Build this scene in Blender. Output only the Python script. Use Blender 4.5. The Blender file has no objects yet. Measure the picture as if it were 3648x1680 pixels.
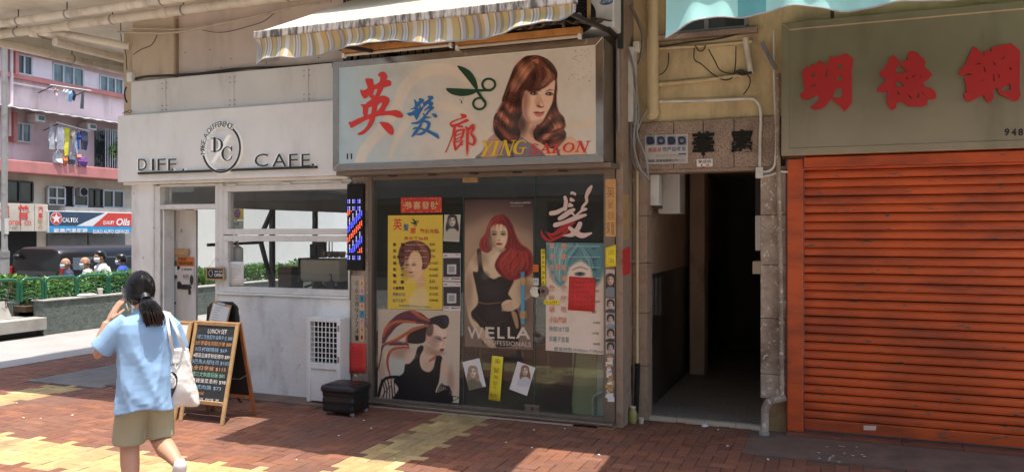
import bpy, bmesh, math, random
import numpy as np
from mathutils import Vector, Matrix
random.seed(7); np.random.seed(7)
R = math.radians
SC = bpy.context.scene
COL = SC.collection

# ------------------------------------------------------------------ camera
CAM_Z, CAM_Y, YAW = 1.80, -7.17, R(22.0)
FPX, CXP, HZP = 2846.4, 1824.0, 824.0          # lens in photograph pixels (3648 wide), horizon row
cam_d = bpy.data.cameras.new('camera'); cam = bpy.data.objects.new('camera', cam_d); COL.objects.link(cam)
cam.location = (0, CAM_Y, CAM_Z); cam.rotation_euler = (R(90), 0, YAW)
cam_d.sensor_width = 36.0; cam_d.lens = FPX / 3648 * 36.0
cam_d.shift_y = -(840.0 - HZP) / 3648; cam_d.clip_start = 0.05; cam_d.clip_end = 800
SC.camera = cam
# ------------------------------------------------------------------ sky, sun, exposure
SUN_DIR = Vector((-0.59, 0.20, -3.45)).normalized()
world = bpy.data.worlds.new('World'); SC.world = world; world.use_nodes = True
_n = world.node_tree.nodes; _l = world.node_tree.links
_bg = _n['Background']; _sky = _n.new('ShaderNodeTexSky'); _sky.sky_type = 'NISHITA'; _sky.sun_disc = False
_sky.sun_elevation = R(79.8); _sky.sun_rotation = R(108.7); _sky.air_density = 1.0; _sky.dust_density = 2.5; _sky.ozone_density = 1.0
_l.new(_sky.outputs['Color'], _bg.inputs['Color']); _bg.inputs['Strength'].default_value = 0.15
sun_d = bpy.data.lights.new('sun', 'SUN'); sun_d.energy = 2.9; sun_d.angle = R(0.53); sun_d.color = (1.0, 0.945, 0.86)
sun = bpy.data.objects.new('sun', sun_d); COL.objects.link(sun)
sun.rotation_euler = SUN_DIR.to_track_quat('-Z', 'Y').to_euler(); sun.location = (3, -3, 20)
SC.view_settings.view_transform = 'Standard'; SC.view_settings.look = 'None'
SC.view_settings.exposure = 1.34; SC.view_settings.gamma = 1.0; SC.view_settings.use_curve_mapping = False
SC.render.engine = 'CYCLES'
SC.cycles.max_bounces = 8; SC.cycles.diffuse_bounces = 5; SC.cycles.glossy_bounces = 4; SC.cycles.transparent_max_bounces = 12
SC.cycles.use_denoising = True

# ------------------------------------------------------------------ measuring helpers
_cs, _sn = math.cos(YAW), math.sin(YAW)
def at(u, v, y):
    """world point on the plane Y=y seen at photograph pixel (u, v)"""
    t = (u - CXP) / FPX
    s = (y - CAM_Y) / (_cs + t * _sn)
    return Vector((s * (-_sn + t * _cs), y, CAM_Z + (HZP - v) / FPX * s))
def atx(u, v, x):
    t = (u - CXP) / FPX
    s = x / (-_sn + t * _cs)
    return Vector((x, CAM_Y + s * (_cs + t * _sn), CAM_Z + (HZP - v) / FPX * s))
def atg(u, v, z=0.0):
    s = FPX * (CAM_Z - z) / (v - HZP); t = (u - CXP) / FPX
    return Vector((s * (-_sn + t * _cs), CAM_Y + s * (_cs + t * _sn), z))
def proj(x, y, z):
    dx, dy = x, y - CAM_Y
    s = -_sn * dx + _cs * dy; t = (_cs * dx + _sn * dy) / s
    return CXP + t * FPX, HZP - (z - CAM_Z) / s * FPX, s
def lin(c):
    return tuple((x / 12.92 if x <= 0.04045 else ((x + 0.055) / 1.055) ** 2.4) for x in c[:3])
def rgb(r, g, b): return lin((r / 255, g / 255, b / 255))

# ------------------------------------------------------------------ objects
ORI = {}
def tag(o, label=None, cat=None, group=None, kind=None):
    if label: o['label'] = label
    if cat: o['category'] = cat
    if group: o['group'] = group
    if kind: o['kind'] = kind
    return o
def thing(name, label, cat, loc=(0, 0, 0), rz=0.0, group=None):
    o = bpy.data.objects.new(name, None); COL.objects.link(o); o.empty_display_size = 0.1
    o.location = loc; o.rotation_euler = (0, 0, rz)
    ORI[o.name] = Vector(loc) if rz == 0 else None
    return tag(o, label, cat, group)
def link(name, me, parent=None, local=False):
    o = bpy.data.objects.new(name, me); COL.objects.link(o)
    if parent is not None:
        o.parent = parent
        org = ORI.get(parent.name)
        ORI[o.name] = org
        if org is not None and not local: me.transform(Matrix.Translation(-org))
        if org is None or local: ORI[o.name] = None
    else: ORI[o.name] = Vector((0, 0, 0))
    return o
def copy_tree(o, parent=None):
    c = o.copy(); COL.objects.link(c)
    if parent is not None: c.parent = parent
    for ch in list(o.children): copy_tree(ch, c)
    return c

class MB:
    def __init__(s): s.v = []; s.f = []; s.c = None
    def add(s, vs, fs):
        b = len(s.v); s.v += [tuple(p) for p in vs]; s.f += [tuple(i + b for i in f) for f in fs]; return s
    def box(s, x0, x1, y0, y1, z0, z1, M=None):
        vs = [Vector(p) for p in ((x0,y0,z0),(x1,y0,z0),(x1,y1,z0),(x0,y1,z0),(x0,y0,z1),(x1,y0,z1),(x1,y1,z1),(x0,y1,z1))]
        if M is not None: vs = [M @ p for p in vs]
        return s.add(vs, [(0,3,2,1),(4,5,6,7),(0,1,5,4),(1,2,6,5),(2,3,7,6),(3,0,4,7)])
    def bar(s, a, b, w, h=None, up=(0, 0, 1)):
        a = Vector(a); b = Vector(b); h = h or w; d = (b - a); L = d.length; d.normalize()
        up = Vector(up)
        if abs(d.dot(up)) > .98: up = Vector((0, 1, 0))
        sx = d.cross(up).normalized(); sz = sx.cross(d)
        M = Matrix((( sx.x, d.x, sz.x, a.x), (sx.y, d.y, sz.y, a.y), (sx.z, d.z, sz.z, a.z), (0, 0, 0, 1)))
        return s.box(-w/2, w/2, 0, L, -h/2, h/2, M)
    def tube(s, pts, r, n=10, cap=True, closed=False):
        pts = [Vector(p) for p in pts]; m = len(pts)
        rs = r if isinstance(r, (list, tuple)) else [r] * m
        prev = None; rings = []
        for i, p in enumerate(pts):
            if closed: d = (pts[(i+1) % m] - pts[i-1])
            else: d = pts[min(i+1, m-1)] - pts[max(i-1, 0)]
            if d.length < 1e-9: d = Vector((0, 0, 1))
            d.normalize()
            if prev is None:
                q = Vector((0, 0, 1)) if abs(d.z) < .9 else Vector((1, 0, 0))
                a = d.cross(q).normalized()
            else: a = (prev - d * prev.dot(d)).normalized()
            prev = a; b = d.cross(a)
            rings.append([p + a * math.cos(2*math.pi*k/n) * rs[i] + b * math.sin(2*math.pi*k/n) * rs[i] for k in range(n)])
        fs = []
        M = m if closed else m - 1
        for i in range(M):
            j = (i + 1) % m
            for k in range(n): fs.append((i*n+k, i*n+(k+1) % n, j*n+(k+1) % n, j*n+k))
        if cap and not closed: fs.append(tuple(range(n-1, -1, -1))); fs.append(tuple((m-1)*n+k for k in range(n)))
        return s.add([p for ring in rings for p in ring], fs)
    def loft(s, rings, cap=True):
        n = len(rings[0]); fs = []
        for i in range(len(rings)-1):
            for k in range(n): fs.append((i*n+k, i*n+(k+1) % n, (i+1)*n+(k+1) % n, (i+1)*n+k))
        if cap: fs.append(tuple(range(n-1, -1, -1))); fs.append(tuple((len(rings)-1)*n+k for k in range(n)))
        return s.add([p for r in rings for p in r], fs)
    def ell(s, c, rx, ry, rz, M=None, nu=14, nv=9):
        c = Vector(c); rings = []
        for i in range(1, nv):
            th = math.pi * i / nv
            rr = [Vector((rx*math.sin(th)*math.cos(2*math.pi*k/nu), ry*math.sin(th)*math.sin(2*math.pi*k/nu), -rz*math.cos(th))) for k in range(nu)]
            rings.append([c + ((M @ p) if M is not None else p) for p in rr])
        return s.loft(rings)
    def quad(s, a, b, c, d): return s.add([a, b, c, d], [(0, 1, 2, 3)])
    def prism(s, poly, y0, y1):
        n = len(poly)
        vs = [(p[0], y0, p[1]) for p in poly] + [(p[0], y1, p[1]) for p in poly]
        fs = [tuple(range(n)), tuple(range(2*n-1, n-1, -1))] + [(i, i+n, (i+1) % n + n, (i+1) % n) for i in range(n)]
        return s.add(vs, fs)
    def disc(s, c, r, axis='y', n=20, r2=None):
        c = Vector(c); A = {'y': (Vector((1,0,0)), Vector((0,0,1))), 'x': (Vector((0,1,0)), Vector((0,0,1))), 'z': (Vector((1,0,0)), Vector((0,1,0)))}[axis]
        r2 = r2 or r
        return s.add([c + A[0]*r*math.cos(2*math.pi*k/n) + A[1]*r2*math.sin(2*math.pi*k/n) for k in range(n)], [tuple(range(n))])
    def mesh(s, name='m', fix=True):
        me = bpy.data.meshes.new(name); me.from_pydata(s.v, [], s.f); 
        if fix:
            bm = bmesh.new(); bm.from_mesh(me); bmesh.ops.recalc_face_normals(bm, faces=bm.faces); bm.to_mesh(me); bm.free()
        me.update(); return me
    def build(s, name, mat, parent=None, smooth=False, bevel=0, local=False, seg=2):
        me = s.mesh(name); me.materials.append(mat)
        if smooth: me.polygons.foreach_set('use_smooth', [True] * len(me.polygons))
        o = link(name, me, parent, local)
        if bevel:
            b = o.modifiers.new('bevel', 'BEVEL'); b.width = bevel; b.segments = seg; b.limit_method = 'ANGLE'; b.angle_limit = R(35)
        if smooth == 'auto':
            es = o.modifiers.new('split', 'EDGE_SPLIT'); es.split_angle = R(40)
        return o
def crom(pts, n=5, closed=False):
    P = [Vector(p) for p in pts]; m = len(P); out = []
    rng = range(m if closed else m - 1)
    for i in rng:
        p0 = P[(i-1) % m] if closed or i > 0 else P[0]*2 - P[1]
        p1 = P[i]; p2 = P[(i+1) % m]
        p3 = P[(i+2) % m] if closed or i+2 < m else P[-1]*2 - P[-2]
        for k in range(n):
            t = k / n
            out.append(0.5 * ((2*p1) + (p2-p0)*t + (2*p0-5*p1+4*p2-p3)*t*t + (3*p1-p0-3*p2+p3)*t*t*t))
    if not closed: out.append(P[-1])
    return out

# ------------------------------------------------------------------ materials
MATS = {}
def _nodes(name):
    m = bpy.data.materials.new(name); m.use_nodes = True; MATS[name] = m
    nt = m.node_tree; return m, nt.nodes, nt.links, nt.nodes['Principled BSDF']
def _noise(N, L, scale, detail=4, vec=None, rough=.55, stretch=None, coord='pos'):
    t = N.new('ShaderNodeTexNoise'); t.inputs['Scale'].default_value = scale; t.inputs['Detail'].default_value = detail; t.inputs['Roughness'].default_value = rough
    if coord == 'pos':
        g = N.new('ShaderNodeNewGeometry'); src = g.outputs['Position']
    else:
        g = N.new('ShaderNodeTexCoord'); src = g.outputs['Object']
    if stretch:
        mp = N.new('ShaderNodeMapping'); mp.inputs['Scale'].default_value = stretch; L.new(src, mp.inputs['Vector']); src = mp.outputs['Vector']
    L.new(src, t.inputs['Vector']); return t.outputs['Fac']
def _ramp(N, L, fac, a, b, c0=(0,0,0,1), c1=(1,1,1,1)):
    r = N.new('ShaderNodeValToRGB'); r.color_ramp.elements[0].position = a; r.color_ramp.elements[1].position = b
    r.color_ramp.elements[0].color = c0; r.color_ramp.elements[1].color = c1
    L.new(fac, r.inputs['Fac']); return r.outputs['Color']
def _mix(N, L, fac, a, b, mode='MIX'):
    m = N.new('ShaderNodeMix'); m.data_type = 'RGBA'; m.blend_type = mode
    for sock, val in ((m.inputs[0], fac), (m.inputs[6], a), (m.inputs[7], b)):
        if isinstance(val, (int, float)): sock.default_value = val
        elif isinstance(val, (tuple, list)): sock.default_value = (*val[:3], 1)
        else: L.new(val, sock)
    return m.outputs[2]
def pm(name, col, rough=.6, metal=0.0, var=.12, vscale=3.0, dirt=None, dscale=2.0, damt=.45, dstretch=None, dlo=.5, dhi=.72,
       bump=.0, bscale=60.0, spec=.5, attr=None, chips=None, chscale=9, chlo=.62, chstretch=None, coat=0, emit=None, estr=0, coord='pos', alpha=1, speck=None, spscale=180):
    m, N, L, B = _nodes(name)
    if attr:
        a = N.new('ShaderNodeAttribute'); a.attribute_name = attr; c = a.outputs['Color']
    else:
        c = tuple(col)
    if var:
        f = _noise(N, L, vscale, 5, coord=coord)
        g = _ramp(N, L, f, .3, .7, (1-var, 1-var, 1-var, 1), (1+var*.6, 1+var*.6, 1+var*.6, 1))
        c = _mix(N, L, 1.0, c, g, 'MULTIPLY')
    if speck:
        f = _noise(N, L, spscale, 2, coord=coord); c = _mix(N, L, _ramp(N, L, f, .45, .62), c, speck)
    if dirt:
        f = _noise(N, L, dscale, 7, stretch=dstretch, rough=.65, coord=coord)
        k = _ramp(N, L, f, dlo, dhi, (0,0,0,1), (damt, damt, damt, 1)); c = _mix(N, L, k, c, dirt)
    if chips:
        f = _noise(N, L, chscale, 6, stretch=chstretch, rough=.6, coord=coord)
        k = _ramp(N, L, f, chlo, chlo+.015); c = _mix(N, L, k, c, chips)
    if isinstance(c, tuple): B.inputs['Base Color'].default_value = (*c, 1)
    else: L.new(c, B.inputs['Base Color'])
    B.inputs['Roughness'].default_value = rough; B.inputs['Metallic'].default_value = metal
    B.inputs['Specular IOR Level'].default_value = spec
    if coat: B.inputs['Coat Weight'].default_value = coat; B.inputs['Coat Roughness'].default_value = .08
    if emit: B.inputs['Emission Color'].default_value = (*emit, 1); B.inputs['Emission Strength'].default_value = estr
    if alpha < 1: B.inputs['Alpha'].default_value = alpha
    if bump:
        f = _noise(N, L, bscale, 6, coord=coord); b = N.new('ShaderNodeBump'); b.inputs['Strength'].default_value = bump; b.inputs['Distance'].default_value = .02
        L.new(f, b.inputs['Height']); L.new(b.outputs['Normal'], B.inputs['Normal'])
    return m
def glass(name, tint=(.93, .96, .95), refl=1.0, ior=1.5, dust=.0):
    m, N, L, B = _nodes(name); N.remove(B)
    out = N['Material Output']; tr = N.new('ShaderNodeBsdfTransparent'); tr.inputs['Color'].default_value = (*tint, 1)
    gl = N.new('ShaderNodeBsdfGlossy'); gl.inputs['Roughness'].default_value = 0.015; gl.inputs['Color'].default_value = (refl, refl, refl, 1)
    fr = N.new('ShaderNodeFresnel'); ge = N.new('ShaderNodeNewGeometry'); mr = N.new('ShaderNodeMapRange')   # same reflectance on both faces of the pane
    mr.inputs['To Min'].default_value = ior; mr.inputs['To Max'].default_value = 1/ior; L.new(ge.outputs['Backfacing'], mr.inputs['Value']); L.new(mr.outputs[0], fr.inputs['IOR'])
    mx = N.new('ShaderNodeMixShader'); L.new(fr.outputs[0], mx.inputs[0]); L.new(tr.outputs[0], mx.inputs[1]); L.new(gl.outputs[0], mx.inputs[2])
    res = mx.outputs[0]
    if dust:
        df = N.new('ShaderNodeBsdfDiffuse'); df.inputs['Color'].default_value = (.6, .57, .52, 1)
        f = _noise(N, L, 2.2, 6, rough=.65); k = _ramp(N, L, f, .35, .75, (dust*.4,)*3+(1,), (dust,)*3+(1,))
        m2 = N.new('ShaderNodeMixShader'); L.new(k, m2.inputs[0]); L.new(res, m2.inputs[1]); L.new(df.outputs[0], m2.inputs[2]); res = m2.outputs[0]
    L.new(res, out.inputs['Surface']); return m
def leafmat(name, attr='Col'):
    m, N, L, B = _nodes(name)
    a = N.new('ShaderNodeAttribute'); a.attribute_name = attr
    L.new(a.outputs['Color'], B.inputs['Base Color']); B.inputs['Roughness'].default_value = .45
    out = N['Material Output']; t = N.new('ShaderNodeBsdfTranslucent'); L.new(a.outputs['Color'], t.inputs['Color'])
    mx = N.new('ShaderNodeMixShader'); mx.inputs[0].default_value = .35; L.new(B.outputs[0], mx.inputs[1]); L.new(t.outputs[0], mx.inputs[2]); L.new(mx.outputs[0], out.inputs['Surface'])
    return m

grime = (.05, .042, .034)
M_ = dict(
 white = pm('white_paint', (.81,.825,.80), .55, var=.05, dirt=(.42,.38,.33), dscale=1.4, damt=.3, dstretch=(1.4,1.4,.5), bump=.05, bscale=40),
 cafewall = pm('cafe_wall_paint', (.80,.815,.79), .6, var=.06, dirt=(.34,.30,.26), dscale=2.6, damt=.55, dstretch=(1.2,1.2,.45), bump=.25, bscale=22, chips=(.50,.47,.43), chscale=7, chlo=.665),
 panel = pm('painted_board', (.66,.665,.635), .55, var=.08, vscale=1.6, dirt=(.34,.29,.24), dscale=2, damt=.5, dstretch=(1,1,.35), bump=.04),
 whiteplastic = pm('white_plastic', (.72,.725,.695), .4, var=.05, dirt=(.32,.27,.21), dscale=5, damt=.4),
 beige = pm('beige_render', (.60,.50,.37), .7, var=.1, dirt=(.22,.17,.12), dscale=1.7, damt=.55, dstretch=(1.5,1.5,.4), bump=.1, bscale=35, speck=(.42,.34,.25), spscale=260),
 slab = pm('canopy_soffit_paint', (.74,.715,.64), .75, var=.1, vscale=1.2, dirt=(.3,.24,.17), dscale=1.1, damt=.5, bump=.05),
 pipe = pm('painted_pipe', (.70,.65,.55), .45, var=.12, dirt=(.2,.15,.1), dscale=5, damt=.55, dstretch=(1,1,.6), bump=.03),
 pipey = pm('yellowed_pipe', (.62,.50,.30), .42, var=.1, dirt=(.24,.16,.09), dscale=6, damt=.55, dstretch=(1.4,1.4,.3), bump=.03),
 yellow = pm('yellow_render', (.70,.56,.32), .75, var=.1, dirt=(.19,.13,.08), dscale=2.2, damt=.6, dstretch=(1.5,1.5,.5), bump=.28, bscale=38, dlo=.46),
 stone = pm('mottled_stone', (.40,.30,.235), .7, var=.2, vscale=7, speck=(.22,.16,.125), spscale=70, dirt=(.09,.065,.05), dscale=2.3, damt=.6, bump=.14, bscale=50),
 jamb = pm('flaking_jamb', (.42,.34,.275), .8, var=.25, vscale=6, dirt=(.12,.08,.06), dscale=4.5, damt=.85, dlo=.44, bump=.5, bscale=30, chips=(.62,.58,.52), chscale=26, chlo=.6),
 jambr = pm('rusty_tile_jamb', (.38,.285,.21), .75, var=.28, vscale=5, dirt=(.15,.065,.03), dscale=5, damt=.85, bump=.3, bscale=40, dlo=.48),
 darkmetal = pm('dark_metal', (.045,.043,.04), .5, .4, var=.2, dirt=(.12,.08,.05), dscale=9, damt=.4),
 black = pm('black_paint', (.018,.018,.018), .45, var=.1),
 matteblack = pm('matte_black', (.012,.012,.012), .9, var=.1),
 grey = pm('grey_conduit', (.3,.3,.3), .5, var=.12, dirt=(.1,.08,.06), dscale=7),
 bluegrey = pm('grey_plastic', (.20,.215,.23), .5, var=.12, dirt=(.07,.06,.05), dscale=7),
 cable = pm('black_cable', (.03,.028,.026), .55, var=.2),
 cablew = pm('pale_cable', (.5,.44,.36), .55, var=.15, dirt=(.15,.11,.08), dscale=9),
 steel = pm('stainless_steel', (.56,.53,.49), .2, .95, var=.1, vscale=5, dirt=(.16,.12,.08), dscale=4, damt=.25, bump=.015, bscale=12),
 steelb = pm('brushed_steel', (.47,.39,.275), .34, .92, var=.14, vscale=1.5, dirt=(.15,.12,.08), dscale=1.2, damt=.35, dstretch=(2.4,1,.5)),
 bronze = pm('brown_aluminium', (.21,.165,.13), .45, .3, var=.14, dirt=(.09,.065,.045), dscale=6, damt=.5),
 timberdark = pm('weathered_wood', (.11,.08,.058), .75, var=.3, vscale=12, bump=.2),
 rust = pm('rusty_orange_metal', (.50,.22,.055), .6, .1, var=.22, vscale=8, dirt=(.24,.085,.02), dscale=14, damt=.7, bump=.1),
 wood = pm('blond_wood', (.46,.29,.13), .5, var=.18, vscale=14, dirt=(.24,.13,.055), dscale=10, damt=.5),
 woodred = pm('reddish_wood', (.34,.135,.05), .5, var=.2, vscale=14),
 chalk = pm('chalkboard', (.02,.021,.022), .6, var=.25, vscale=9, dirt=(.09,.09,.09), dscale=6, damt=.3),
 leather = pm('black_vinyl', (.014,.014,.015), .38, var=.2, bump=.12, bscale=90),
 concrete = pm('concrete', (.36,.345,.32), .85, var=.15, dirt=(.16,.145,.125), dscale=1.6, damt=.5, bump=.2, bscale=45),
 apron = pm('stained_cement', (.17,.118,.092), .85, var=.25, vscale=4, dirt=(.075,.06,.05), dscale=3, damt=.6, bump=.25, bscale=40, chips=(.5,.48,.45), chscale=18, chlo=.7),
 plaza = pm('grey_paving', (.31,.30,.285), .85, var=.1, vscale=2, dirt=(.27,.25,.22), dscale=.9, damt=.5, bump=.1),
 planter = pm('painted_planter', (.125,.15,.14), .85, var=.25, vscale=10, bump=1.0, bscale=28, dirt=(.26,.26,.24), dscale=5, damt=.35),
 asphalt = pm('asphalt', (.055,.055,.055), .9, var=.2, bump=.2),
 mortar = pm('mortar', (.10,.075,.06), .9, var=.2),
 brick = pm('paver', (1,1,1), .8, var=.16, vscale=14, attr='Col', dirt=(.11,.075,.06), dscale=1.1, damt=.6, bump=.22, bscale=60, dlo=.44, dhi=.72, chips=(.055,.042,.038), chscale=34, chlo=.725),
 green = pm('green_enamel', (.012,.115,.058), .3, var=.1, coat=.3),
 pink = pm('pink_render', (.74,.57,.56), .75, var=.1, vscale=1, dirt=(.30,.22,.20), dscale=.9, damt=.65, dstretch=(1.5,1.5,.4)),
 pinkw = pm('pale_pink_render', (.80,.69,.69), .75, var=.06, dirt=(.45,.37,.36), dscale=.6, damt=.4),
 salmon = pm('salmon_band', (.56,.215,.185), .75, var=.12, dirt=(.33,.14,.12), dscale=.8, damt=.6, dstretch=(1.5,1.5,.4)),
 cream = pm('cream_render', (.60,.53,.42), .8, var=.1, dirt=(.34,.28,.2), dscale=.7, damt=.5),
 winframe = pm('pale_window_frame', (.50,.53,.53), .5, var=.1),
 darkpane = pm('dark_pane', (.035,.045,.045), .08, var=.3, vscale=1.3),
 tealpane = pm('curtained_pane', (.13,.19,.19), .12, var=.5, vscale=2.2, dirt=(.35,.38,.36), dscale=2.5, dstretch=(4,4,.3), damt=.7),
 shuttergrey = pm('grey_shutter', (.2,.19,.175), .55, .3, var=.15, dirt=(.08,.06,.05), dscale=2),
 orange = pm('orange_shutter_paint', (.60,.100,.020), .5, var=.22, vscale=1.4, dirt=(.13,.03,.02), dscale=1.7, damt=.8, dstretch=(.6,1,2.2), dlo=.45, chips=(.085,.085,.075), chscale=5.0, chlo=.645, chstretch=(1.3,1.3,6)),
 vanblack = pm('black_car_paint', (.008,.008,.009), .3, var=0, coat=.25, spec=.35),
 tint = pm('tinted_glass', (.035,.04,.042), .05, var=0, spec=.9),
 tail = pm('red_lens', (.42,.02,.015), .15, var=.1, coat=.5),
 rubber = pm('rubber', (.02,.02,.02), .8, var=0),
 skin = pm('skin', (.50,.28,.18), .5, var=.08, vscale=9, bump=.03, bscale=200),
 skin2 = pm('skin_tanned', (.42,.23,.15), .5, var=.05),
 hair = pm('black_hair', (.009,.008,.008), .3, var=.3, vscale=30, spec=.6),
 shirt = pm('light_blue_cotton', (.25,.405,.60), .85, var=.06, vscale=4, bump=.12, bscale=300, coord='obj'),
 shorts = pm('khaki_cotton', (.33,.315,.20), .85, var=.08, vscale=4, bump=.15, bscale=260, coord='obj'),
 canvasw = pm('off_white_canvas', (.66,.64,.59), .85, var=.05, bump=.1, bscale=300, coord='obj'),
 shoe = pm('white_canvas_shoe', (.78,.77,.75), .6, var=.05),
 mask = pm('blue_mask', (.48,.62,.72), .8, var=.04), maskw = pm('white_mask', (.8,.8,.8), .8, var=.04),
 navy = pm('navy_cloth', (.03,.045,.09), .85), clothw = pm('white_shirt', (.62,.65,.68), .85), clothg = pm('pale_shirt', (.5,.49,.45), .85), clothb = pm('blue_shirt', (.03,.08,.42), .85),
 trousers = pm('dark_trousers', (.05,.05,.06), .85),
 attrp = pm('printed_sheet', (1,1,1), .45, var=.05, vscale=6, attr='Col'),
 attrg = pm('printed_gloss', (1,1,1), .25, var=.05, vscale=4, attr='Col', dirt=(.3,.25,.19), dscale=2.5, damt=.22),
 attrcloth = pm('printed_cloth', (1,1,1), .8, var=.06, vscale=3, attr='Col'),
 red = pm('red_paint', (.70,.042,.03), .4, var=.06), redm = pm('dull_red_acrylic', (.42,.022,.024), .38, var=.08),
 blue = pm('blue_paint', (.028,.17,.44), .4, var=.05), dgreen = pm('dark_green_paint', (.012,.06,.022), .45, var=.05),
 gold = pm('yellow_paint', (.78,.53,.02), .4, var=.05),
 paperr = pm('red_paper', (.64,.045,.04), .7, var=.12, vscale=9, bump=.1), papery = pm('yellow_paper', (.85,.68,.04), .7, var=.08),
 paperw = pm('white_paper', (.74,.73,.70), .7, var=.06), paperd = pm('deco_paper', (.5,.32,.15), .7, var=.2, vscale=9, dirt=(.3,.16,.07), dscale=8),
 ink = pm('black_ink', (.015,.015,.016), .6, var=0), inkb = pm('blue_ink', (.03,.12,.28), .6, var=0), inko = pm('orange_ink', (.68,.2,.03), .6, var=0),
 inkr = pm('red_ink', (.45,.03,.03), .6, var=0), inkg = pm('grey_ink', (.2,.2,.2), .6, var=0), inkw = pm('white_ink', (.78,.76,.72), .6, var=0),
 inkp = pm('pale_pink_vinyl', (.72,.55,.49), .6, var=.05), inkt = pm('teal_ink', (.06,.22,.27), .6, var=0),
 acrylic = pm('white_acrylic', (.82,.82,.8), .3, var=0), acryliclit = pm('backlit_acrylic', (.82,.82,.8), .3, var=0, emit=(1,.98,.94), estr=.07),
 lampw = pm('lit_tube', (.9,.9,.9), .4, var=0, emit=(.95,1,.97), estr=5.0),
 ledb = pm('blue_led', (.05,.05,.5), .4, var=0, emit=(.10,.11,1), estr=1.1), ledr = pm('red_led', (.6,.1,.05), .4, var=0, emit=(1,.12,.05), estr=1.0), ledw = pm('white_led', (.6,.6,.7), .4, var=0, emit=(.55,.55,1), estr=.5),
 glass = glass('shop_glass', (.80,.86,.83), 1.0, 1.5, dust=.05), glassc = glass('cafe_glass', (.97,.98,.975), 1.0, 1.45, dust=.02),
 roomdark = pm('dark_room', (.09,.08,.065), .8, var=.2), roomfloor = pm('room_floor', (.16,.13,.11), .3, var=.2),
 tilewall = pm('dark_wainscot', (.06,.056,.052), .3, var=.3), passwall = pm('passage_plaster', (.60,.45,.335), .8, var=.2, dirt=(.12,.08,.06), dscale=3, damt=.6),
 mosaic = pm('mosaic_floor', (.32,.305,.275), .5, var=.2, vscale=6, speck=(.16,.155,.14), spscale=45, dirt=(.09,.08,.07), dscale=3, damt=.5),
 counter = pm('cafe_counter', (.34,.33,.31), .5, var=.1),
 leaf = leafmat('hedge_leaf'), twig = pm('twig', (.09,.06,.035), .8),
)

# ================================================================== SETTING
def slab_obj(name, mat, x0, x1, y0, y1, z0, z1, bevel=0, parent=None):
    o = MB().box(x0, x1, y0, y1, z0, z1).build(name, mat, parent, bevel=bevel)
    if parent is None: tag(o, kind='structure')
    return o
slab_obj('ground', M_['asphalt'], -220, 220, -220, 260, -1.3, -0.95)
slab_obj('road', M_['asphalt'], -29.5, -16.0, -60, 80, -0.9, -0.5)
slab_obj('far_pavement', M_['concrete'], -31.2, -29.5, -60, 80, -0.9, -0.38)
slab_obj('roadside_pavement', M_['concrete'], -16.0, -13.75, -60, 80, -0.9, -0.36)
slab_obj('plaza', M_['plaza'], -13.75, -10.2, -14, 60, -0.9, 0.0)
slab_obj('street', M_['asphalt'], -220, 60, -60, -14, -0.9, -0.15)
pave = slab_obj('brick_pavement', M_['mortar'], -10.2, 9, -14, 0.42, -0.9, -0.008)
slab_obj('bounce_paving', pm('pale_bounce_paving', (.44,.40,.345), .85, var=.12, dirt=(.26,.23,.2), dscale=.8, damt=.5, bump=.1), -10.2, 25, -14, -5.25, -0.1, 0.0)  # unseen pale paving, added to bounce sunlight onto the shopfronts
slab_obj('side_bounce_paving', MATS['pale_bounce_paving'], 2.35, 25, -5.249, -0.45, -0.1, 0.0)  # also out of view, added to throw more light under the canopy
slab_obj('cement_apron', M_['apron'], -7.9, -4.6, -0.30, 0.02, -0.05, 0.012)
slab_obj('cement_strip', pm('grey_cement', (.19,.18,.165), .85, var=.2, dirt=(.09,.08,.07), dscale=2, damt=.5, bump=.2), -9.05, -7.84, -0.42, 1.3, -0.05, 0.004)
slab_obj('side_pavement', M_['mortar'], -10.2, -7.84, 0.42, 16, -0.9, -0.008)
slab_obj('threshold_apron', M_['apron'], -0.70, 6.0, -0.44, 0.36, -0.05, 0.003)

def brick_mesh(name, horiz, cols, seed):
    rng = random.Random(seed); g = .004; L = .2 - g; w = .1 - g; c = .0045
    hx, hy = (L/2, w/2) if horiz else (w/2, L/2)
    tz = rng.uniform(-.0012, .0022); tx = rng.uniform(-.0014, .0014); ty = rng.uniform(-.0014, .0014)
    vs = [(-hx,-hy,-.03),(hx,-hy,-.03),(hx,hy,-.03),(-hx,hy,-.03)]
    for (k, z) in ((0, -.004), (c, .0)):
        vs += [(sx*(hx-k), sy*(hy-k), z + tz + sx*tx + sy*ty) for sx, sy in ((-1,-1),(1,-1),(1,1),(-1,1))]
    fs = []
    for r in (0, 4): fs += [(r+i, r+(i+1) % 4, r+4+(i+1) % 4, r+4+i) for i in range(4)]
    fs.append((8, 9, 10, 11))
    f = rng.uniform(.82, 1.12); b = rng.choice(cols); col = tuple(max(0, x*f*rng.uniform(.97, 1.03)) for x in b)
    return vs, fs, col
RED = [(.225,.088,.048), (.208,.080,.044), (.24,.100,.054), (.198,.076,.044), (.23,.090,.044), (.19,.080,.050)]
YEL = [(.47,.34,.145), (.44,.315,.13), (.49,.37,.17), (.41,.30,.13)]
VARS = {}
def to_mesh(name, vs, fs, cols_per_face, mat):
    me = bpy.data.meshes.new(name); me.from_pydata(vs, [], fs)
    a = me.color_attributes.new('Col', 'FLOAT_COLOR', 'CORNER')
    arr = np.ones((len(me.loops), 4), np.float32); lt = np.empty(len(me.polygons), np.int32); me.polygons.foreach_get('loop_total', lt)
    arr[:, :3] = np.repeat(np.asarray(cols_per_face, np.float32), lt, axis=0)
    a.data.foreach_set('color', arr.ravel()); me.materials.append(mat); me.update(); return me
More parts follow.
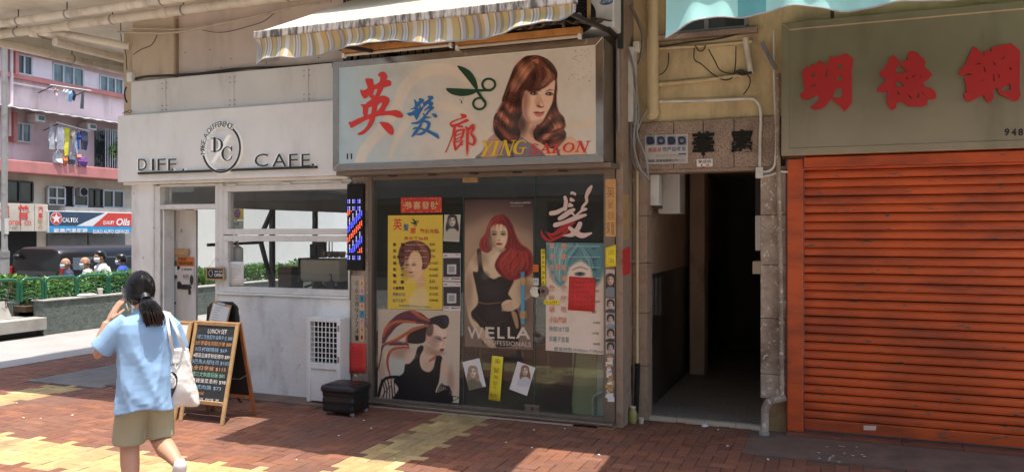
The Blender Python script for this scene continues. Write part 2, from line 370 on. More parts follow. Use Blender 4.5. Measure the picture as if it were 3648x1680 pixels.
for hz in (0, 1):
    for yl in (0, 1):
        for k in range(14):
            vs, fs, col = brick_mesh('brick', hz, YEL if yl else RED, 1000*hz + 100*yl + k)
            VARS[hz, yl, k] = (vs, fs, col, None)
bricks = []
for i in range(-102, 23):
    for j in range(-52, 62):
        k = (i - j) % 4
        if k not in (0, 3): continue
        hz = 1 if k == 0 else 0
        cx, cy = ((i+1)*.1, (j+.5)*.1) if hz else ((i+.5)*.1, (j+1)*.1)
        if cx < -10.12 or (cy > .40 and cx > -7.85): continue
        if -7.95 < cx < -4.55 and cy > -.34: continue
        if -9.1 < cx < -7.8 and -.46 < cy < 1.34: continue
        if cx > -.68 and cy > -.46: continue
        if -4.55 < cx < -1.8 and cy > .02: continue
        yl = 1 if (-3.6 < cx < -3.06 and cy > -2.9) or (-8.56 < cx < -8.04) or (-2.86 < cy < -2.3 and cx < -3.0) or (-2.86 < cy < -2.3 and cx > -3.06) else 0
        u, v, s = proj(cx, cy, 0)
        vis = -60 < u < 3720 and v < 1760
        bricks.append((cx, cy, hz, yl, random.randrange(14), s if vis else 99 + s))
bricks.sort(key=lambda b: b[5])
BM = {}
for (cx, cy, hz, yl, k, s) in bricks[:300]:
    if (hz, yl, k) not in BM:
        vs, fs, col, _ = VARS[hz, yl, k]; BM[hz, yl, k] = to_mesh('brick', vs, fs, [col]*len(fs), M_['brick'])
    o = bpy.data.objects.new('brick', BM[hz, yl, k]); COL.objects.link(o); o.parent = pave; o.location = (cx, cy, random.uniform(-.001, .0015))
V = []; Fs = []; Cs = []
for (cx, cy, hz, yl, k, s) in bricks[300:]:
    vs, fs, col, _ = VARS[hz, yl, k]; b = len(V); f = random.uniform(.93, 1.06)
    V += [(x+cx, y+cy, z) for x, y, z in vs]; Fs += [tuple(q+b for q in ff) for ff in fs]; Cs += [tuple(c*f for c in col)]*len(fs)
tag(link('brick_field', to_mesh('brick_field', V, Fs, Cs, M_['brick']), pave), kind='stuff')

# ================================================================== THE TENEMENT THE SHOPS STAND IN
T = thing('tenement_block', 'old beige tenement holding the white cafe, hair salon and orange shutter', 'building', (-3, 3, 0))
MB().box(-9.9, 7, -1.17, 16, 4.36, 4.74).build('canopy_slab', M_['slab'], T)
MB().box(-7.85, 7, 0.02, 16, 4.742, 17).build('upper_storeys', M_['beige'], T)
m = MB()
for yy in (2.6, 6.2, 9.8): m.box(-9.88, -7.86, yy, yy+.3, 4.12, 4.358)
m.box(-9.898, -9.72, -1.165, 15.9, 4.20, 4.357)
m.build('canopy_beam', M_['slab'], T, bevel=.01)
MB().box(-7.18, -4.73, 0.10, 0.30, 2.44, 4.356).build('wall', pm('pale_beige_render', (.58,.50,.435), .75, var=.08, dirt=(.27,.22,.18), dscale=1.5, damt=.5, dstretch=(1.5,1.5,.4), bump=.05), T)
MB().box(-7.84, -7.19, 0.03, 0.50, 3.20, 4.356).build('pilaster', M_['beige'], T, bevel=.012)
MB().box(-8.50, -8.18, 0.50, 0.85, 2.95, 4.356).build('drop_beam', M_['beige'], T, bevel=.012)
MB().box(-4.728, -1.87, 0.16, 0.32, 2.42, 4.356).build('wall', M_['beige'], T)
MB().box(-1.868, -0.44, 0.42, 0.62, 2.83, 4.356).build('yellow_wall', M_['yellow'], T)
MB().box(-0.438, 6.5, 0.42, 0.62, 2.46, 4.356).build('wall', M_['yellow'], T)
MB().box(-1.868, -1.80, 0.0, 0.417, 0, 4.356).build('corner_pier', M_['jambr'], T, bevel=.004)
MB().box(-4.79, -4.70, 0.40, 6.0, 0, 4.3).build('party_wall', M_['cafewall'], T)
MB().box(-1.866, -1.745, 0.43, 6.0, 0, 2.75).build('party_wall', M_['passwall'], T)
MB().box(-0.60, -0.42, 0.62, 6.0, 0, 4.3).build('party_wall', M_['passwall'], T)
MB().box(-7.82, 6.5, 6.0, 6.3, 0, 4.3).build('rear_wall', M_['roomdark'], T)
# screw marks and hairline vents on the panels are small: a few drilled holes on the cafe's upper wall
m = MB()
for u, v in ((660,188),(747,178),(787,242),(822,210),(950,225),(1135,206),(1130,190)):
    p = at(u, v, .098); m.disc(p, .008, n=8)
m.build('drill_hole', M_['matteblack'], T)

# pipes hung under the canopy, each its own thing
def hung_pipe(label, a, b, r, axis, rods, mat='pipe', col=None):
    t = thing('soffit_pipe', label, 'pipe', ((a[0]+b[0])/2, (a[1]+b[1])/2, a[2]), group='pipes hung below the canopy')
    MB().tube([a, b], r, 14).build('pipe_run', M_[mat], t, smooth='auto')
    a = Vector(a); b = Vector(b)
    for f in rods:
        p = a.lerp(b, f); d = (b-a).normalized()
        MB().tube([p + Vector((0,0,r*.6)), (p.x, p.y, 4.36)], .006, 6).build('hanger_rod', M_['darkmetal'], t)
        MB().tube([p - d*.012, p + d*.012], r*1.10, 14).build('clamp', M_['grey'], t, smooth='auto')
    for f in (col or []):
        p = a.lerp(b, f); d = (b-a).normalized()
        MB().tube([p - d*.05, p + d*.05], r*1.16, 14).build('coupling', M_[mat], t, smooth='auto')
    return t
hung_pipe('thick beige pipe below the canopy, lower of the two running along the shops', (-9.7,-.45,4.205), (-1.0,-.45,4.205), .052, 'x', (.06,.24,.36,.52,.7), col=(.16,.33,.62))
hung_pipe('thinner beige pipe below the canopy, upper of the two along the shops', (-9.7,-.75,4.225), (-1.0,-.75,4.225), .046, 'x', (.04,.11,.2,.36,.55), col=(.3,.6))
hung_pipe('beige pipe along the outer edge of the canopy, in front of the pink building', (-9.6,-.9,4.14), (-9.6,12,4.10), .055, 'y', (.12,.3,.42,.6), col=(.2,.5))
hung_pipe('beige pipe below the canopy running back from the corner pilaster', (-8.6,-.4,4.05), (-8.6,12,4.02), .05, 'y', (.1,.26,.45), col=(.3,))
t = thing('soffit_pipe', 'short beige branch pipe dropping to the corner pilaster below the canopy', 'pipe', (-8,-.1,4.1), group='pipes hung below the canopy')
MB().tube([(-8.9,-.45,4.19), (-8.5,-.3,4.15), (-7.86,.02,4.02)], .045, 12).build('pipe_run', M_['pipe'], t, smooth='auto')
MB().tube([(-8.93,-.46,4.19), (-8.83,-.42,4.18)], .065, 14).build('coupling', M_['pipe'], t, smooth='auto')

# ================================================================== CAFE STOREFRONT
C = thing('cafe_storefront', 'white painted corner cafe front with wide fascia, sliding door and horizontal windows', 'shopfront', (-6.3, 0.1, 0))
cw = M_['cafewall']
MB().box(-7.82, -7.475, 0.0, 0.30, 0, 2.40).build('pier', cw, C, bevel=.01)
MB().box(-6.50, -4.735, 0.0, 0.20, 0, 1.085).build('low_wall', cw, C, bevel=.008)
MB().box(-6.505, -4.735, -.02, 0.21, 1.087, 1.112).build('window_sill', M_['white'], C, bevel=.006)
MB().box(-7.93, -4.735, -0.10, 0.09, 2.385, 3.176).build('fascia', M_['white'], C, bevel=.008)
MB().box(-7.90, -4.735, -0.04, 0.09, 2.355, 2.383).build('soffit_board', M_['white'], C)
xs = [at(466, 300, -.03).x] + [at(u, 260, -.03).x for u in (586, 828, 1093)] + [-4.70]
for i in range(4):
    MB().box(xs[i]+.004, xs[i+1]-.004, -.03, .09, 3.178, 3.585).build('upper_panel', M_['panel'], C, bevel=.004)
    if i:
        bt = MB().box(xs[i]-.022, xs[i]+.022, -.036, -.031, 3.18, 3.58).build('batten', M_['panel'], C)
        m = MB()
        for dx in (-.035, .035):
            for z in (3.22, 3.27, 3.47, 3.53): m.tube([(xs[i]+dx, -.0302, z), (xs[i]+dx, -.037, z)], .007, 8)
        m.build('screw', M_['grey'], bt)
# door frame, transom light, sliding leaf
m = MB().box(-7.474, -7.39, .02, .20, 0, 2.34).box(-7.36, -7.335, .03, .19, 0, 2.06).box(-6.545, -6.502, .0, .2, 0, 2.34)
m.box(-7.388, -6.547, .015, .19, 2.06, 2.115).box(-7.388, -6.547, .015, .19, 2.325, 2.35)
m.build('door_frame', M_['whiteplastic'], C, bevel=.004)
MB().box(-7.386, -6.549, .09, .096, 2.117, 2.323).build('transom_pane', M_['glassc'], C)
d = MB().box(-7.74, -7.03, .215, .25, .02, 2.055).build('sliding_door', M_['panel'], C, bevel=.004)
p = at(622, 1078, .21); MB().tube([(p.x, .214, p.z), (p.x, .19, p.z)], .018, 14).build('door_pull', M_['darkmetal'], d, smooth='auto')
p = at(676, 1030, .21); MB().box(p.x-.012, p.x+.012, .195, .213, p.z-.06, p.z+.06).build('door_handle', M_['black'], d, bevel=.004)
p = at(646, 822, .212); MB().box(p.x-.012, p.x+.012, .208, .214, p.z-.02, p.z+.02).build('hook', M_['steel'], d)
# windows: frame pieces and panes
def win(z0, z1, name):
    x0, x1 = -6.43, -4.745; w = .065
    fr = MB().box(x0, x1, .0, .10, z0, z0+w).box(x0, x1, .0, .10, z1-w, z1).box(x0, x0+w, .001, .099, z0+w, z1-w).box(x1-.02, x1, .001, .099, z0+w, z1-w).build('window_frame', M_['whiteplastic'], C, bevel=.005)
    MB().box(x0+w-.004, x1-.016, .045, .051, z0+w-.004, z1-w+.004).build('pane', M_['glassc'], fr)
    return fr
f1 = win(1.765, 2.315, 'upper'); f2 = win(1.115, 1.755, 'lower')
for xx in (-6.3, -5.55, -4.9): MB().box(xx-.06, xx+.06, -.012, .0, 2.312, 2.335).build('hinge', M_['whiteplastic'], f1, bevel=.003)
MB().box(-6.5, -6.432, .0, .18, 1.112, 2.35).box(-6.432, -4.735, .02, .18, 2.317, 2.353).build('window_surround', M_['whiteplastic'], C, bevel=.004)
# inside shell of the cafe
MB().box(-7.80, -4.80, .22, 6, -.02, .02).build('floor', M_['roomfloor'], C)
MB().box(-7.80, -4.80, .21, 6, 2.42, 2.6).build('ceiling', M_['panel'], C)
MB().box(-4.84, -4.80, .22, 6, .02, 2.42).build('inner_wall', M_['panel'], C)
m = MB().box(-7.82, -7.74, .302, 6, 2.12, 2.42).box(-7.82, -7.74, .302, 6, 0, .35)
m.build('side_wall', M_['panel'], C)
m = MB()
for yy in (.9, 2.54, 3.6, 4.65, 5.7): m.box(-7.81, -7.75, yy-.035, yy+.035, .35, 2.12)
m.bar((-7.76, 2.52, 2.12), (-7.76, 2.25, 1.72), .05).bar((-7.76, 2.27, 1.62), (-7.76, 2.52, .98), .05).bar((-7.76, 1.2, 1.62), (-7.76, 2.30, 1.64), .04)
m.build('side_window_frame', M_['darkmetal'], C)
MB().box(-7.783, -7.777, .93, 5.9, .35, 2.12).build('side_pane', M_['glassc'], C)
# inside things of the cafe
o = thing('cafe_counter', 'grey service counter behind the cafe window', 'counter', (-5.4, .95, 0.02))
MB().box(-6.25, -4.86, .75, 1.25, .02, 1.02).build('cabinet', M_['counter'], o, bevel=.01); MB().box(-6.28, -4.85, .70, 1.28, 1.021, 1.06).build('counter_top', M_['panel'], o, bevel=.006)
o = thing('coffee_machine', 'chrome and cream coffee machine on the cafe counter', 'coffee machine', (-5.28, .95, 1.06))
x0, x1 = at(1062, 950, .8).x, at(1205, 950, .8).x
MB().box(x0, x1, .82, 1.2, 1.20, 1.47).build('body', M_['cream'], o, bevel=.03); MB().box(x0+.02, x1-.02, .80, 1.2, 1.062, 1.10).build('drip_tray', M_['darkmetal'], o, bevel=.01)
MB().box(x0+.04, x1-.04, 1.05, 1.18, 1.10, 1.20).build('back', M_['black'], o)
for q in (.25, .55, .8):
    xx = x0 + (x1-x0)*q; g = MB().tube([(xx, .9, 1.2), (xx, .9, 1.15)], .03, 12).build('group_head', M_['steel'], o, smooth='auto'); MB().bar((xx, .88, 1.155), (xx, .74, 1.14), .022).build('handle', M_['black'], g)
m = MB().box(x0-.008, x0+.012, .805, 1.205, 1.19, 1.48).box(x0, x1, .81, .83, 1.465, 1.482); m.build('trim', M_['black'], o, bevel=.004)
for q, (nm, lab, h, r, mt) in enumerate((('canister', 'tall black canister on the coffee machine, left one', .17, .05, 'black'), ('canister', 'tall black canister on the coffee machine, middle one', .2, .05, 'black'), ('wire_cup_rack', 'slim wire cup holder on the coffee machine', .2, .04, 'darkmetal'))):
    xx = x0 + .10 + q*.11; o = thing(nm, lab, 'canister' if q < 2 else 'rack', (xx, .98, 1.482), group='things on the coffee machine' if q < 2 else None)
    if q < 2:
        MB().tube([(xx,.98,1.484),(xx,.98,1.484+h*.8)], r, 14).build('body', M_[mt], o, smooth='auto'); MB().tube([(xx,.98,1.484+h*.8),(xx,.98,1.484+h*.9),(xx,.98,1.484+h)], [r*1.05, r*1.05, r*.4], 14).build('lid', M_[mt], o, smooth='auto')
    else:
        for a in range(6): MB().tube([(xx+r*math.cos(a*1.047), .98+r*math.sin(a*1.047), 1.484), (xx+r*math.cos(a*1.047), .98+r*math.sin(a*1.047), 1.484+h)], .004, 6).build('wire', M_[mt], o)
        MB().tube([(xx+r*math.cos(a*.3), .98+r*math.sin(a*.3), 1.484+h) for a in range(21)], .005, 6, closed=True).build('rim', M_[mt], o)
for q in range(4):
    xx = x1 - .30 + q*.085; o = thing('cup', 'brown cup in the row on top of the coffee machine, number %s from the left' % ('one','two','three','four')[q], 'cup', (xx, .95, 1.482), group='cups on the coffee machine')
    MB().tube([(xx,.95,1.484),(xx,.95,1.50),(xx,.95,1.56)], [.025,.036,.04], 14).build('bowl', M_['bronze'], o, smooth='auto'); MB().tube([(xx+.038,.95,1.55),(xx+.06,.95,1.535),(xx+.036,.95,1.51)], .005, 6).build('handle', M_['bronze'], o)
o = thing('cardboard_box', 'brown box on the cafe counter beside the coffee machine', 'box', (-5.9, .95, 1.06)); x0b, x1b = at(988, 970, .85).x, at(1036, 970, .85).x
MB().box(x0b, x1b, .86, 1.1, 1.063, 1.36).build('box_body', M_['timberdark'], o, bevel=.006); MB().box(x0b+.01, x1b-.01, .87, 1.09, 1.361, 1.372).build('flap', M_['paperd'], o)
o = thing('soap_dispenser', 'white plastic bottle hanging inside the lower cafe window', 'bottle', (-6.2, .3, 1.5)); p = at(846, 900, .25)
MB().tube([(p.x,.25,p.z-.12),(p.x,.25,p.z-.10),(p.x,.25,p.z+.05),(p.x,.25,p.z+.08)], [.05,.065,.065,.03], 14).build('bottle_body', M_['acrylic'], o, smooth='auto'); MB().tube([(p.x,.25,p.z+.08),(p.x,.25,p.z+.14)], .014, 8).build('neck', M_['grey'], o)
o = thing('hand_pump', 'dark pump bottle at the far end of the cafe counter', 'bottle', (-5.0, .9, 1.06)); p = at(1180, 960, .78)
MB().tube([(p.x,.78,1.06),(p.x,.78,1.2),(p.x,.78,1.23)], [.035,.035,.012], 12).build('bottle_body', M_['navy'], o, smooth='auto'); MB().tube([(p.x,.78,1.23),(p.x,.78,1.29),(p.x-.03,.78,1.29)], .007, 6).build('pump', M_['black'], o)

# ---- text and traced lettering
def txtmesh(body, bold=0.0, extrude=0.0, shear=0.0):
    c = bpy.data.curves.new('t', 'FONT'); c.body = body; c.offset = bold; c.extrude = extrude; c.shear = shear; c.size = 1.0; c.resolution_u = 2 if len(body) > 6 else 3
    o = bpy.data.objects.new('t', c); me = bpy.data.meshes.new_from_object(o); bpy.data.objects.remove(o); bpy.data.curves.remove(c); return me
def txt(name, body, box, y, mat, parent, bold=0.0, depth=0.0, shear=0.0, fitw=True, rot=0.0):
    """text laid on the plane Y=y, fitted to the photograph box (u0, v0, u1, v1)"""
    me = txtmesh(body, bold, .5 if depth else 0, shear)
    co = np.empty(len(me.vertices)*3, np.float32); me.vertices.foreach_get('co', co); co = co.reshape(-1, 3)
    mn = co.min(0); mx = co.max(0); u0, v0, u1, v1 = box
    a = at(u0, v1, y); b = at(u0, v0, y); e = at(u1, v1, y)
    H = b.z - a.z; Wd = e.x - a.x
    sx = Wd / max(mx[0]-mn[0], 1e-6); sy = H / max(mx[1]-mn[1], 1e-6)
    if not fitw: sx = sy
    X = (co[:,0]-mn[0])*sx; Z = (co[:,1]-mn[1])*sy
    if rot:
        cx, cz = (mx[0]-mn[0])*sx/2, H/2; cr, sr = math.cos(rot), math.sin(rot)
        X, Z = cx + (X-cx)*cr - (Z-cz)*sr, cz + (X-cx)*sr + (Z-cz)*cr
    out = np.empty_like(co); out[:,0] = a.x + X; out[:,1] = y - (co[:,2]*2 if depth else 0)*depth*.5; out[:,2] = a.z + Z
    me.vertices.foreach_set('co', out.ravel()); me.materials.clear(); me.materials.append(M_[mat] if isinstance(mat, str) else mat); me.update()
    return link(name, me, parent)
def poly_meshes(polys, y, depth):
    """polys: list of (outline, [holes]) in world (x, z) -> one mesh, each polygon a hair in front of the last"""
    V = []; Fs = []
    for i, (o, hs) in enumerate(polys):
        c = bpy.data.curves.new('p', 'CURVE'); c.dimensions = '2D'; c.fill_mode = 'BOTH' if depth else 'FRONT'; c.extrude = depth/2
        for ring in [o] + list(hs):
            sp = c.splines.new('POLY'); sp.points.add(len(ring)-1); sp.use_cyclic_u = True
            for k, q in enumerate(ring): sp.points[k].co = (q[0], q[1], 0, 1)
        ob = bpy.data.objects.new('p', c); me = bpy.data.meshes.new_from_object(ob); b = len(V)
        V += [(v.co.x, y - depth/2 - v.co.z - .0005*i, v.co.y) for v in me.vertices]; Fs += [tuple(q+b for q in p.vertices) for p in me.polygons]
        bpy.data.objects.remove(ob); bpy.data.curves.remove(c); bpy.data.meshes.remove(me)
    return V, Fs
def ribbon(pts, w, n=5, closed=False, caps=True):
    """variable-width stroke outline in pixel space"""
    m = len(pts); ws = w if isinstance(w, (list, tuple)) else [w]*m
    P = crom([(p[0], p[1], ws[i]) for i, p in enumerate(pts)], n, closed); L = []; Rr = []; k = len(P)
    for i, p in enumerate(P):
        a = P[i-1] if (i or closed) else P[0]; b = P[(i+1) % k] if (i < k-1 or closed) else P[-1]
        d = Vector((b.x-a.x, b.y-a.y)); d = d.normalized() if d.length > 1e-6 else Vector((1, 0)); q = Vector((-d.y, d.x)) * max(p.z, .5) / 2
        L.append((p.x+q.x, p.y+q.y)); Rr.append((p.x-q.x, p.y-q.y))
    if closed: return L, [Rr]
    if caps and len(P) > 1:
        def cap(c, d, r): 
            a0 = math.atan2(d.y, d.x); return [(c.x + r*math.cos(a0 + t), c.y + r*math.sin(a0 + t)) for t in (.9, .3, -.3, -.9)]
        e = cap(P[-1], Vector((P[-1].x-P[-2].x, P[-1].y-P[-2].y)), max(P[-1].z,.5)/2); s_ = cap(P[0], Vector((P[0].x-P[1].x, P[0].y-P[1].y)), max(P[0].z,.5)/2)
        return L + e + Rr[::-1] + s_, []
    return L + Rr[::-1], []
def traced(name, items, crop, y, depth, mat, parent, smooth=True):
    """items: ('poly', pts, holes...) or ('rib', pts, widths); crop = (u0, v0, scale) of the enlarged view they were measured in"""
    u0, v0, sc = crop
    def w2(ring): return [(lambda q: (q.x, q.z))(at(u0 + a/sc, v0 + b/sc, y)) for a, b in ring]
    polys = []
    for it in items:
        if it[0] == 'poly':
            sm = (lambda r: [(q.x, q.y) for q in crom([(a, b, 0) for a, b in r], 3, True)]) if smooth else (lambda r: r)
            polys.append((w2(sm(it[1])), [w2(h) for h in (it[2] if len(it) > 2 else [])]))
        else:
            o, hs = ribbon(it[1], it[2], closed=len(it) > 3 and it[3]); polys.append((w2(o), [w2(h) for h in hs]))
    V, Fs = poly_meshes(polys, y, depth)
    me = bpy.data.meshes.new(name); me.from_pydata(V, [], Fs); me.materials.append(M_[mat]); me.update()
    return link(name, me, parent)

# ---- cafe lettering: black faces on white acrylic bodies
S = thing('cafe_sign', 'raised black and white letters and round emblem spelling DIFF. CAFE. on the fascia', 'sign', at(790, 600, -.1))
rl = at(491, 612, -.13); rr_ = at(1126, 588, -.13)
MB().box(rl.x, rr_.x, -.135, -.102, rl.z-.030, rl.z-.006).build('rail', M_['black'], S, bevel=.002)
def letter(ch, box, bold=.0):
    txt('letter_body', ch, box, -.101, 'acryliclit', S, bold=bold+.006, depth=.036); txt('letter_face', ch, box, -.1385, 'black', S, bold=bold-.004, depth=.002)
ux = [(492,523),(541,549),(561,590),(599,628)]
for ch, (a, b) in zip('DIFF', ux): letter(ch, (a, 566, b, 607))
for ch, (a, b) in zip('CAFE', [(907,955),(970,1020),(1030,1060),(1074,1104)]): letter(ch, (a, 549, b, 594))
for (a, b, c_) in ((619,629,606), (657,668,606), (1118,1128,588)):
    p = at((a+b)/2, c_, -.1); 
    MB().tube([(p.x,-.101,p.z),(p.x,-.137,p.z)], .017, 14).build('full_stop', M_['acryliclit'], S, smooth='auto'); MB().tube([(p.x,-.1375,p.z),(p.x,-.14,p.z)], .015, 14).build('full_stop_face', M_['black'], S, smooth='auto')
rc = at(790, 529, -.13); RR = .262
def arc(a0, a1, r, w, y0, y1, name, mat, n=40):
    m = MB(); pts = [math.radians(a0 + (a1-a0)*k/n) for k in range(n+1)]
    vs = []
    for a in pts:
        for (rad, yy) in ((r-w/2, y0), (r+w/2, y0), (r+w/2, y1), (r-w/2, y1)): vs.append((rc.x+rad*math.cos(a), yy, rc.z+rad*math.sin(a)))
    fs = [(4*i+k, 4*i+(k+1) % 4, 4*i+4+(k+1) % 4, 4*i+4+k) for i in range(n) for k in range(4)] + [(0,1,2,3), tuple(4*n+k for k in (3,2,1,0))]
    return m.add(vs, fs).build(name, M_[mat], S)
arc(-165, 52, RR, .030, -.101, -.137, 'ring_body', 'acryliclit'); arc(-165, 52, RR, .024, -.1375, -.140, 'ring_face', 'black')
word = 'MAKE A DIFFERENCE'
for i, ch in enumerate(word):
    if ch == ' ': continue
    a = R(186 - (186-58)*i/(len(word)-1)); 
    for (bold, y, dp, mt) in ((.02, -.101, .03, 'acryliclit'), (.0, -.1325, .002, 'black')):
        me = txtmesh(ch, bold, .5); co = np.empty(len(me.vertices)*3, np.float32); me.vertices.foreach_get('co', co); co = co.reshape(-1,3); h = .062
        X = (co[:,0]-(co[:,0].max()+co[:,0].min())/2)*h/.72; Z = (co[:,1]-.36)*h/.72; th = a - math.pi/2; cx, cz = rc.x + (RR+.012)*math.cos(a), rc.z + (RR+.012)*math.sin(a)
        o3 = np.stack([cx + X*math.cos(th) - Z*math.sin(th), y - co[:,2]*dp, cz + X*math.sin(th) + Z*math.cos(th)], 1); me.vertices.foreach_set('co', o3.astype(np.float32).ravel())
        me.materials.clear(); me.materials.append(M_[mt]); link('ring_letter', me, S)
crop6 = (400, 0, 1.797)
for (y, d_, mt, ex) in ((-.101, .034, 'acryliclit', 3), (-.1375, .002, 'black', 0)):
    traced('emblem_D', [('rib', [(655,885),(655,970)], 15+ex), ('rib', [(632,886),(668,886),(694,900),(702,927),(694,954),(668,969),(632,969)], [5+ex,6+ex,10+ex,15+ex,10+ex,6+ex,5+ex])], crop6, y, d_, mt, S)
    traced('emblem_C', [('rib', [(764,962),(757,948),(735,940),(714,956),(706,984),(714,1014),(735,1028),(756,1020),(767,1000)], [5+ex,7+ex,6+ex,10+ex,15+ex,10+ex,6+ex,7+ex,5+ex]), ('rib', [(765,938),(765,966)], 6+ex)], crop6, y, d_, mt, S)
    traced('emblem_slash', [('rib', [(755,870),(652,1040)], 10+ex)], crop6, y, d_, 'acryliclit', S)

# ================================================================== PRINTED SHEETS (colours printed on a fine grid of the sheet itself)
class Print:
    def __init__(s, quad, y, nx, nz, bg=(200, 200, 200)):
        if len(quad) == 4 and not isinstance(quad[0], (tuple, list)):
            u0, v0, u1, v1 = quad; a = at(u0, v0, y); b = at(u1, v0, y); c = at(u0, v1, y)
            TL, TR, BR, BL = a, Vector((b.x, y, a.z)), Vector((b.x, y, c.z)), c
        else: TL, TR, BR, BL = [at(q[0], q[1], y) for q in quad]
        s.nx, s.nz, s.y = nx, nz, y
        fx = np.linspace(0, 1, nx)[None, :, None]; fz = np.linspace(0, 1, nz)[:, None, None]
        A = lambda p: np.array(p)[None, None, :]
        s.P = ((A(TL)*(1-fx) + A(TR)*fx)*(1-fz) + (A(BL)*(1-fx) + A(BR)*fx)*fz).reshape(-1, 3)
        dx, dy = s.P[:,0], s.P[:,1]-CAM_Y; d = -_sn*dx + _cs*dy
        s.U = CXP + (_cs*dx + _sn*dy)/d*FPX; s.Vv = HZP - (s.P[:,2]-CAM_Z)/d*FPX
        s.C = np.tile(np.array(bg, float), (len(s.P), 1)); s.set((0, 0, 1)); s.FX = np.tile(np.linspace(0,1,nx), nz); s.FZ = np.repeat(np.linspace(0,1,nz), nx)
    def set(s, crop): s.X = (s.U-crop[0])*crop[2]; s.Y = (s.Vv-crop[1])*crop[2]; return s
    def blend(s, idx, a, col): s.C[idx] = s.C[idx]*(1-a[:, None]) + np.array(col, float)*a[:, None]
    def poly(s, pts, col, soft=3, alpha=1.0, smooth=True):
        if smooth: pts = [(q.x, q.y) for q in crom([(a, b, 0) for a, b in pts], 4, True)]
        pts = np.array(pts, float); mn = pts.min(0)-soft; mx = pts.max(0)+soft
        idx = np.where((s.X > mn[0]) & (s.X < mx[0]) & (s.Y > mn[1]) & (s.Y < mx[1]))[0]
        if not len(idx): return s
        x, y = s.X[idx], s.Y[idx]; ins = np.zeros(len(idx), bool); dd = np.full(len(idx), 1e9)
        for (x0, y0), (x1, y1) in zip(pts, np.roll(pts, -1, 0)):
            if y0 != y1: ins ^= ((y0 > y) != (y1 > y)) & (x < (x1-x0)*(y-y0)/(y1-y0) + x0)
            ex, ey = x1-x0, y1-y0; L = ex*ex+ey*ey + 1e-9; t = np.clip(((x-x0)*ex + (y-y0)*ey)/L, 0, 1)
            dd = np.minimum(dd, (x-x0-t*ex)**2 + (y-y0-t*ey)**2)
        sd = np.sqrt(dd)*np.where(ins, 1, -1); s.blend(idx, np.clip(.5 + sd/soft, 0, 1)*alpha, col); return s
    def mod(s, pts, fn):
        k = s.C.copy(); s.C[:] = 0; s.poly(pts, (1, 1, 1), 12); a = s.C[:, :1].copy(); s.C = k*(1 - a + a*fn(s.X, s.Y)[:, None]); return s
    def stroke(s, pts, w, col, alpha=1.0, soft=2, n=4):
        ws = w if isinstance(w, (list, tuple)) else [w]*len(pts)
        Q = crom([(a, b, k) for (a, b), k in zip(pts, ws)], n); W_ = max(ws)/2 + soft
        xs = [q.x for q in Q]; ys = [q.y for q in Q]
        idx = np.where((s.X > min(xs)-W_) & (s.X < max(xs)+W_) & (s.Y > min(ys)-W_) & (s.Y < max(ys)+W_))[0]
        if not len(idx): return s
        x, y = s.X[idx], s.Y[idx]; best = np.full(len(idx), -1e9)
        for a, b in zip(Q[:-1], Q[1:]):
            ex, ey = b.x-a.x, b.y-a.y; L = ex*ex+ey*ey+1e-9; t = np.clip(((x-a.x)*ex+(y-a.y)*ey)/L, 0, 1)
            d = np.sqrt((x-a.x-t*ex)**2 + (y-a.y-t*ey)**2); best = np.maximum(best, (a.z + (b.z-a.z)*t)/2 - d)
        s.blend(idx, np.clip(.5 + best/soft, 0, 1)*alpha, col); return s
    def ell(s, cx, cy, rx, ry, col, soft=.2, alpha=1.0):
        d = np.sqrt(((s.X-cx)/rx)**2 + ((s.Y-cy)/ry)**2); a = np.clip((1-d)/soft + .5, 0, 1)*alpha; idx = np.where(a > 0)[0]; s.blend(idx, a[idx], col); return s
    def strands(s, A, B, n, w, cols, alpha=.7, jit=8, seed=1, soft=3):
        r = random.Random(seed); n = int(n*2.3); w = w*.52; soft = soft*.7
        for i in range(n):
            f = r.random(); k = r.uniform(.6, 1.5)
            pts = [(a[0]*(1-f)+b[0]*f + r.uniform(-jit, jit), a[1]*(1-f)+b[1]*f + r.uniform(-jit, jit)) for a, b in zip(A, B)]
            ww = [w*k*q for q in ([.5] + [1]*(len(pts)-2) + [.3])]; s.stroke(pts, ww, r.choice(cols), alpha*r.uniform(.5, 1), soft, 3)
        return s
    def face(s, cx, cy, w, tilt=0, skin=(224,190,165), dark=(60,40,35), lip=(170,80,75), look=0):
        """eyes, brows, nose and mouth about (cx, cy) = midpoint of the eyes, w = distance between the eyes"""
        e = w/2; dk = tuple(c*.62 for c in skin); md = tuple(c*.8 for c in skin); lt = tuple(min(255, c*1.07) for c in skin)
        s.ell(cx-w*.8, cy+w*.5, w*.55, w*1.5, dk, 1.0, .55); s.ell(cx+w*.05, cy+w*1.62, w*.5, w*.25, md, 1.0, .6); s.ell(cx+w*.35, cy+w*.5, w*.35, w*.4, lt, 1.0, .5); s.ell(cx+w*.05, cy-w*.6, w*.5, w*.3, lt, 1.0, .5)
        for sg in (-1, 1): s.ell(cx+sg*e+look, cy-w*.05, w*.36, w*.26, md, 1.0, .7)
        for sg in (-1, 1):
            ex = cx + sg*e + look; s.ell(ex, cy, w*.26, w*.12, dark, .5, .85); s.ell(ex+w*.02, cy-.01*w, w*.1, w*.06, (225,215,205), .6, .6); s.ell(ex, cy, w*.07, w*.09, (25,18,15), .4)
            s.stroke([(ex-w*.28, cy-w*.2), (ex, cy-w*.32), (ex+w*.28, cy-w*.22)], [w*.05, w*.09, w*.03], dark, .75, w*.06)
        s.stroke([(cx+w*.1, cy), (cx+w*.14, cy+w*.5), (cx-w*.08, cy+w*.66)], w*.08, tuple(c*.78 for c in skin), .6, w*.16)
        s.ell(cx+w*.03, cy+w*.68, w*.18, w*.06, tuple(c*.6 for c in skin), .6, .7)
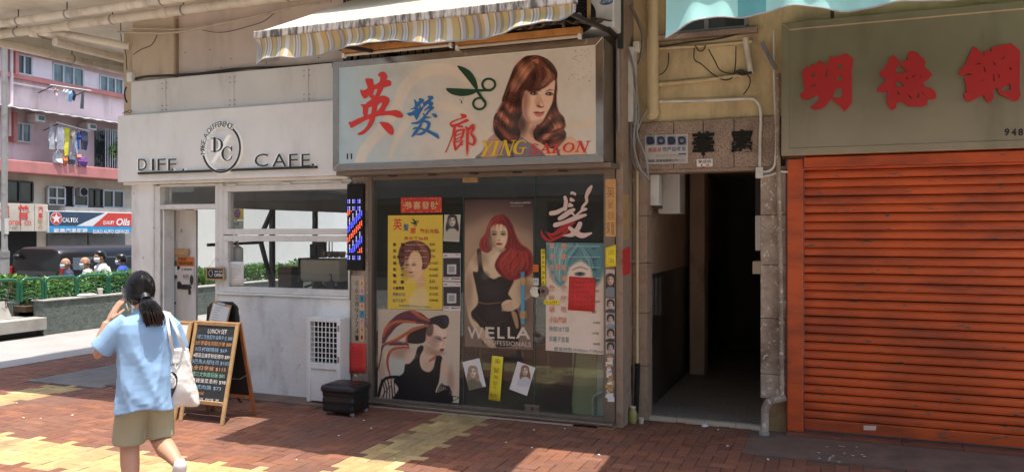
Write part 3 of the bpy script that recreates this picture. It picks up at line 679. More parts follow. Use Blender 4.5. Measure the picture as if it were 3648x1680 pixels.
        s.ell(cx+w*.04, cy+w*1.08, w*.34, w*.14, lip, .5, .95); s.stroke([(cx-w*.3, cy+w*1.06), (cx+w*.04, cy+w*1.08), (cx+w*.36, cy+w*1.05)], w*.05, (90,35,35), .8, w*.05); return s
    def noise(s, amp, seed=0):
        r = np.random.RandomState(seed); s.C *= (1 + r.uniform(-amp, amp, (len(s.C), 1))); return s
    def build(s, name, parent=None, mat='attrp', thick=.0015, gain=1.0, curl=0):
        nx, nz = s.nx, s.nz; P = s.P.copy()
        if curl: P[:,1] -= curl*(np.sin(s.FX*5+s.FZ*3)*.5+.5)*(.2+s.FZ)
        i = np.arange(nz-1)[:, None]*nx + np.arange(nx-1)[None, :]; i = i.ravel()
        fs = np.stack([i, i+nx, i+nx+1, i+1], 1); V = P.tolist(); Fq = fs.tolist(); b = len(V)
        cor = [0, nx-1, nx*nz-1, nx*(nz-1)]; V += [(P[c][0], P[c][1]+thick, P[c][2]) for c in cor]
        Fq += [[b, b+1, b+2, b+3]] + [[cor[k], cor[(k+1) % 4], b+(k+1) % 4, b+k] for k in range(4)]
        me = bpy.data.meshes.new(name); me.from_pydata(V, [], Fq)
        c = np.clip(s.C/255*1.0, 0, 1); c = np.where(c <= .04045, c/12.92, ((c+.055)/1.055)**2.4)*gain
        a = me.color_attributes.new('Col', 'FLOAT_COLOR', 'POINT'); arr = np.ones((len(V), 4), np.float32); arr[:b, :3] = c; arr[b:, :3] = .6
        a.data.foreach_set('color', arr.ravel()); me.materials.append(M_[mat]); me.update()
        return link(name, me, parent)
def cb(crop, x0, y0, x1, y1): return (crop[0]+x0/crop[2], crop[1]+y0/crop[2], crop[0]+x1/crop[2], crop[1]+y1/crop[2])
def sheet(name, label, cat, quad, y, mat, group=None, thick=.0015, bend=.004):
    """plain paper sheet with a slight lift at one corner"""
    q = [at(a, b, y) for a, b in quad]; t = thing(name, label, cat, (sum(p.x for p in q)/4, y, min(p.z for p in q)), group=group)
    V = []; n = 5
    for j in range(n):
        for i in range(n):
            fx, fz = i/(n-1), j/(n-1); p = (q[0]*(1-fx)+q[1]*fx)*(1-fz) + (q[3]*(1-fx)+q[2]*fx)*fz; p.y -= bend*fx*fz*fz; V.append(tuple(p))
    Fq = [(j*n+i, (j+1)*n+i, (j+1)*n+i+1, j*n+i+1) for j in range(n-1) for i in range(n-1)]
    m = MB(); m.v = V; m.f = Fq; o = m.build('paper', M_[mat] if isinstance(mat, str) else mat, t, smooth=True); md = o.modifiers.new('thick', 'SOLIDIFY'); md.thickness = thick
    return t
def squiggle(name, box, y, mat, parent, rows, seed=0, w=1.6, gap=None):
    """handwritten-looking lines of strokes too small to read"""
    r = random.Random(seed); u0, v0, u1, v1 = box; items = []; rh = (v1-v0)/rows
    for k in range(rows):
        u = u0; vc = v0 + rh*(k+.5)
        while u < u1 - 4:
            cw = r.uniform(.5, .85)*rh
            for q in range(r.choice((2, 3, 3))):
                if r.random() < .5: pts = [(u + r.uniform(0,.3)*cw, vc + r.uniform(-.35,.35)*rh), (u + r.uniform(.7,1)*cw, vc + r.uniform(-.35,.35)*rh)]
                else: pts = [(u + r.uniform(.2,.8)*cw, vc - r.uniform(.2,.38)*rh), (u + r.uniform(.1,.9)*cw, vc + r.uniform(.15,.38)*rh)]
                items.append(('rib', pts, w))
            u += cw*1.12
    m = MB(); 
    for it in items:
        (a, b), (c, d) = it[1]; dx, dy = c-a, d-b; L = max(math.hypot(dx, dy), .1); px, py = -dy/L*w/2, dx/L*w/2
        q = [at(a+px, b+py, y), at(c+px, d+py, y), at(c-px, d-py, y), at(a-px, b-py, y)]; e = random.uniform(0, .0006)
        for p_ in q: p_.y -= e
        m.quad(*q)
    return m.build(name, M_[mat], parent)

# ---- papers on the cafe door and window
c4 = (400, 560, 2.196)
t = thing('cafe_poster', 'black and white half-price poster with orange heading taped to the cafe sliding door', 'poster', at(658, 1010, .21))
q = cb(c4, 508, 850, 637, 1030); P = Print(q, .205, 40, 56, (205, 203, 198)).set(c4)
for (x, y, rx, ry) in ((520,1000,24,30),(620,960,14,40),(570,1015,50,22),(515,860,14,18)): P.ell(x, y, rx, ry, (25,25,25), .3)
P.build('print', t); txt('lettering', '9折', cb(c4, 552, 912, 602, 955), .203, 'ink', t); txt('lettering', '外賣咖啡', cb(c4, 540, 865, 622, 885), .203, 'ink', t)
P = Print(cb(c4, 508, 778, 637, 850), .205, 24, 14, (196, 110, 40)); P.build('heading', t); txt('lettering', 'MEE', cb(c4, 520, 784, 580, 808), .203, 'ink', t); txt('lettering', '價錢唔驚', cb(c4, 520, 815, 630, 842), .203, 'ink', t)
t = sheet('payment_notice', 'green payment notice with a white square on the cafe sliding door', 'notice', [(c4[0]+440/c4[2], c4[1]+808/c4[2]), (c4[0]+506/c4[2], c4[1]+808/c4[2]), (c4[0]+506/c4[2], c4[1]+948/c4[2]), (c4[0]+440/c4[2], c4[1]+948/c4[2])], .208, pm('green_print', (.03,.11,.10), .5))
Print(cb(c4, 456, 850, 506, 918), .202, 8, 8, (225,225,222)).build('white_square', t)
t = sheet('wooden_tag', 'brown wooden tag on the cafe sliding door above the poster', 'sign', [(c4[0]+474/c4[2], c4[1]+716/c4[2]), (c4[0]+600/c4[2], c4[1]+716/c4[2]), (c4[0]+600/c4[2], c4[1]+768/c4[2]), (c4[0]+474/c4[2], c4[1]+768/c4[2])], .2, 'wood', thick=.01, bend=0)
squiggle('lettering', cb(c4, 484, 722, 592, 762), .198, 'timberdark', t, 2, 3, 2)
t = thing('open_sign', 'small framed blackboard reading we are OPEN hanging between cafe door and window', 'sign', at(769, 997, -.03))
q = cb(c4, 738, 858, 880, 958); a = at(q[0], q[1], -.03); b = at(q[2], q[3], -.03); zt, zb = a.z, at(q[0], q[3], -.03).z
MB().box(a.x, b.x, -.045, -.025, zt-.016, zt).box(a.x, b.x, -.045, -.025, zb, zb+.016).box(a.x, a.x+.016, -.0449, -.0251, zb+.016, zt-.016).box(b.x-.016, b.x, -.0449, -.0251, zb+.016, zt-.016).build('frame', M_['wood'], t, bevel=.002)
MB().box(a.x+.014, b.x-.014, -.037, -.027, zb+.014, zt-.014).build('board', M_['chalk'], t)
txt('lettering', 'OPEN', cb(c4, 798, 908, 862, 932), -.0385, 'inkw', t, bold=.02); txt('lettering', 'we are', cb(c4, 800, 884, 860, 900), -.0385, 'inkw', t)
pc = at(c4[0]+770/c4[2], c4[1]+905/c4[2], -.038); MB().tube([(pc.x+.028*math.cos(k*.35), -.0385, pc.z+.036*math.sin(k*.35)) for k in range(18)], .0022, 5, closed=True).build('emblem', M_['inkw'], t)
pk = at(c4[0]+812/c4[2], c4[1]+785/c4[2], -.01); m = MB(); m.tube([(a.x+.03, -.03, zt), pk], .002, 5).tube([(b.x-.03, -.03, zt), pk], .002, 5); m.build('string', M_['cablew'], t)
t = sheet('menu_notice', 'white typed notice taped inside the lower cafe window', 'notice', [(c4[0]+918/c4[2], c4[1]+815/c4[2]), (c4[0]+1030/c4[2], c4[1]+815/c4[2]), (c4[0]+1030/c4[2], c4[1]+1000/c4[2]), (c4[0]+918/c4[2], c4[1]+1000/c4[2])], .035, 'paperw')
squiggle('lettering', cb(c4, 932, 835, 1010, 965), .033, 'inkg', t, 10, 4, .7)

# ---- sandwich boards, chair with clipboard
def a_board(name, label, loc, w, h, face, group, dep=.43, rz=0):
    t = thing(name, label, 'sandwich board', loc, rz, group); sh = []
    for sg, mt in ((-1, 'wood'), (1, 'woodred')):
        def pt(x, z): f = z/h; return (x, sg*(dep/2)*(1-f) + sg*.012, z)
        fr = MB(); 
        for sx in (-1, 1): fr.bar(pt(sx*(w/2-.02), 0), pt(sx*(w/2-.02), h), .036, .022, up=(0,1,0))
        fr.bar(pt(-w/2+.02, h-.02), pt(w/2-.02, h-.02), .022, .036).bar(pt(-w/2+.04, .2*h), pt(w/2-.04, .2*h), .022, .036)
        o = fr.build('front_frame' if sg < 0 else 'back_frame', M_[mt], t, bevel=.003, local=True); 
        MB().quad(pt(-w/2+.03, .22*h), pt(w/2-.03, .22*h), pt(w/2-.03, h-.035), pt(-w/2+.03, h-.035)).build('panel', M_[face if sg < 0 else 'matteblack'], o, local=True).modifiers.new('t', 'SOLIDIFY').thickness = .008
    for sx in (-1, 1): MB().tube([(sx*(w/2-.01), -dep*.28, h*.45), (sx*(w/2-.01), 0, h*.42), (sx*(w/2-.01), dep*.28, h*.45)], .004, 6).build('chain', M_['darkmetal'], t, local=True)
    return t
ab = a_board('sandwich_board', 'wooden sandwich board with handwritten LUNCH SET chalk menu beside the cafe door', (-5.53, -1.07, 0), .54, .93, 'chalk', 'sandwich boards by the cafe')
# chalk writing measured on the sloped front face
rng = random.Random(5)
def on_board(fx, fz, off): 
    h = .93; z = .2*h + fz*(h*.78-.035); f = z/h; return Vector((-.53/2+.045 + fx*(.54-.10), -(.43/2)*(1-f) - .012 - off, z))
rows = [('LUNCH SET', 'inkw', .3, .82), ('1煙三文魚配牛油果多士 $88', 'chb', .02, 1), ('2炒滑蛋吐司配沙律 $88', 'cho', .0, 1), ('3日式咖喱飯 $69', 'chb', .02, .9), ('4蘑菇忌廉意粉配煙肉 $89', 'inkw', .0, 1), ('5巴馬火腿吐司 $103', 'chb', .0, 1), ('6全日早餐 $115', 'cho', .0, .95), ('7煙三文魚蘑菇飯 $85', 'chg', .0, .95), ('8燒雞菠菜意粉 $98', 'inkw', 0, 1), ('9意式肉醬 $73', 'chb', 0, .9), ('Daily Special', 'cho', .0, .45), ('另加飲品 咖啡 茶', 'inkw', .02, .9)]
M_['chb'] = pm('blue_chalk', (.28,.45,.6), .9); M_['cho'] = pm('orange_chalk', (.72,.33,.12), .9); M_['chg'] = pm('green_chalk', (.25,.55,.38), .9)
for i, (s_, mt, f0, f1) in enumerate(rows):
    me = txtmesh(s_, -.008); co = np.empty(len(me.vertices)*3, np.float32); me.vertices.foreach_get('co', co); co = co.reshape(-1,3); mn, mx = co.min(0), co.max(0)
    n = len(rows); zc = 1 - (i+.5)/n - .01; out = []
    for x, y, z in co:
        p = on_board(f0 + (f1-f0)*(x-mn[0])/(mx[0]-mn[0]), zc + ((y-mn[1])/(mx[1]-mn[1])-.5)*.72/n, .006); out.append(p)
    me.vertices.foreach_set('co', np.array(out, np.float32).ravel()); me.materials.clear(); me.materials.append(M_[mt]); link('chalk_line', me, ab, local=True)
a_board('sandwich_board', 'second wooden sandwich board behind the woman, holding a white sheet', (-6.07, -1.10, 0), .52, .92, 'paperw', 'sandwich boards by the cafe')
ch = thing('folding_chair', 'black plastic folding chair behind the sandwich boards at the cafe door', 'chair', (-5.95, -.55, 0))
x0, x1 = -6.22, -5.80; m = MB(); yb = -.48
bk = [(x0+.03, 1.02), (x0, .9), (x0-.01, .62), (x1+.01, .62), (x1, .9), (x1-.03, 1.02), (x1-.09, 1.06), (x0+.09, 1.06)]
MB().prism(bk, yb, yb+.03).build('backrest', M_['leather'], ch, bevel=.008); MB().box(x0, x1, -.86, -.46, .44, .475).build('seat', M_['leather'], ch, bevel=.01)
for sx in (x0+.015, x1-.015):
    MB().tube([(sx, -.47, 1.0), (sx, -.52, .46), (sx, -.86, .0)], .012, 8).build('leg', M_['darkmetal'], ch, smooth='auto'); MB().tube([(sx, -.82, .45), (sx, -.42, .0)], .012, 8).build('leg', M_['darkmetal'], ch, smooth='auto')
cl = thing('clipboard', 'brown clipboard with a typed menu leaning on the black chair', 'clipboard', (-6.0, -.52, .62))
M4 = Matrix.Translation((-6.02, -.53, .86)) @ Matrix.Rotation(R(-10), 4, 'X') @ Matrix.Rotation(R(9), 4, 'Y')
b_ = MB().box(-.125, .125, -.004, .004, -.19, .19, M4).build('board', M_['wood'], cl); MB().box(-.112, .112, -.0065, -.005, -.18, .165, M4).build('paper', M_['paperw'], cl); MB().box(-.05, .05, -.014, -.005, .165, .195, M4).build('clip', M_['steel'], b_)
m = MB()
for k in range(11):
    ww = random.uniform(.04, .09); m.box(-.08, -.08+ww, -.0078, -.0070, .13-k*.026, .134-k*.026, M4)
m.build('lettering', M_['inkg'], cl)

# ---- white cage over the cafe's air conditioner
ac = thing('air_conditioner_cage', 'white metal cage with dark grid at the foot of the cafe wall', 'cage', (-5.02, -.08, 0))
xa, xb = at(1092, 1300, -.20).x, at(1212, 1300, -.20).x; zt = at(1100, 1130, -.20).z
fr = MB().box(xa, xa+.045, -.20, 0, .02, zt).box(xb-.045, xb, -.20, 0, .02, zt).box(xa+.045, xb-.045, -.20, 0, zt-.04, zt).box(xa+.045, xb-.045, -.20, -.02, zt-.53, zt-.47)
fr.build('frame', M_['white'], ac, bevel=.004); MB().box(xa+.045, xb-.045, -.185, -.02, .03, zt-.53).build('lower_panel', M_['white'], ac, bevel=.003)
MB().box(xa+.045, xb-.045, -.12, -.10, zt-.47, zt-.04).build('dark_back', M_['matteblack'], ac)
n = 7
for k in range(1, n): MB().box(xa+.045+(xb-xa-.09)*k/n-.004, xa+.045+(xb-xa-.09)*k/n+.004, -.192, -.184, zt-.47, zt-.04).build('grille_bar', M_['white'], ac)
for k in range(1, 8): MB().box(xa+.045, xb-.045, -.1835, -.176, zt-.47+.43*k/8-.004, zt-.47+.43*k/8+.004).build('grille_bar', M_['white'], ac)
for zz in (zt-.1, zt-.42): MB().box(xb-.03, xb-.012, -.208, -.20, zz-.03, zz+.03).build('hinge', M_['grey'], ac)

# ---- black stool
st = thing('vinyl_stool', 'black padded cube stool on castors in front of the salon corner', 'stool', (-4.50, -.43, 0))
def rrect(cx, cy, hx, hy, r, z, n=4): 
    out = []
    for q, (sx, sy) in enumerate(((1,1),(-1,1),(-1,-1),(1,-1))):
        for k in range(n+1):
            a = math.pi/2*(q + k/n); out.append(Vector((cx+sx*(hx-r)+r*math.cos(a), cy+sy*(hy-r)+r*math.sin(a), z)))
    return out
prof = [(.172,.04),(.177,.05),(.180,.08),(.174,.105),(.180,.125),(.181,.155),(.175,.18),(.180,.20),(.181,.225)]
MB().loft([rrect(-4.50, -.43, a, a*.9, .03, z) for a, z in prof]).build('body', M_['leather'], st, smooth='auto')
top = [(.185,.227),(.195,.234),(.200,.25),(.198,.275),(.19,.29),(.16,.302),(.09,.308)]
MB().loft([rrect(-4.50, -.43, a, a*.9, .05, z) for a, z in top]).build('cushion', M_['leather'], st, smooth=True)
for sx in (-.15, .15):
    for sy in (-.12, .12):
        MB().tube([(-4.50+sx-.012, -.43+sy, .022), (-4.50+sx+.012, -.43+sy, .022)], .022, 10).build('castor', M_['grey'], st, smooth='auto')

# ================================================================== SALON STOREFRONT
D = thing('salon_storefront', 'brown framed glass front of the hair salon with worn sill and glass door', 'shopfront', (-3.2, .05, 0))
br = M_['bronze']
MB().box(-4.50, -1.87, -.10, .10, .018, .048).build('sill', br, D, bevel=.004)
MB().box(-4.50, -1.87, -.113, -.101, .030, .050).build('sill_edge', M_['steel'], D, bevel=.003)
x = -4.50
while x < -2.3:
    w = random.uniform(.42, .6); MB().box(x, min(x+w, -2.25)-.004, -.095, .05, -.01, .016).build('sill_tile', M_['cream'], D, bevel=.002); x += w
MB().box(-2.02, -1.87, -.09, .05, -.01, .016).build('sill_block', M_['wood'], D)
m = MB().box(-4.50, -4.455, -.03, .08, .05, 2.40)
m.build('jamb', br, D, bevel=.003)
MB().box(-1.975, -1.872, -.03, .08, .05, 2.37).build('jamb', br, D, bevel=.003)
MB().box(-4.50, -1.87, -.05, .10, 2.372, 2.43).build('head_rail', br, D, bevel=.003)
MB().box(-4.453, -1.977, -.02, .06, 2.33, 2.371).build('head_channel', M_['bronze'], D, bevel=.002)
MB().box(-4.453, -1.977, -.02, .06, .05, .078).build('floor_channel', br, D, bevel=.002)
for nm, a, b in (('fixed_pane', -4.452, -3.428), ('glass_door', -3.418, -2.672), ('fixed_pane', -2.662, -1.978)):
    g = MB().box(a, b, .016, .026, .08 if nm[0] == 'f' else .062, 2.328).build(nm, M_['glass'], D)
    if nm[0] == 'g': door = g
m = MB().box(-3.427, -3.419, .012, .030, .08, 2.33).box(-2.671, -2.663, .012, .030, .08, 2.33).build('pane_edge', pm('glass_edge', (.05,.09,.075), .2), D)
q = (1648, 616, 1700, 641); a = at(q[0], q[1], -.0); b = at(q[2], q[3], -.0); MB().box(a.x, b.x, -.002, .044, 2.285, 2.345).build('patch_fitting', M_['wood'], door, bevel=.003)
a = at(1868, 1442, 0); b = at(1920, 1462, 0); pf = MB().box(a.x, b.x, -.002, .044, .07, .14).build('patch_fitting', M_['bronze'], door, bevel=.004)
m = MB(); 
for fx in (.1, .55, .9): m.tube([(a.x+(b.x-a.x)*fx, -.0025, .105), (a.x+(b.x-a.x)*fx, -.008, .105)], .014 if fx == .55 else .006, 10)
m.build('screw', M_['darkmetal'], pf)
lk = at(1908, 1038, 0); MB().tube([(lk.x, .012, lk.z), (lk.x, -.012, lk.z)], .052, 24).build('lock_plate', M_['steel'], door, smooth='auto'); lk = at(1932, 1036, 0)
k = MB().tube([(lk.x+.01, .012, lk.z), (lk.x+.01, -.012, lk.z)], .052, 24).build('lock_plate', M_['bronze'], door, smooth='auto'); MB().tube([(lk.x+.012, -.013, lk.z), (lk.x+.012, -.02, lk.z)], .018, 16).build('keyhole', M_['black'], k, smooth='auto')
hx = at(1868, 1000, 0).x; z0, z1 = at(1868, 1151, 0).z, at(1868, 967, 0).z
hd = MB().box(hx-.018, hx+.018, -.05, -.035, z0, z1).build('door_handle', pm('blue_acrylic', (.06,.30,.46), .25), door, bevel=.004)
for v in (1000, 1119):
    z = at(1868, v, 0).z; MB().box(hx-.025, hx+.025, -.054, .014, z-.035, z+.035).build('handle_block', M_['wood'], hd, bevel=.003)
# dark salon interior
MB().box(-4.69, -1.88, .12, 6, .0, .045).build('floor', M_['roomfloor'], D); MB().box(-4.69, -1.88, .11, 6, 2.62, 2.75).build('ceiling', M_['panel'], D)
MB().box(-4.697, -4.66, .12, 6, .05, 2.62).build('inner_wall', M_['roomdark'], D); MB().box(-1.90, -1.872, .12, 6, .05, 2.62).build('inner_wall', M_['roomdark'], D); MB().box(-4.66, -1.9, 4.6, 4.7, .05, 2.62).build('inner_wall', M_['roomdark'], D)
pa = thing('salon_partition', 'pale yellow-green board standing inside the salon, right of the door', 'panel', (-2.3, .12, .05)); a = at(2040, 1300, .12).x; b = at(2125, 1300, .12).x
MB().box(a, b, .11, .13, .05, 1.25).build('board', pm('yellow_green_board', (.42,.43,.24), .6), pa); MB().box(b+.004, b+.07, .112, .128, .05, 1.25).build('side_board', M_['panel'], pa); MB().tube([(a-.02, .09, .05), (a+.10, .09, 1.3)], .008, 8).build('broom_pole', M_['darkmetal'], pa)
pq = at(2112, 1450, .09); MB().tube([(pq.x, .09, .05), (pq.x, .09, .22), (pq.x+.02, .09, .26), (pq.x+.10, .09, .30)], .011, 8).build('white_pipe', M_['whiteplastic'], pa, smooth='auto')
for i, (ua, ub) in enumerate(((1841, 1912), (1930, 1978))):
    a = at(ua, 622, 2.0); b = at(ub, 621, 2.0); t = thing('ceiling_tube', 'lit fluorescent tube on the salon ceiling, %s of the two above the glass door' % ('left', 'right')[i], 'lamp', (a.x, 2.0, a.z), group='salon ceiling tubes')
    MB().tube([(a.x, 2.0, a.z), (b.x, 2.0, a.z)], .014, 8).build('tube', M_['lampw'], t); MB().box(a.x-.02, b.x+.02, 1.96, 2.04, a.z+.02, 2.618).build('fitting', M_['whiteplastic'], t)
for i, (xx, yy) in enumerate(((-4.0, 1.7), (-3.3, 2.2))):
    t = thing('salon_chair', 'dark styling chair inside the salon, %s' % ('nearer the left glass', 'deeper in the room')[i], 'chair', (xx, yy, .045), group='salon styling chairs')
    MB().tube([(xx,yy,.046),(xx,yy,.08),(xx,yy,.1),(xx,yy,.45)], [.25,.24,.04,.035], 16).build('base', M_['steel'], t, smooth='auto'); MB().box(xx-.25, xx+.25, yy-.25, yy+.25, .45, .56).build('seat', M_['leather'], t, bevel=.03); MB().box(xx-.24, xx+.24, yy+.2, yy+.28, .56, 1.05).build('backrest', M_['leather'], t, bevel=.03)
    for sx in (-.28, .28): MB().box(xx+sx-.03, xx+sx+.03, yy-.2, yy+.2, .66, .72).build('armrest', M_['leather'], t, bevel=.01)

# ---- LED barber sign and phone-number boards on the left pier
MB().box(-4.698, -4.505, -.02, .12, 0, 2.42).build('pier', M_['jamb'], D, bevel=.006)
L_ = thing('led_barber_sign', 'black LED sign with lit red, blue and white barber-pole stripes beside the salon', 'sign', at(1265, 950, -.06))
a = at(1236, 650, -.07); b = at(1293, 950, -.07); zt, zb = at(1240, 655, -.07).z, at(1240, 962, -.07).z
MB().box(a.x, b.x, -.07, -.021, zb, zt).build('housing', M_['matteblack'], L_, bevel=.004)
LED = {'ledb': MB(), 'ledr': MB(), 'ledw': MB()}; nc, nr = 9, 44; z1 = at(1240, 712, -.07).z; z0 = at(1240, 932, -.07).z
for r_ in range(nr):
    for c_ in range(nc):
        f = r_/nr; x = a.x + .012 + (b.x-a.x-.028)*c_/(nc-1); z = z1 + (z0-z1)*f
        if f < .16 or f > .86:
            if c_ in (2, 5, 8) or r_ % 5 in (3, 4): continue
            kd = 'ledw' if c_ % 2 else 'ledb'
        else:
            ph = (r_*.8 + c_*1.2) % 15
            kd = 'ledb' if ph < 4 else 'ledr' if 6 < ph < 9.6 else 'ledw' if ph > 11.5 and c_ % 2 else None
        if kd: LED[kd].box(x-.0042, x+.0042, -.0735, -.070, z-.0042, z+.0042)
for k, nm in (('ledb','blue_lights'),('ledr','red_lights'),('ledw','white_lights')): tag(LED[k].build(nm, M_[k], L_), kind='stuff')
t = thing('phone_number_board', 'narrow wooden board with a handwritten phone number under the LED sign', 'sign', at(1262, 1330, -.03)); a = at(1252, 990, -.03); b = at(1300, 990, -.03)
MB().box(a.x, b.x, -.034, -.021, at(1252,1220,-.03).z, a.z+.03).build('board', pm('worn_board', (.42,.36,.27), .7, var=.2, dirt=(.2,.16,.11), dscale=7, damt=.6), t, bevel=.002)
for i, ch_ in enumerate('電60897741'):
    v = 1000 + i*24.2; txt('digit', ch_, (1266, v, 1277, v+18), -.0355, 'ink', t, bold=-.01)
cols = ['paperd', 'paperw', 'inkt', 'paperd', 'inkt', 'paperw', 'paperd', 'paperd']; sh = [pm('peach_paper', (.62,.42,.27), .7), pm('pink_paper', (.60,.42,.42), .7), pm('blue_paper', (.07,.28,.36), .7)]
for i, ch_ in enumerate('60897741'):
    v = 995 + i*27.5; tg = Print((1281, v, 1297, v+26), -.0362, 4, 4, ((214,170,130),(205,165,160),(60,140,165))[(0,1,2,0,2,1,0,0)[i]]).build('tag_paper', t); txt('digit', ch_, (1286, v+6, 1292, v+20), -.0375, 'ink', t)
t = sheet('red_notice', 'red paper with faint writing on the pier left of the salon', 'notice', [(1247,1220),(1303,1222),(1304,1326),(1245,1329)], -.036, 'paperr'); squiggle('lettering', (1252, 1232, 1298, 1300), -.040, 'inkr', t, 6, 9, 1.0)

# ================================================================== SALON SIGN BOX
G = thing('salon_sign', 'long salon signboard with red and blue characters, scissors and a red-haired woman, lettered YING SALON', 'sign', (-3.3, -.2, 2.42))
x0, x1, z0, z1, yf = -4.72, -1.89, 2.412, 3.515, -.33
MB().box(x0+.012, x1-.002, yf+.02, .10, z0+.012, z1-.012).build('sign_box', M_['bronze'], G)
w = .072
for nm, pts in (('left', [(x0,z0),(x0+w,z0+w),(x0+w,z1-w),(x0,z1)]), ('right', [(x1,z0),(x1,z1),(x1-w,z1-w),(x1-w,z0+w)]), ('top', [(x0,z1),(x0+w,z1-w),(x1-w,z1-w),(x1,z1)]), ('bot', [(x0,z0),(x1,z0),(x1-w,z0+w),(x0+w,z0+w)])):
    MB().prism(pts, yf-.012, yf+.03).build('frame_rail', M_['steel'], G, bevel=.003)
MB().box(x0+.02, x1+.06, yf+.02, .06, z0-.045, z0-.002).build('soffit', M_['bronze'], G, bevel=.003)
for q in (.2, .36, .52, .68, .84):
    xx = x0 + (x1-x0)*q; MB().tube([(xx, -.12, z0-.046), (xx, -.12, z0-.058)], .045, 18).build('downlight', M_['darkmetal'], G, smooth='auto')
a = at(0, 0, 0)
F_ = Print((1207, 210, 2126, 300), yf-.004, 400, 160, (188, 178, 164)); 
# the print fills the frame exactly
F_.P[:,0] = np.tile(np.linspace(x0+w-.004, x1-w+.004, 400), 160); F_.P[:,2] = np.repeat(np.linspace(z1-w+.004, z0+w-.004, 160), 400); F_.P[:,1] = yf-.004
dx, dy = F_.P[:,0], F_.P[:,1]-CAM_Y; dd = -_sn*dx + _cs*dy; F_.U = CXP + (_cs*dx+_sn*dy)/dd*FPX; F_.Vv = HZP - (F_.P[:,2]-CAM_Z)/dd*FPX
c1 = (1150, 150, 2.342); F_.set(c1)
g = np.clip((F_.X-130)/1000, 0, 1)[:, None]; F_.C = np.array([168, 192, 198.])*(1-g)**1.3 + np.array([204, 196, 182.])*(1-(1-g)**1.3)
F_.stroke([(300,1040),(350,900),(500,720),(610,560),(680,390),(800,270),(960,225),(1120,260),(1300,370)], [90,90,95,90,95,100,95,85,60], (218,204,182), .7, 14)
F_.stroke([(560,960),(640,760),(760,600),(900,540),(1060,545),(1230,650),(1400,820),(1500,930)], [30,60,75,75,75,80,90,90], (214,200,178), .6, 14)
F_.stroke([(1900,640),(2100,700),(2290,650)], [10,60,80], (214,190,160), .5, 40)
r_ = random.Random(3)
for i in range(70): F_.ell(r_.uniform(2050,2250), r_.uniform(60,330), r_.uniform(1.5,5), r_.uniform(1.5,5), (120,95,70), .6, .6)
for (x, y, rx, ry) in ((1158,500,5,14),(1145,480,4,6),(1170,470,5,4)): F_.ell(x, y, rx, ry, (50,35,30), .5)
# --- the portrait
c3 = (1740, 180, 3.04); F_.set(c3)
F_.poly([(-70,1200),(-60,1080),(0,960),(80,905),(200,925),(350,930),(480,1000),(640,1060),(760,990),(880,940),(960,1000),(1020,1200)], (120,112,122), 10)
F_.poly([(480,1000),(560,1010),(640,1050),(740,1060),(860,940),(940,960),(1040,1080),(1060,1200),(700,1200),(600,1110)], (214,172,140), 14)
F_.poly([(-60,1080),(0,960),(80,905),(200,935),(120,1080),(60,1200),(-70,1200)], (176,140,124), 14)
F_.stroke([(200,1040),(260,1120),(250,1190)], 26, (80,72,82), .8, 8); F_.stroke([(720,1000),(770,1150)], 30, (75,66,76), .8, 8)
F_.poly([(360,700),(420,770),(500,805),(490,880),(500,950),(540,1000),(560,1030),(470,1010),(390,960),(330,900),(310,830)], (206,160,132), 10)
hairp = [(440,55),(520,50),(600,75),(670,120),(720,180),(748,250),(742,320),(745,400),(740,500),(735,600),(765,660),(815,720),(832,790),(818,845),(842,900),(830,960),(790,1010),(740,1040),(690,1060),(640,1045),(580,1005),(520,980),(490,940),(490,870),(520,800),(480,640),(400,640),(350,720),(320,800),(345,880),(340,940),(300,990),(240,1010),(150,990),(90,930),(60,870),(50,800),(65,710),(110,650),(162,610),(145,540),(175,450),(210,350),(240,270),(280,180),(340,110),(390,70)]
F_.poly(hairp, (66,36,30), 6)
br_ = [(104,58,44),(130,78,60),(86,46,36),(54,28,25),(38,21,21)]; hl = [(150,98,76),(172,124,100),(126,74,56)]
F_.strands([(520,60),(380,130),(280,290),(205,430),(165,530)], [(640,100),(540,230),(470,360),(400,440),(330,520)], 70, 13, br_, .75, 9, 2)
F_.strands([(470,90),(350,200),(270,340),(220,450)], [(560,110),(450,240),(360,370),(300,470)], 26, 10, hl, .8, 8, 3)
F_.strands([(520,60),(650,120),(720,220),(735,330)], [(560,90),(600,200),(680,280),(715,330)], 36, 11, br_, .75, 7, 4)
F_.strands([(160,560),(110,650),(60,760),(80,880),(190,985)], [(330,540),(310,650),(300,770),(270,860),(330,930)], 60, 12, br_, .75, 12, 5)
F_.strands([(150,640),(90,730),(85,800)], [(260,640),(210,720),(230,790)], 20, 10, hl, .8, 10, 6)
F_.strands([(735,420),(732,600),(822,760),(812,850),(640,900)], [(690,540),(650,690),(590,790),(520,850),(560,970)], 60, 12, br_, .75, 12, 7)
F_.strands([(500,870),(620,910),(760,850),(830,900)], [(540,985),(650,1040),(780,1000),(838,940)], 46, 11, br_, .75, 10, 8)
F_.strands([(700,680),(770,760),(800,830)], [(650,720),(700,800),(720,860)], 14, 9, hl, .8, 8, 9); F_.strands([(560,900),(680,900),(800,850)], [(590,960),(700,970),(820,920)], 12, 9, hl, .7, 8, 10)
for (x, y, rx, ry, c_, al) in ((350,800,70,110,(34,18,18),.7),(560,880,90,60,(34,18,18),.6),(700,640,40,110,(40,20,18),.5),(310,560,60,120,(36,18,18),.6),(520,330,90,80,(40,20,20),.5),(120,860,60,60,(36,18,18),.5),(340,230,60,110,(196,130,92),.35),(470,170,70,60,(190,124,90),.3),(120,740,45,40,(190,126,92),.4),(770,780,40,50,(190,126,92),.4),(650,930,90,30,(180,116,84),.4),(240,700,50,40,(170,104,76),.35)): F_.ell(x, y, rx, ry, c_, 1.0, al)
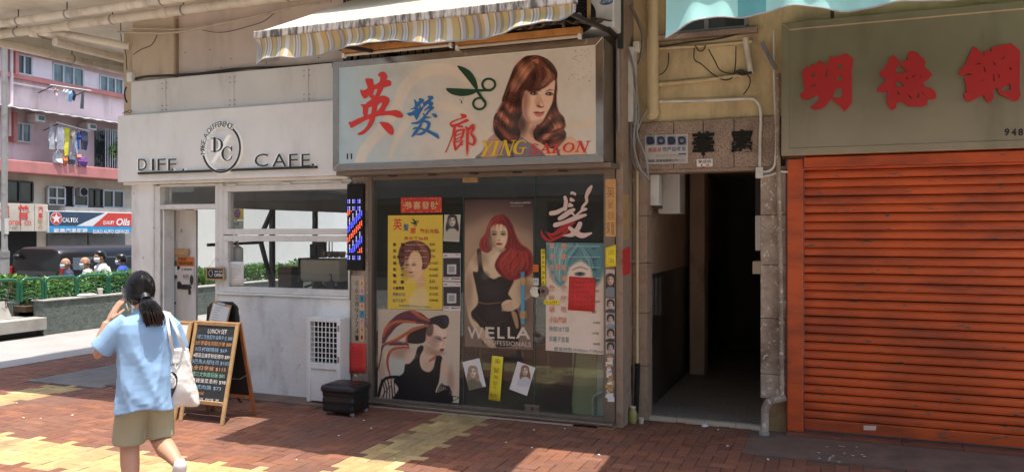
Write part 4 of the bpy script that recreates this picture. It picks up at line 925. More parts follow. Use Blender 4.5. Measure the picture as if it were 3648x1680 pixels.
F_.strands([(200,450),(150,560),(80,700),(70,840),(160,960)], [(330,470),(300,620),(280,760),(250,850),(320,940)], 30, 7, [(150,86,60),(60,28,24),(120,64,46)], .55, 10, 31)
F_.mod(hairp, lambda X, Y: 1 + np.clip((Y-480)/120, 0, 1)*.42*np.sin((Y + .55*np.abs(X-430))*2*np.pi/165 + np.sin(X*.02)*1.2) + np.clip((480-Y)/120, 0, 1)*.22*np.sin((X*.9 - Y*.5)*2*np.pi/190))
skin = (222,184,158)
F_.poly([(400,440),(470,425),(560,425),(640,385),(716,320),(719,400),(706,480),(692,560),(667,620),(630,690),(590,760),(545,798),(500,803),(450,785),(400,740),(370,670),(365,560),(385,480)], skin, 8)
F_.poly([(365,470),(430,450),(440,560),(420,680),(450,780),(400,742),(368,670)], (140,92,74), 60, .75); F_.poly([(440,770),(520,760),(590,740),(545,800),(490,806)], (176,128,106), 30, .6)
F_.poly([(540,470),(575,560),(530,610),(500,560),(520,500)], (186,136,110), 26, .6)
F_.strands([(480,120),(520,260),(500,390),(430,440)], [(720,260),(690,330),(600,390),(520,425)], 70, 12, br_[:4], .8, 7, 11)
F_.strands([(600,170),(640,260),(560,370)], [(720,260),(700,330),(620,395)], 20, 9, hl, .7, 7, 12)
F_.poly([(420,440),(480,420),(560,415),(555,440),(470,455)], (60,30,26), 20, .8)
for (x, y, s_) in ((497,466,1), (662,470,1)):
    F_.poly([(x-48,y-2),(x-15,y-20),(x+20,y-16),(x+40,y+6),(x+5,y+18),(x-30,y+14)], (46,26,22), 10, .95); F_.ell(x+2, y, 26, 9, (215,196,180), .5, .8); F_.ell(x+4, y-1, 11, 11, (40,24,20), .4)
F_.stroke([(620,445),(660,428),(705,430)], [6,12,5], (90,52,38), .85, 5); F_.stroke([(560,480),(578,550),(600,590)], [6,10,6], (176,122,98), .7, 10)
F_.poly([(520,600),(545,590),(575,606),(600,598),(590,618),(550,620)], (120,66,54), 8, .9); F_.stroke([(528,590),(545,560)], 10, (150,98,80), .6, 8)
F_.poly([(484,672),(530,660),(562,668),(606,660),(590,684),(530,686)], (150,70,62), 5); F_.poly([(500,688),(540,684),(600,680),(580,708),(545,720),(515,708)], (196,116,100), 6); F_.stroke([(486,674),(545,682),(604,664)], 5, (84,36,34), .8, 4)
F_.build('printed_face', G, 'attrg', gain=1.22)
yl = yf - .0075
cA = (1220, 240, 4.5625)
traced('red_character', [('poly', [(590,150),(582,125),(600,95),(640,75),(685,85),(718,120),(726,155),(712,205),(745,208),(778,222),(795,265),(785,295),(740,315),(670,330),(655,360),(605,475),(650,462),(700,470),(745,500),(766,545),(745,600),(720,640),(685,708),(760,708),(860,697),(920,712),(960,745),(985,790),(965,820),(900,818),(840,795),(760,780),(650,785),(540,805),(520,865),(470,960),(400,1040),(340,1085),(280,1102),(238,1085),(270,1065),(330,1030),(380,980),(415,920),(435,845),(330,885),(150,985),(120,940),(98,893),(150,885),(250,835),(345,795),(330,740),(335,690),(325,640),(290,607),(340,605),(375,600),(400,572),(440,545),(480,515),(455,500),(432,462),(400,495),(360,510),(320,470),(295,410),(292,362),(335,378),(380,362),(412,332),(395,280),(370,195),(420,183),(480,190),(497,210),(515,285),(560,270),(590,250),(612,225),(615,180),(612,135),(600,155)],
   [[(522,358),(572,355),(535,462),(490,450)], [(570,620),(600,590),(652,567),(630,630),(590,690),(552,722),(558,665)], [(422,655),(485,640),(465,760),(403,775)]]),
   ('poly', [(605,893),(660,888),(730,900),(785,935),(825,990),(835,1050),(815,1098),(780,1095),(720,1045),(660,980),(625,930)])], cA, yl, .003, 'red', G)
cB = (1440, 330, 4.943)
traced('blue_character', [('poly', [(97,298),(180,255),(188,200),(172,125),(195,130),(225,168),(262,150),(258,108),(300,100),(347,128),(325,180),(280,205),(295,240),(300,270),(345,230),(330,290),(290,350),(245,440),(220,485),(195,450),(165,400),(100,415),(70,395),(50,362),(110,350),(180,310),(185,295),(130,297)], [[(240,265),(262,228),(275,250),(255,290)]]),
   ('poly', [(410,75),(440,57),(490,62),(517,85),(505,115),(465,145),(510,180),(505,215),(490,240),(525,258),(522,282),(480,315),(440,350),(405,395),(380,380),(400,345),(430,310),(445,285),(400,300),(360,330),(350,320),(370,290),(430,235),(435,205),(400,215),(355,255),(345,230),(330,205),(340,175),(380,155),(420,125),(435,105)]),
   ('rib', [(340,370),(365,420),(330,470),(240,530),(135,545)], [20,50,60,44,24]), ('rib', [(370,440),(430,440),(478,436)], [40,26,8]),
   ('rib', [(290,540),(360,510),(430,535),(435,580),(390,660),(310,725),(220,742)], [16,34,60,54,50,46,16]), ('rib', [(150,655),(200,625),(300,640),(400,672),(500,720),(570,760),(605,800)], [10,34,30,44,56,60,30]), ('rib', [(300,560),(240,650),(180,730),(135,780)], [40,50,50,14]),
   ('poly', [(480,380),(530,370),(575,395),(578,430),(550,445),(525,430),(505,400)])], cB, yl, .003, 'blue', G)
traced('red_character', [('poly', [(988,380),(1040,378),(1085,393),(1102,420),(1085,445),(1030,460),(960,480),(890,510),(835,545),(835,560),(890,553),(960,535),(1020,505),(1070,475),(1110,465),(1140,490),(1120,515),(1060,535),(1000,560),(930,595),(860,615),(815,590),(800,545),(825,515),(900,480),(960,460),(1005,445),(1010,415)]),
   ('poly', [(868,610),(912,615),(890,690),(850,800),(805,900),(770,990),(740,1055),(722,1045),(740,1010),(775,930),(810,840),(845,740)]),
   ('rib', [(960,595),(1025,602)], 34), ('rib', [(900,700),(888,800),(884,900),(905,1005)], [34,36,40,40]), ('rib', [(892,712),(960,665),(1060,655)], 36), ('rib', [(1050,655),(1030,760),(1000,830)], [40,36,26]), ('rib', [(905,765),(1000,722)], 20), ('rib', [(905,835),(1020,772)], 18), ('rib', [(900,885),(1000,840)], 22), ('rib', [(908,1000),(960,950),(1010,890),(1045,840)], [36,32,40,6]), ('rib', [(1000,880),(1028,930)], [30,12]),
   ('rib', [(1085,605),(1120,660),(1115,800),(1112,1000),(1110,1125)], [24,46,46,38,4]), ('rib', [(1120,670),(1160,630),(1205,580)], [30,50,50]), ('rib', [(1215,580),(1222,640),(1185,725),(1235,800),(1245,860),(1215,920),(1150,895)], [56,46,36,48,50,40,20])], cB, yl, .003, 'red', G)
def ring(cx, cy, rx, ry, w): return ('rib', [(cx+rx*math.cos(k*math.pi/8), cy+ry*math.sin(k*math.pi/8)) for k in range(16)], w, True)
traced('scissors_emblem', [('poly', [(1122,203),(1180,215),(1235,250),(1275,310),(1292,370),(1290,405),(1270,390),(1200,300)]), ('poly', [(1030,388),(1100,388),(1200,392),(1290,398),(1290,412),(1240,440),(1160,452),(1090,440),(1050,420)]), ('rib', [(1285,405),(1400,403)], 20), ring(1385, 355, 53, 47, 18), ring(1307, 515, 51, 47, 18), ('rib', [(1285,405),(1352,500)], 22)], c1, yl, .003, 'dgreen', G)
sf = 6
for nm, its in (('yellow_letter', [('rib',[(1347,832),(1372,890)],22),('rib',[(1420,830),(1376,890)],9),('rib',[(1374,884),(1338,944)],22),('rib',[(1326,832),(1374,830)],sf),('rib',[(1402,830),(1434,828)],sf),('rib',[(1312,947),(1364,943)],sf)]),
  ('yellow_letter', [('rib',[(1456,832),(1422,940)],24),('rib',[(1430,829),(1482,827)],sf),('rib',[(1396,943),(1452,940)],sf)]), ('yellow_letter', [('rib',[(1522,830),(1484,936)],9),('rib',[(1522,828),(1552,938)],26),('rib',[(1596,822),(1558,936)],9),('rib',[(1498,829),(1536,827)],sf),('rib',[(1466,941),(1506,938)],sf),('rib',[(1576,822),(1614,820)],sf)]),
  ('yellow_letter', [('rib',[(1694,838),(1672,822),(1634,832),(1606,875),(1606,915),(1634,931),(1662,925),(1674,890)],[9,10,14,26,24,12,12,18]),('rib',[(1642,884),(1698,880)],8)])): traced(nm, its, c1, yl, .002, 'gold', G)
for its in ([('rib',[(1795,860),(1770,851),(1748,863),(1754,885),(1778,905),(1770,928),(1742,935),(1722,922)],[9,8,14,18,18,14,8,9])], [('rib',[(1868,856),(1812,927)],8),('rib',[(1864,853),(1886,924)],20),('rib',[(1834,902),(1878,898)],sf),('rib',[(1800,930),(1830,928)],sf),('rib',[(1868,928),(1904,925)],sf)], [('rib',[(1952,858),(1925,920)],20),('rib',[(1908,925),(1964,921),(1978,896)],[sf,8,5]),('rib',[(1930,856),(1974,854)],sf)],
  [('rib',[(2052+38*math.cos(k*.3927)-8*math.sin(k*.3927), 880+36*math.sin(k*.3927)) for k in range(16)],[20,18,14,9,8,9,14,18]*2,True)], [('rib',[(2148,834),(2118,912)],8),('rib',[(2148,832),(2182,912)],22),('rib',[(2216,828),(2188,912)],8),('rib',[(2124,834),(2160,832)],sf),('rib',[(2104,916),(2138,913)],sf),('rib',[(2198,829),(2234,827)],sf)]): traced('red_letter', its, c1, yl, .002, 'red', G)
txt('house_number', '11', cb(c1, 200, 930, 243, 978), yl, 'ink', G, bold=.02, depth=.002)

# ---- batten lights and corrugated strip above the sign
for i, (ua, va, ub, vb) in enumerate(((1222, 185, 1612, 160), (1625, 160, 2072, 125))):
    y = -.42; a = at(ua, va, y); b = at(ub, vb, y); zc = (a.z+b.z)/2
    t = thing('batten_light', 'rusty orange batten light above the salon sign, %s of the two' % ('left', 'right')[i], 'lamp', ((a.x+b.x)/2, y, zc), group='batten lights over the salon sign')
    MB().box(a.x, b.x, y-.03, y+.05, zc, zc+.062).build('housing', M_['rust'], t, bevel=.006); MB().tube([(a.x+.03, y-.01, zc-.022), (b.x-.03, y-.01, zc-.022)], .014, 8).build('tube', M_['cream'], t, smooth='auto')
    for xx in (a.x+.015, b.x-.015): MB().box(xx-.014, xx+.014, y-.028, y+.02, zc-.045, zc-.002).build('lamp_holder', M_['whiteplastic'], t, bevel=.003)
    MB().bar((a.x+.3, y+.04, zc+.03), (a.x+.3, -.02, zc+.12), .025).build('bracket', M_['darkmetal'], t)
t = thing('corrugated_roof_strip', 'dark weathered corrugated sheet laid over the salon sign', 'roof sheet', (-3.3, -.2, 3.6))
n = 150; m = MB(); vs = []
for j, (y, dz) in enumerate(((-.50, -.03), (-.2, .03), (.15, .09))):
    for i in range(n+1):
        x = -4.86 + (3.04)*i/n; vs.append((x, y + .01*math.sin(i*.9), 3.66 + dz + .014*math.sin(i*1.25) + .008*math.sin(i*.21)))
fs = [(j*(n+1)+i, j*(n+1)+i+1, (j+1)*(n+1)+i+1, (j+1)*(n+1)+i) for j in range(2) for i in range(n)]
m.add(vs, fs).build('sheet', M_['timberdark'], t, smooth=True).modifiers.new('t', 'SOLIDIFY').thickness = .006
for k in range(22): 
    x = -4.75 + k*.134; MB().bar((x, -.52, 3.632), (x+.03, .1, 3.72), .022, .03).build('rib', M_['darkmetal'], t)
t = thing('awning_bracket', 'dark steel bracket frame holding the striped awning over the salon', 'bracket', (-4.7, -.1, 3.55))
for xx in (-4.86, -4.79, -4.70): MB().bar((xx, .08, 3.50), (xx, .08, 4.35), .022 if xx != -4.79 else .05).build('post', M_['darkmetal'], t)
MB().box(-4.93, -4.58, -.05, .09, 3.53, 3.58).build('foot_plate', M_['darkmetal'], t, bevel=.004)
for k in range(9): MB().bar((-4.55+k*.09, .1, 3.60), (-4.55+k*.09, .1, 3.80), .012).build('baluster', M_['darkmetal'], t)
MB().bar((-4.6, .1, 3.80), (-3.75, .1, 3.80), .02).build('rail', M_['darkmetal'], t)

# ---- awnings
def awning(name, label, x0, x1, yF, zF, yW, zW, drop, stripes, fold, seed, sag, topc=(.5,.48,.38)):
    t = thing(name, label, 'awning', ((x0+x1)/2, yW, zW)); rng = random.Random(seed); n = 220
    cols = []
    top = []; tc = []
    for j in range(13):
        f = j/12
        for i in range(n+1):
            x = x0 + (x1-x0)*i/n; top.append((x, yW + (yF-yW)*f, zW + (zF-zW)*f - sag*math.sin(math.pi*f)*(.7+.3*math.sin(i*.05))))
    fs = [(j*(n+1)+i, j*(n+1)+i+1, (j+1)*(n+1)+i+1, (j+1)*(n+1)+i) for j in range(12) for i in range(n)]
    def colour(i, lighten=0):
        c = stripes(i/n*(x1-x0)); return tuple(a + (1-a)*lighten for a in c)
    cf = [tuple(.55*a + .45*b for a, b in zip(colour(f[0] % (n+1)), topc)) for f in fs]
    link('canopy', to_mesh('canopy', top, fs, cf, M_['attrcloth']), t)
    # hanging valance with folds and a scalloped hem
    vs = []; nz = 10
    for j in range(nz+1):
        f = j/nz
        for i in range(n+1):
            u = i/n; x = x0 + (x1-x0)*u; hem = drop*(1 + .06*math.sin(x*11+1) + fold*.14*math.sin(x*4.3) + fold*(.35*math.exp(-u*30) - .55*math.exp(-(1-u)*22)))
            yy = yF - .012 + f*(.028*math.sin(x*9.7)+.03*fold*math.sin(x*5.1+f*2) + .012*math.sin(x*31)) + .03*math.sin(f*3.1)*fold
            vs.append((x, yy, zF - .045 - hem*f))
    fs = [(j*(n+1)+i, j*(n+1)+i+1, (j+1)*(n+1)+i+1, (j+1)*(n+1)+i) for j in range(nz) for i in range(n)]
    link('valance', to_mesh('valance', vs, fs, [colour(f[0] % (n+1)) for f in fs], M_['attrcloth']), t).data.polygons.foreach_set('use_smooth', [True]*len(fs))
    m = MB().tube([vs[nz*(n+1)+i] for i in range(0, n+1, 2)], .006, 6); m.build('hem_cord', M_['grey'], t)
    return t
def stripes1(x):
    k = (x*1.45) % .42; w = (.53,.51,.47); y = (.47,.36,.17); ol = (.30,.25,.11); v = (.37,.34,.37); g = (.26,.24,.22)
    for lim, c in ((.05,w),(.062,g),(.12,y),(.132,w),(.15,ol),(.165,w),(.19,v),(.20,w),(.225,ol),(.24,y),(.285,y),(.30,g),(.315,w),(.335,v),(.345,w),(.36,g),(.375,ol),(.42,y)):
        if k < lim: return c
    return w
aw = awning('striped_awning', 'faded yellow, grey and white striped awning with stained edge over the salon', -4.40, -1.66, -1.88, 3.43, .05, 4.33, .165, stripes1, 1, 4, .02)
P = bpy.data.materials.new('stain')
M_['stain'] = pm('mildewed_edge', (.55,.50,.44), .85, var=.1, dirt=(.05,.04,.032), dscale=16, damt=.9, dstretch=(1.6,1,.3), dlo=.42, dhi=.6)
m = MB(); vs = []; n = 60
m.box(-4.41, -1.65, -1.905, -1.86, 3.372, 3.435); m.build('front_bar', M_['stain'], aw, bevel=.008)
MB().quad((-4.39,-1.87,3.38), (-4.38,-1.6,3.50), (-4.37,-1.62,3.24), (-4.38,-1.9,3.17)).build('side_flap', M_['attrcloth'] if False else pm('silvery_lining', (.5,.49,.46), .5, var=.25, vscale=7), aw)
for xx in (-4.2, -1.86): MB().bar((xx, .05, 3.62), (xx, -.95, 3.50), .035).build('arm', M_['darkmetal'], aw); MB().bar((xx, -.95, 3.50), (xx, -1.85, 3.40), .03).build('arm', M_['darkmetal'], aw)
teal = lambda x: (.30,.56,.51) if not (.45 < x < .62 or 1.5 < x < 1.68) else (.10,.32,.32)  # darker teal bands put the awning's shadow patch into the cloth colour
aw2 = awning('teal_awning', 'teal and white fabric awning hanging over the stair entrance and steel sign', -1.04, 3.2, -1.88, 3.50, .35, 4.2, .285, teal, .55, 9, .03, (.4,.6,.55))
MB().box(-1.05, 3.21, -1.905, -1.86, 3.45, 3.51).build('front_bar', M_['whiteplastic'], aw2, bevel=.006)

# ---- air conditioner outdoor unit
t = thing('air_conditioner', 'white outdoor air conditioner with round black fan above the right end of the salon sign', 'air conditioner', (-2.05, -.15, 3.58))
xa, xb = at(2000, 40, -.3).x, at(2188, 40, -.3).x; zb = at(2080, 108, -.3).z
MB().box(xa, xb, -.30, .02, zb, zb+.55).build('casing', M_['whiteplastic'], t, bevel=.015)
fc = at(2063, 58, -.31); m = MB()
MB().tube([(fc.x, -.302, fc.z), (fc.x, -.308, fc.z)], .155, 32).build('fan_opening', M_['matteblack'], t, smooth='auto')
for r_ in (.03, .055, .08, .105, .13, .152): MB().tube([(fc.x+r_*math.cos(k*math.pi/16), -.318, fc.z+r_*math.sin(k*math.pi/16)) for k in range(32)], .0028, 5, closed=True).build('guard_ring', M_['darkmetal'], t)
for k in range(8): MB().tube([(fc.x+.02*math.cos(k*math.pi/4), -.318, fc.z+.02*math.sin(k*math.pi/4)), (fc.x+.152*math.cos(k*math.pi/4), -.318, fc.z+.152*math.sin(k*math.pi/4))], .0028, 5).build('guard_spoke', M_['darkmetal'], t)
MB().tube([(fc.x, -.31, fc.z), (fc.x, -.323, fc.z)], .03, 16).build('hub', M_['grey'], t, smooth='auto')
lg = at(2160, 8, -.305); m = MB(); m.add([(lg.x+.062*math.cos(k*.2618), -.3065, lg.z+.026*math.sin(k*.2618)) for k in range(24)], [tuple(range(24))]); m.build('badge', M_['inkb'], t); txt('badge_lettering', 'Carrier', (2138, 0, 2182, 13), -.3085, 'inkw', t, shear=.25)
MB().bar((fc.x+.10, -.335, fc.z+.25), (fc.x+.10, -.335, fc.z-.05), .03, .02).build('strut', M_['wood'], t)
for xx in (xa+.05, xb-.05): MB().bar((xx, -.34, zb-.02), (xx, .15, zb-.02), .035).build('bracket', M_['darkmetal'], t)

# ================================================================== POSTERS ON THE SALON GLASS
yi = .010       # just in front of the panes, under the notices
def poster_thing(name, label, cat, u, v): return thing(name, label, cat, at(u, v, yi))
c3b = (1200, 600, 2.281)
t = poster_thing('greeting_banner', 'red and gold new year greeting banner above the yellow price list', 'banner', 1500, 757)
P = Print(cb(c3b, 519, 237, 852, 361), yi, 70, 28, (196, 44, 30)).set(c3b); rr = random.Random(2)
for i in range(50):
    e = rr.choice((0, 1)); x = rr.uniform(522, 560) if e else rr.uniform(805, 848); P.ell(x, rr.uniform(240, 358), rr.uniform(3, 8), rr.uniform(2, 6), (214,150,50), .4, .8)
for i in range(24): P.ell(rr.uniform(560,800), rr.choice((243, 352)), rr.uniform(3,9), 4, (214,150,50), .4, .8)
P.build('print', t)
for i, ch_ in enumerate('恭喜發財'): txt('gold_character', ch_, cb(c3b, 550+i*70, 268, 612+i*70, 330), yi-.002, pm('gold_leaf', (.68,.48,.22), .4) if i == 0 else MATS['gold_leaf'], t, bold=.02)
t = poster_thing('price_list', 'yellow price list with a short-haired woman taped to the left salon pane', 'poster', 1480, 1100)
P = Print([(1382,767),(1577,765),(1576,1102),(1381,1099)], yi, 110, 190, (222, 190, 62)).set(c3b)
P.poly([(600,1150),(580,1080),(620,1010),(680,960),(720,980),(740,1060),(720,1140)], (222,196,140), 26, .9); P.poly([(640,880),(650,960),(700,960),(720,930),(700,860)], (216,170,120), 14)
P.poly([(545,720),(560,800),(590,860),(620,905),(655,905),(690,860),(710,800),(705,720),(640,680),(580,690)], (226,184,140), 8)
P.poly([(505,760),(500,690),(520,630),(570,595),(640,585),(710,605),(755,650),(765,720),(745,780),(715,820),(690,815),(700,760),(690,700),(640,670),(600,690),(575,750),(560,730),(540,790),(520,800)], (96,44,34), 7)
P.strands([(640,590),(560,640),(520,720),(525,790)], [(640,600),(620,650),(600,690),(570,740)], 26, 7, [(130,64,44),(70,30,26),(150,80,56)], .8, 5, 3); P.strands([(640,590),(720,640),(755,720),(730,800)], [(640,600),(660,660),(690,720),(700,800)], 26, 7, [(130,64,44),(70,30,26),(160,90,60)], .8, 5, 4)
P.face(598, 782, 56, skin=(226,184,140), lip=(196,56,60)); P.build('print', t)
for ch_, box, mt in (('英',(458,405,530,500),'red'),('髮',(540,448,585,507),'inkb'),('廊',(597,478,640,530),'red'),('歡迎光臨',(675,490,830,526),'inkr'),('男女賓價目',(545,552,738,580),'inkr')): txt('lettering', ch_, cb(c3b, *box), yi-.002, mt, t, bold=.015)
traced('scissors_emblem', [('poly', [(610,405),(640,425),(650,455),(635,445)]), ('poly', [(598,437),(640,440),(652,450),(630,455)]), ring(655,430,9,8,4), ring(640,460,9,8,4)], c3b, yi-.002, .0005, 'dgreen', t)
rows = [('單    剪','60'),('洗    吹','60'),('洗 剪 吹','70'),('焗    油','100起'),('染    髮','160起'),('電    髮','180起'),('剃    鬚','30'),('小童單剪','50起'),('晚裝SET頭','120起'),('負離子直髮','380起')]
for i, (a_, b_) in enumerate(rows):
    yy = 603 + i*50.2; wv = 92 if i < 8 else 105; bx = (455, yy, 455+wv, yy+29)
    txt('lettering', a_, cb(c3b, *bx), yi-.002, 'ink' if i < 8 else 'inkg', t, bold=.02); txt('price', '$'+b_, cb(c3b, 752, yy, 798+(26 if '起' in b_ else 0), yy+26), yi-.002, 'ink', t)
    if i in (0,1,2,3,4,6):
        m = MB()
        for k in range(15): p0 = at(c3b[0]+(556+k*12)/c3b[2], c3b[1]+(yy+15)/c3b[2], yi-.002); m.box(p0.x, p0.x+.010, yi-.0025, yi-.002, p0.z-.002, p0.z+.002)
        m.build('dash_line', M_['inkw'], t)
txt('lettering', '營業時間:(9:00am-7:00pm)', cb(c3b, 503, 1102, 768, 1126), yi-.002, 'inkt', t)
def small_portrait(name, label, quad, crop, bg, hair, skin, cloth, fx, fy, w, res=(34, 46), y=None, cat='picture', hl=None, long=True):
    P = Print(quad, yi if y is None else y, res[0], res[1], bg).set(crop)
    P.poly([(fx-w*2.6, fy+w*5.5), (fx-w*2.2, fy+w*3), (fx-w*.6, fy+w*2.2), (fx+w*.8, fy+w*2.2), (fx+w*2.2, fy+w*3), (fx+w*2.6, fy+w*5.5)], cloth, w*.3)
    if long: P.poly([(fx-w*.2, fy-w*1.7), (fx+w*1.2, fy-w*1.2), (fx+w*1.5, fy+w*.3), (fx+w*1.9, fy+w*1.8), (fx+w*1.7, fy+w*3.2), (fx+w*.7, fy+w*2.4), (fx-w*.8, fy+w*2.4), (fx-w*1.7, fy+w*3.2), (fx-w*1.9, fy+w*1.8), (fx-w*1.5, fy+w*.3), (fx-w*1.2, fy-w*1.2)], hair, w*.3)
    else: P.poly([(fx-w*.2, fy-w*1.7), (fx+w*1.3, fy-w*1.2), (fx+w*1.5, fy+w*.5), (fx+w*1.1, fy+w*1.1), (fx-w*1.2, fy+w*1.1), (fx-w*1.5, fy+w*.3), (fx-w*1.3, fy-w*1.2)], hair, w*.3)
    P.ell(fx, fy+w*.35, w*.95, w*1.45, skin, .2); P.poly([(fx-w*1.1, fy-w*.2), (fx-w*.9, fy-w*1.3), (fx, fy-w*1.6), (fx+w*.95, fy-w*1.2), (fx+w*1.05, fy-w*.2), (fx+w*.5, fy-w*.7), (fx-w*.4, fy-w*.6)], hair, w*.3)
    P.face(fx, fy, w, skin=skin); return P
t = poster_thing('portrait_card', 'small pale card of a long-haired woman, upper right of the yellow price list', 'picture', 1610, 860)
small_portrait('', '', [(1583,764),(1641,764),(1636,861),(1579,858)], c3b, (196,192,176), (38,36,36), (200,194,182), (178,172,158), 938, 420, 28, (40, 60)).build('print', t)
for i, (v0, v1) in enumerate(((901, 1000), (1003, 1104))):
    t = poster_thing('payment_sheet', 'white payment sheet with black panel on the salon glass, %s of the two' % ('upper', 'lower')[i], 'notice', 1610, v1); t['group'] = 'payment sheets on the salon glass'
    P = Print((1578, v0, 1641, v1), yi, 32, 50, (212, 202, 200)); H_ = v1-v0
    P.poly([(1579, v0+H_*.17), (1640, v0+H_*.17), (1640, v0+H_*.86), (1579, v0+H_*.86)], (44,42,44), 1.5, 1, False); P.poly([(1593, v0+H_*.41), (1625, v0+H_*.41), (1625, v0+H_*.75), (1593, v0+H_*.75)], (206,204,204), 1, 1, False); P.poly([(1598, v0+H_*.46), (1620, v0+H_*.46), (1620, v0+H_*.70), (1598, v0+H_*.70)], (150,150,150), 1, 1, False)
    P.stroke([(1582, v0+H_*.92), (1598, v0+H_*.92)], 4, (120,118,118), 1, 1); P.stroke([(1608, v0+H_*.92), (1638, v0+H_*.92)], 3, (40,40,40), 1, 1); P.stroke([(1582, v0+H_*.09), (1592, v0+H_*.09)], 3, (90,80,90), 1, 1); P.stroke([(1622, v0+H_*.07), (1634, v0+H_*.07)], 2, (200,60,90), 1, 1); P.build('print', t)
# punk-hair poster
cP = (1340, 1090, 3.387)
t = poster_thing('hair_poster', 'large square poster of a woman with swept orange and purple hair in a black vest', 'poster', 1500, 1430)
P = Print([(1348,1099),(1640,1106),(1635,1434),(1345,1419)], yi, 170, 180, (186, 170, 148)).set(cP); P.ell(800, 700, 700, 800, (206,190,168), 1.2, .8)
P.poly([(0,900),(40,700),(110,560),(200,520),(330,520),(480,520),(540,560),(560,700),(350,900),(100,1186),(0,1186)], (212,186,164), 16); P.poly([(760,620),(850,680),(930,790),(985,920),(1010,1060),(940,1000),(850,860),(780,800)], (212,180,156), 14)
P.poly([(165,610),(250,600),(340,640),(340,740),(310,820),(180,830),(140,740)], (196,194,180), 8)
P.poly([(590,470),(660,520),(740,580),(780,620),(760,760),(640,800),(540,760),(520,640)], (216,184,158), 12)
P.poly([(500,500),(560,470),(570,520),(530,600),(530,700),(570,770),(640,790),(690,740),(715,640),(735,590),(795,610),(780,700),(760,900),(720,1040),(870,1000),(880,1186),(210,1186),(270,1000),(210,900),(260,850),(330,800),(350,700),(400,690),(460,620)], (26,26,30), 8)
for (x, y, rx, ry, c_, al) in ((300,560,120,70,(150,112,94),.6),(420,590,70,50,(226,200,178),.5),(60,760,50,160,(176,146,126),.6),(900,880,40,150,(160,126,106),.6),(640,520,60,60,(170,132,110),.6),(620,720,70,60,(196,160,134),.5)): P.ell(x, y, rx, ry, c_, 1.0, al)
P.poly([(640,650),(700,600),(730,580),(715,630),(640,670)], (140,72,60), 14, .7)
P.poly([(610,240),(690,220),(800,250),(860,290),(855,340),(850,400),(832,470),(822,540),(790,582),(740,570),(660,500),(620,470),(600,380)], (222,190,166), 9)
for (x, y, rx, ry, c_, al) in ((690,440,60,110,(176,138,116),.7),(740,560,80,30,(160,120,100),.7),(770,330,60,60,(236,208,184),.5),(800,470,30,50,(234,204,180),.5),(750,400,60,30,(170,130,112),.6)): P.ell(x, y, rx, ry, c_, 1.0, al)
P.poly([(590,370),(620,355),(645,400),(640,450),(610,450)], (206,160,136), 8); P.poly([(600,240),(680,215),(690,300),(660,360),(610,350),(595,290)], (92,70,60), 18, .85)
P.poly([(560,200),(640,150),(740,115),(830,105),(870,130),(880,190),(860,250),(820,272),(780,262),(740,230),(690,215),(620,225)], (34,24,32), 8); P.poly([(800,130),(860,140),(870,200),(840,230)], (66,62,84), 40, .6)
P.poly([(600,230),(480,260),(400,320),(370,390),(380,440),(520,450),(590,420),(600,330)], (36,28,26), 10)
oc = [(178,92,56),(194,118,78),(150,66,44)]; pc_ = [(104,44,56),(130,58,62),(84,36,52),(60,34,54)]
P.strands([(640,170),(520,80),(400,60),(260,110),(150,220),(90,340),(80,440)], [(640,200),(500,200),(380,180),(260,230),(170,320),(120,390),(100,430)], 46, 22, pc_, .9, 12, 5, 6)
P.strands([(640,165),(540,110),(470,60),(400,45)], [(640,180),(560,150),(490,110),(430,70)], 12, 20, oc, .9, 6, 6, 6); P.strands([(480,190),(330,170),(200,190),(110,260),(85,360)], [(480,200),(340,195),(220,215),(130,290),(95,370)], 14, 20, oc, .95, 6, 7, 6)
P.strands([(620,215),(450,260),(330,330),(220,400),(110,440)], [(610,235),(470,280),(350,350),(240,420),(130,460)], 16, 20, oc, .95, 6, 8, 6); P.strands([(450,280),(380,350),(360,430),(390,490)], [(420,300),(370,360),(375,440),(400,500)], 6, 16, oc, .95, 4, 9, 6)
P.strands([(400,490),(300,490),(200,510),(150,570),(130,700),(190,900)], [(390,515),(300,510),(210,535),(165,590),(145,700),(180,880)], 12, 14, oc, .9, 6, 10, 5); P.strands([(130,440),(70,480),(60,600),(20,760)], [(160,470),(90,490),(60,620),(30,780)], 8, 10, pc_, .8, 5, 11, 5); P.strands([(360,430),(250,430),(160,440)], [(400,470),(280,470),(150,470)], 14, 12, pc_, .8, 8, 12, 5)
P.stroke([(720,380),(760,390),(785,405)], [8,22,10], (40,34,44), .95, 8); P.stroke([(820,385),(850,372)], [16,8], (40,34,40), .95, 8); P.stroke([(690,375),(740,360),(790,375)], [5,9,6], (70,50,44), .7, 6); P.ell(740, 392, 26, 12, (120,140,190), .5, .6)
P.stroke([(800,400),(820,450),(795,480)], [6,12,8], (180,138,116), .8, 12); P.poly([(770,515),(800,505),(822,512),(815,535),(790,548),(768,535)], (150,76,70), 5); P.stroke([(770,527),(818,522)], 5, (70,30,30), .9, 4)
for k in range(5): P.stroke([(60+k*40, 880+20*(k%2)), (100+k*30, 1000), (80+k*40, 1130)], 12, (22,20,22), 1, 5)
P.stroke([(30,1080),(70,920),(140,860),(260,850)], 34, (24,22,24), 1, 8); P.stroke([(60,1100),(180,960),(200,1110)], 9, (24,22,24), 1, 5)
for k in range(6): P.stroke([(730+k*28, 1060-k*6), (770+k*20, 960), (800+k*22, 930+k*22)], 13, (24,20,20), 1, 5)
P.stroke([(880,1090),(940,1085),(1000,1100),(940,1130),(880,1140)], 8, (24,20,20), 1, 4)
P.build('print', t)
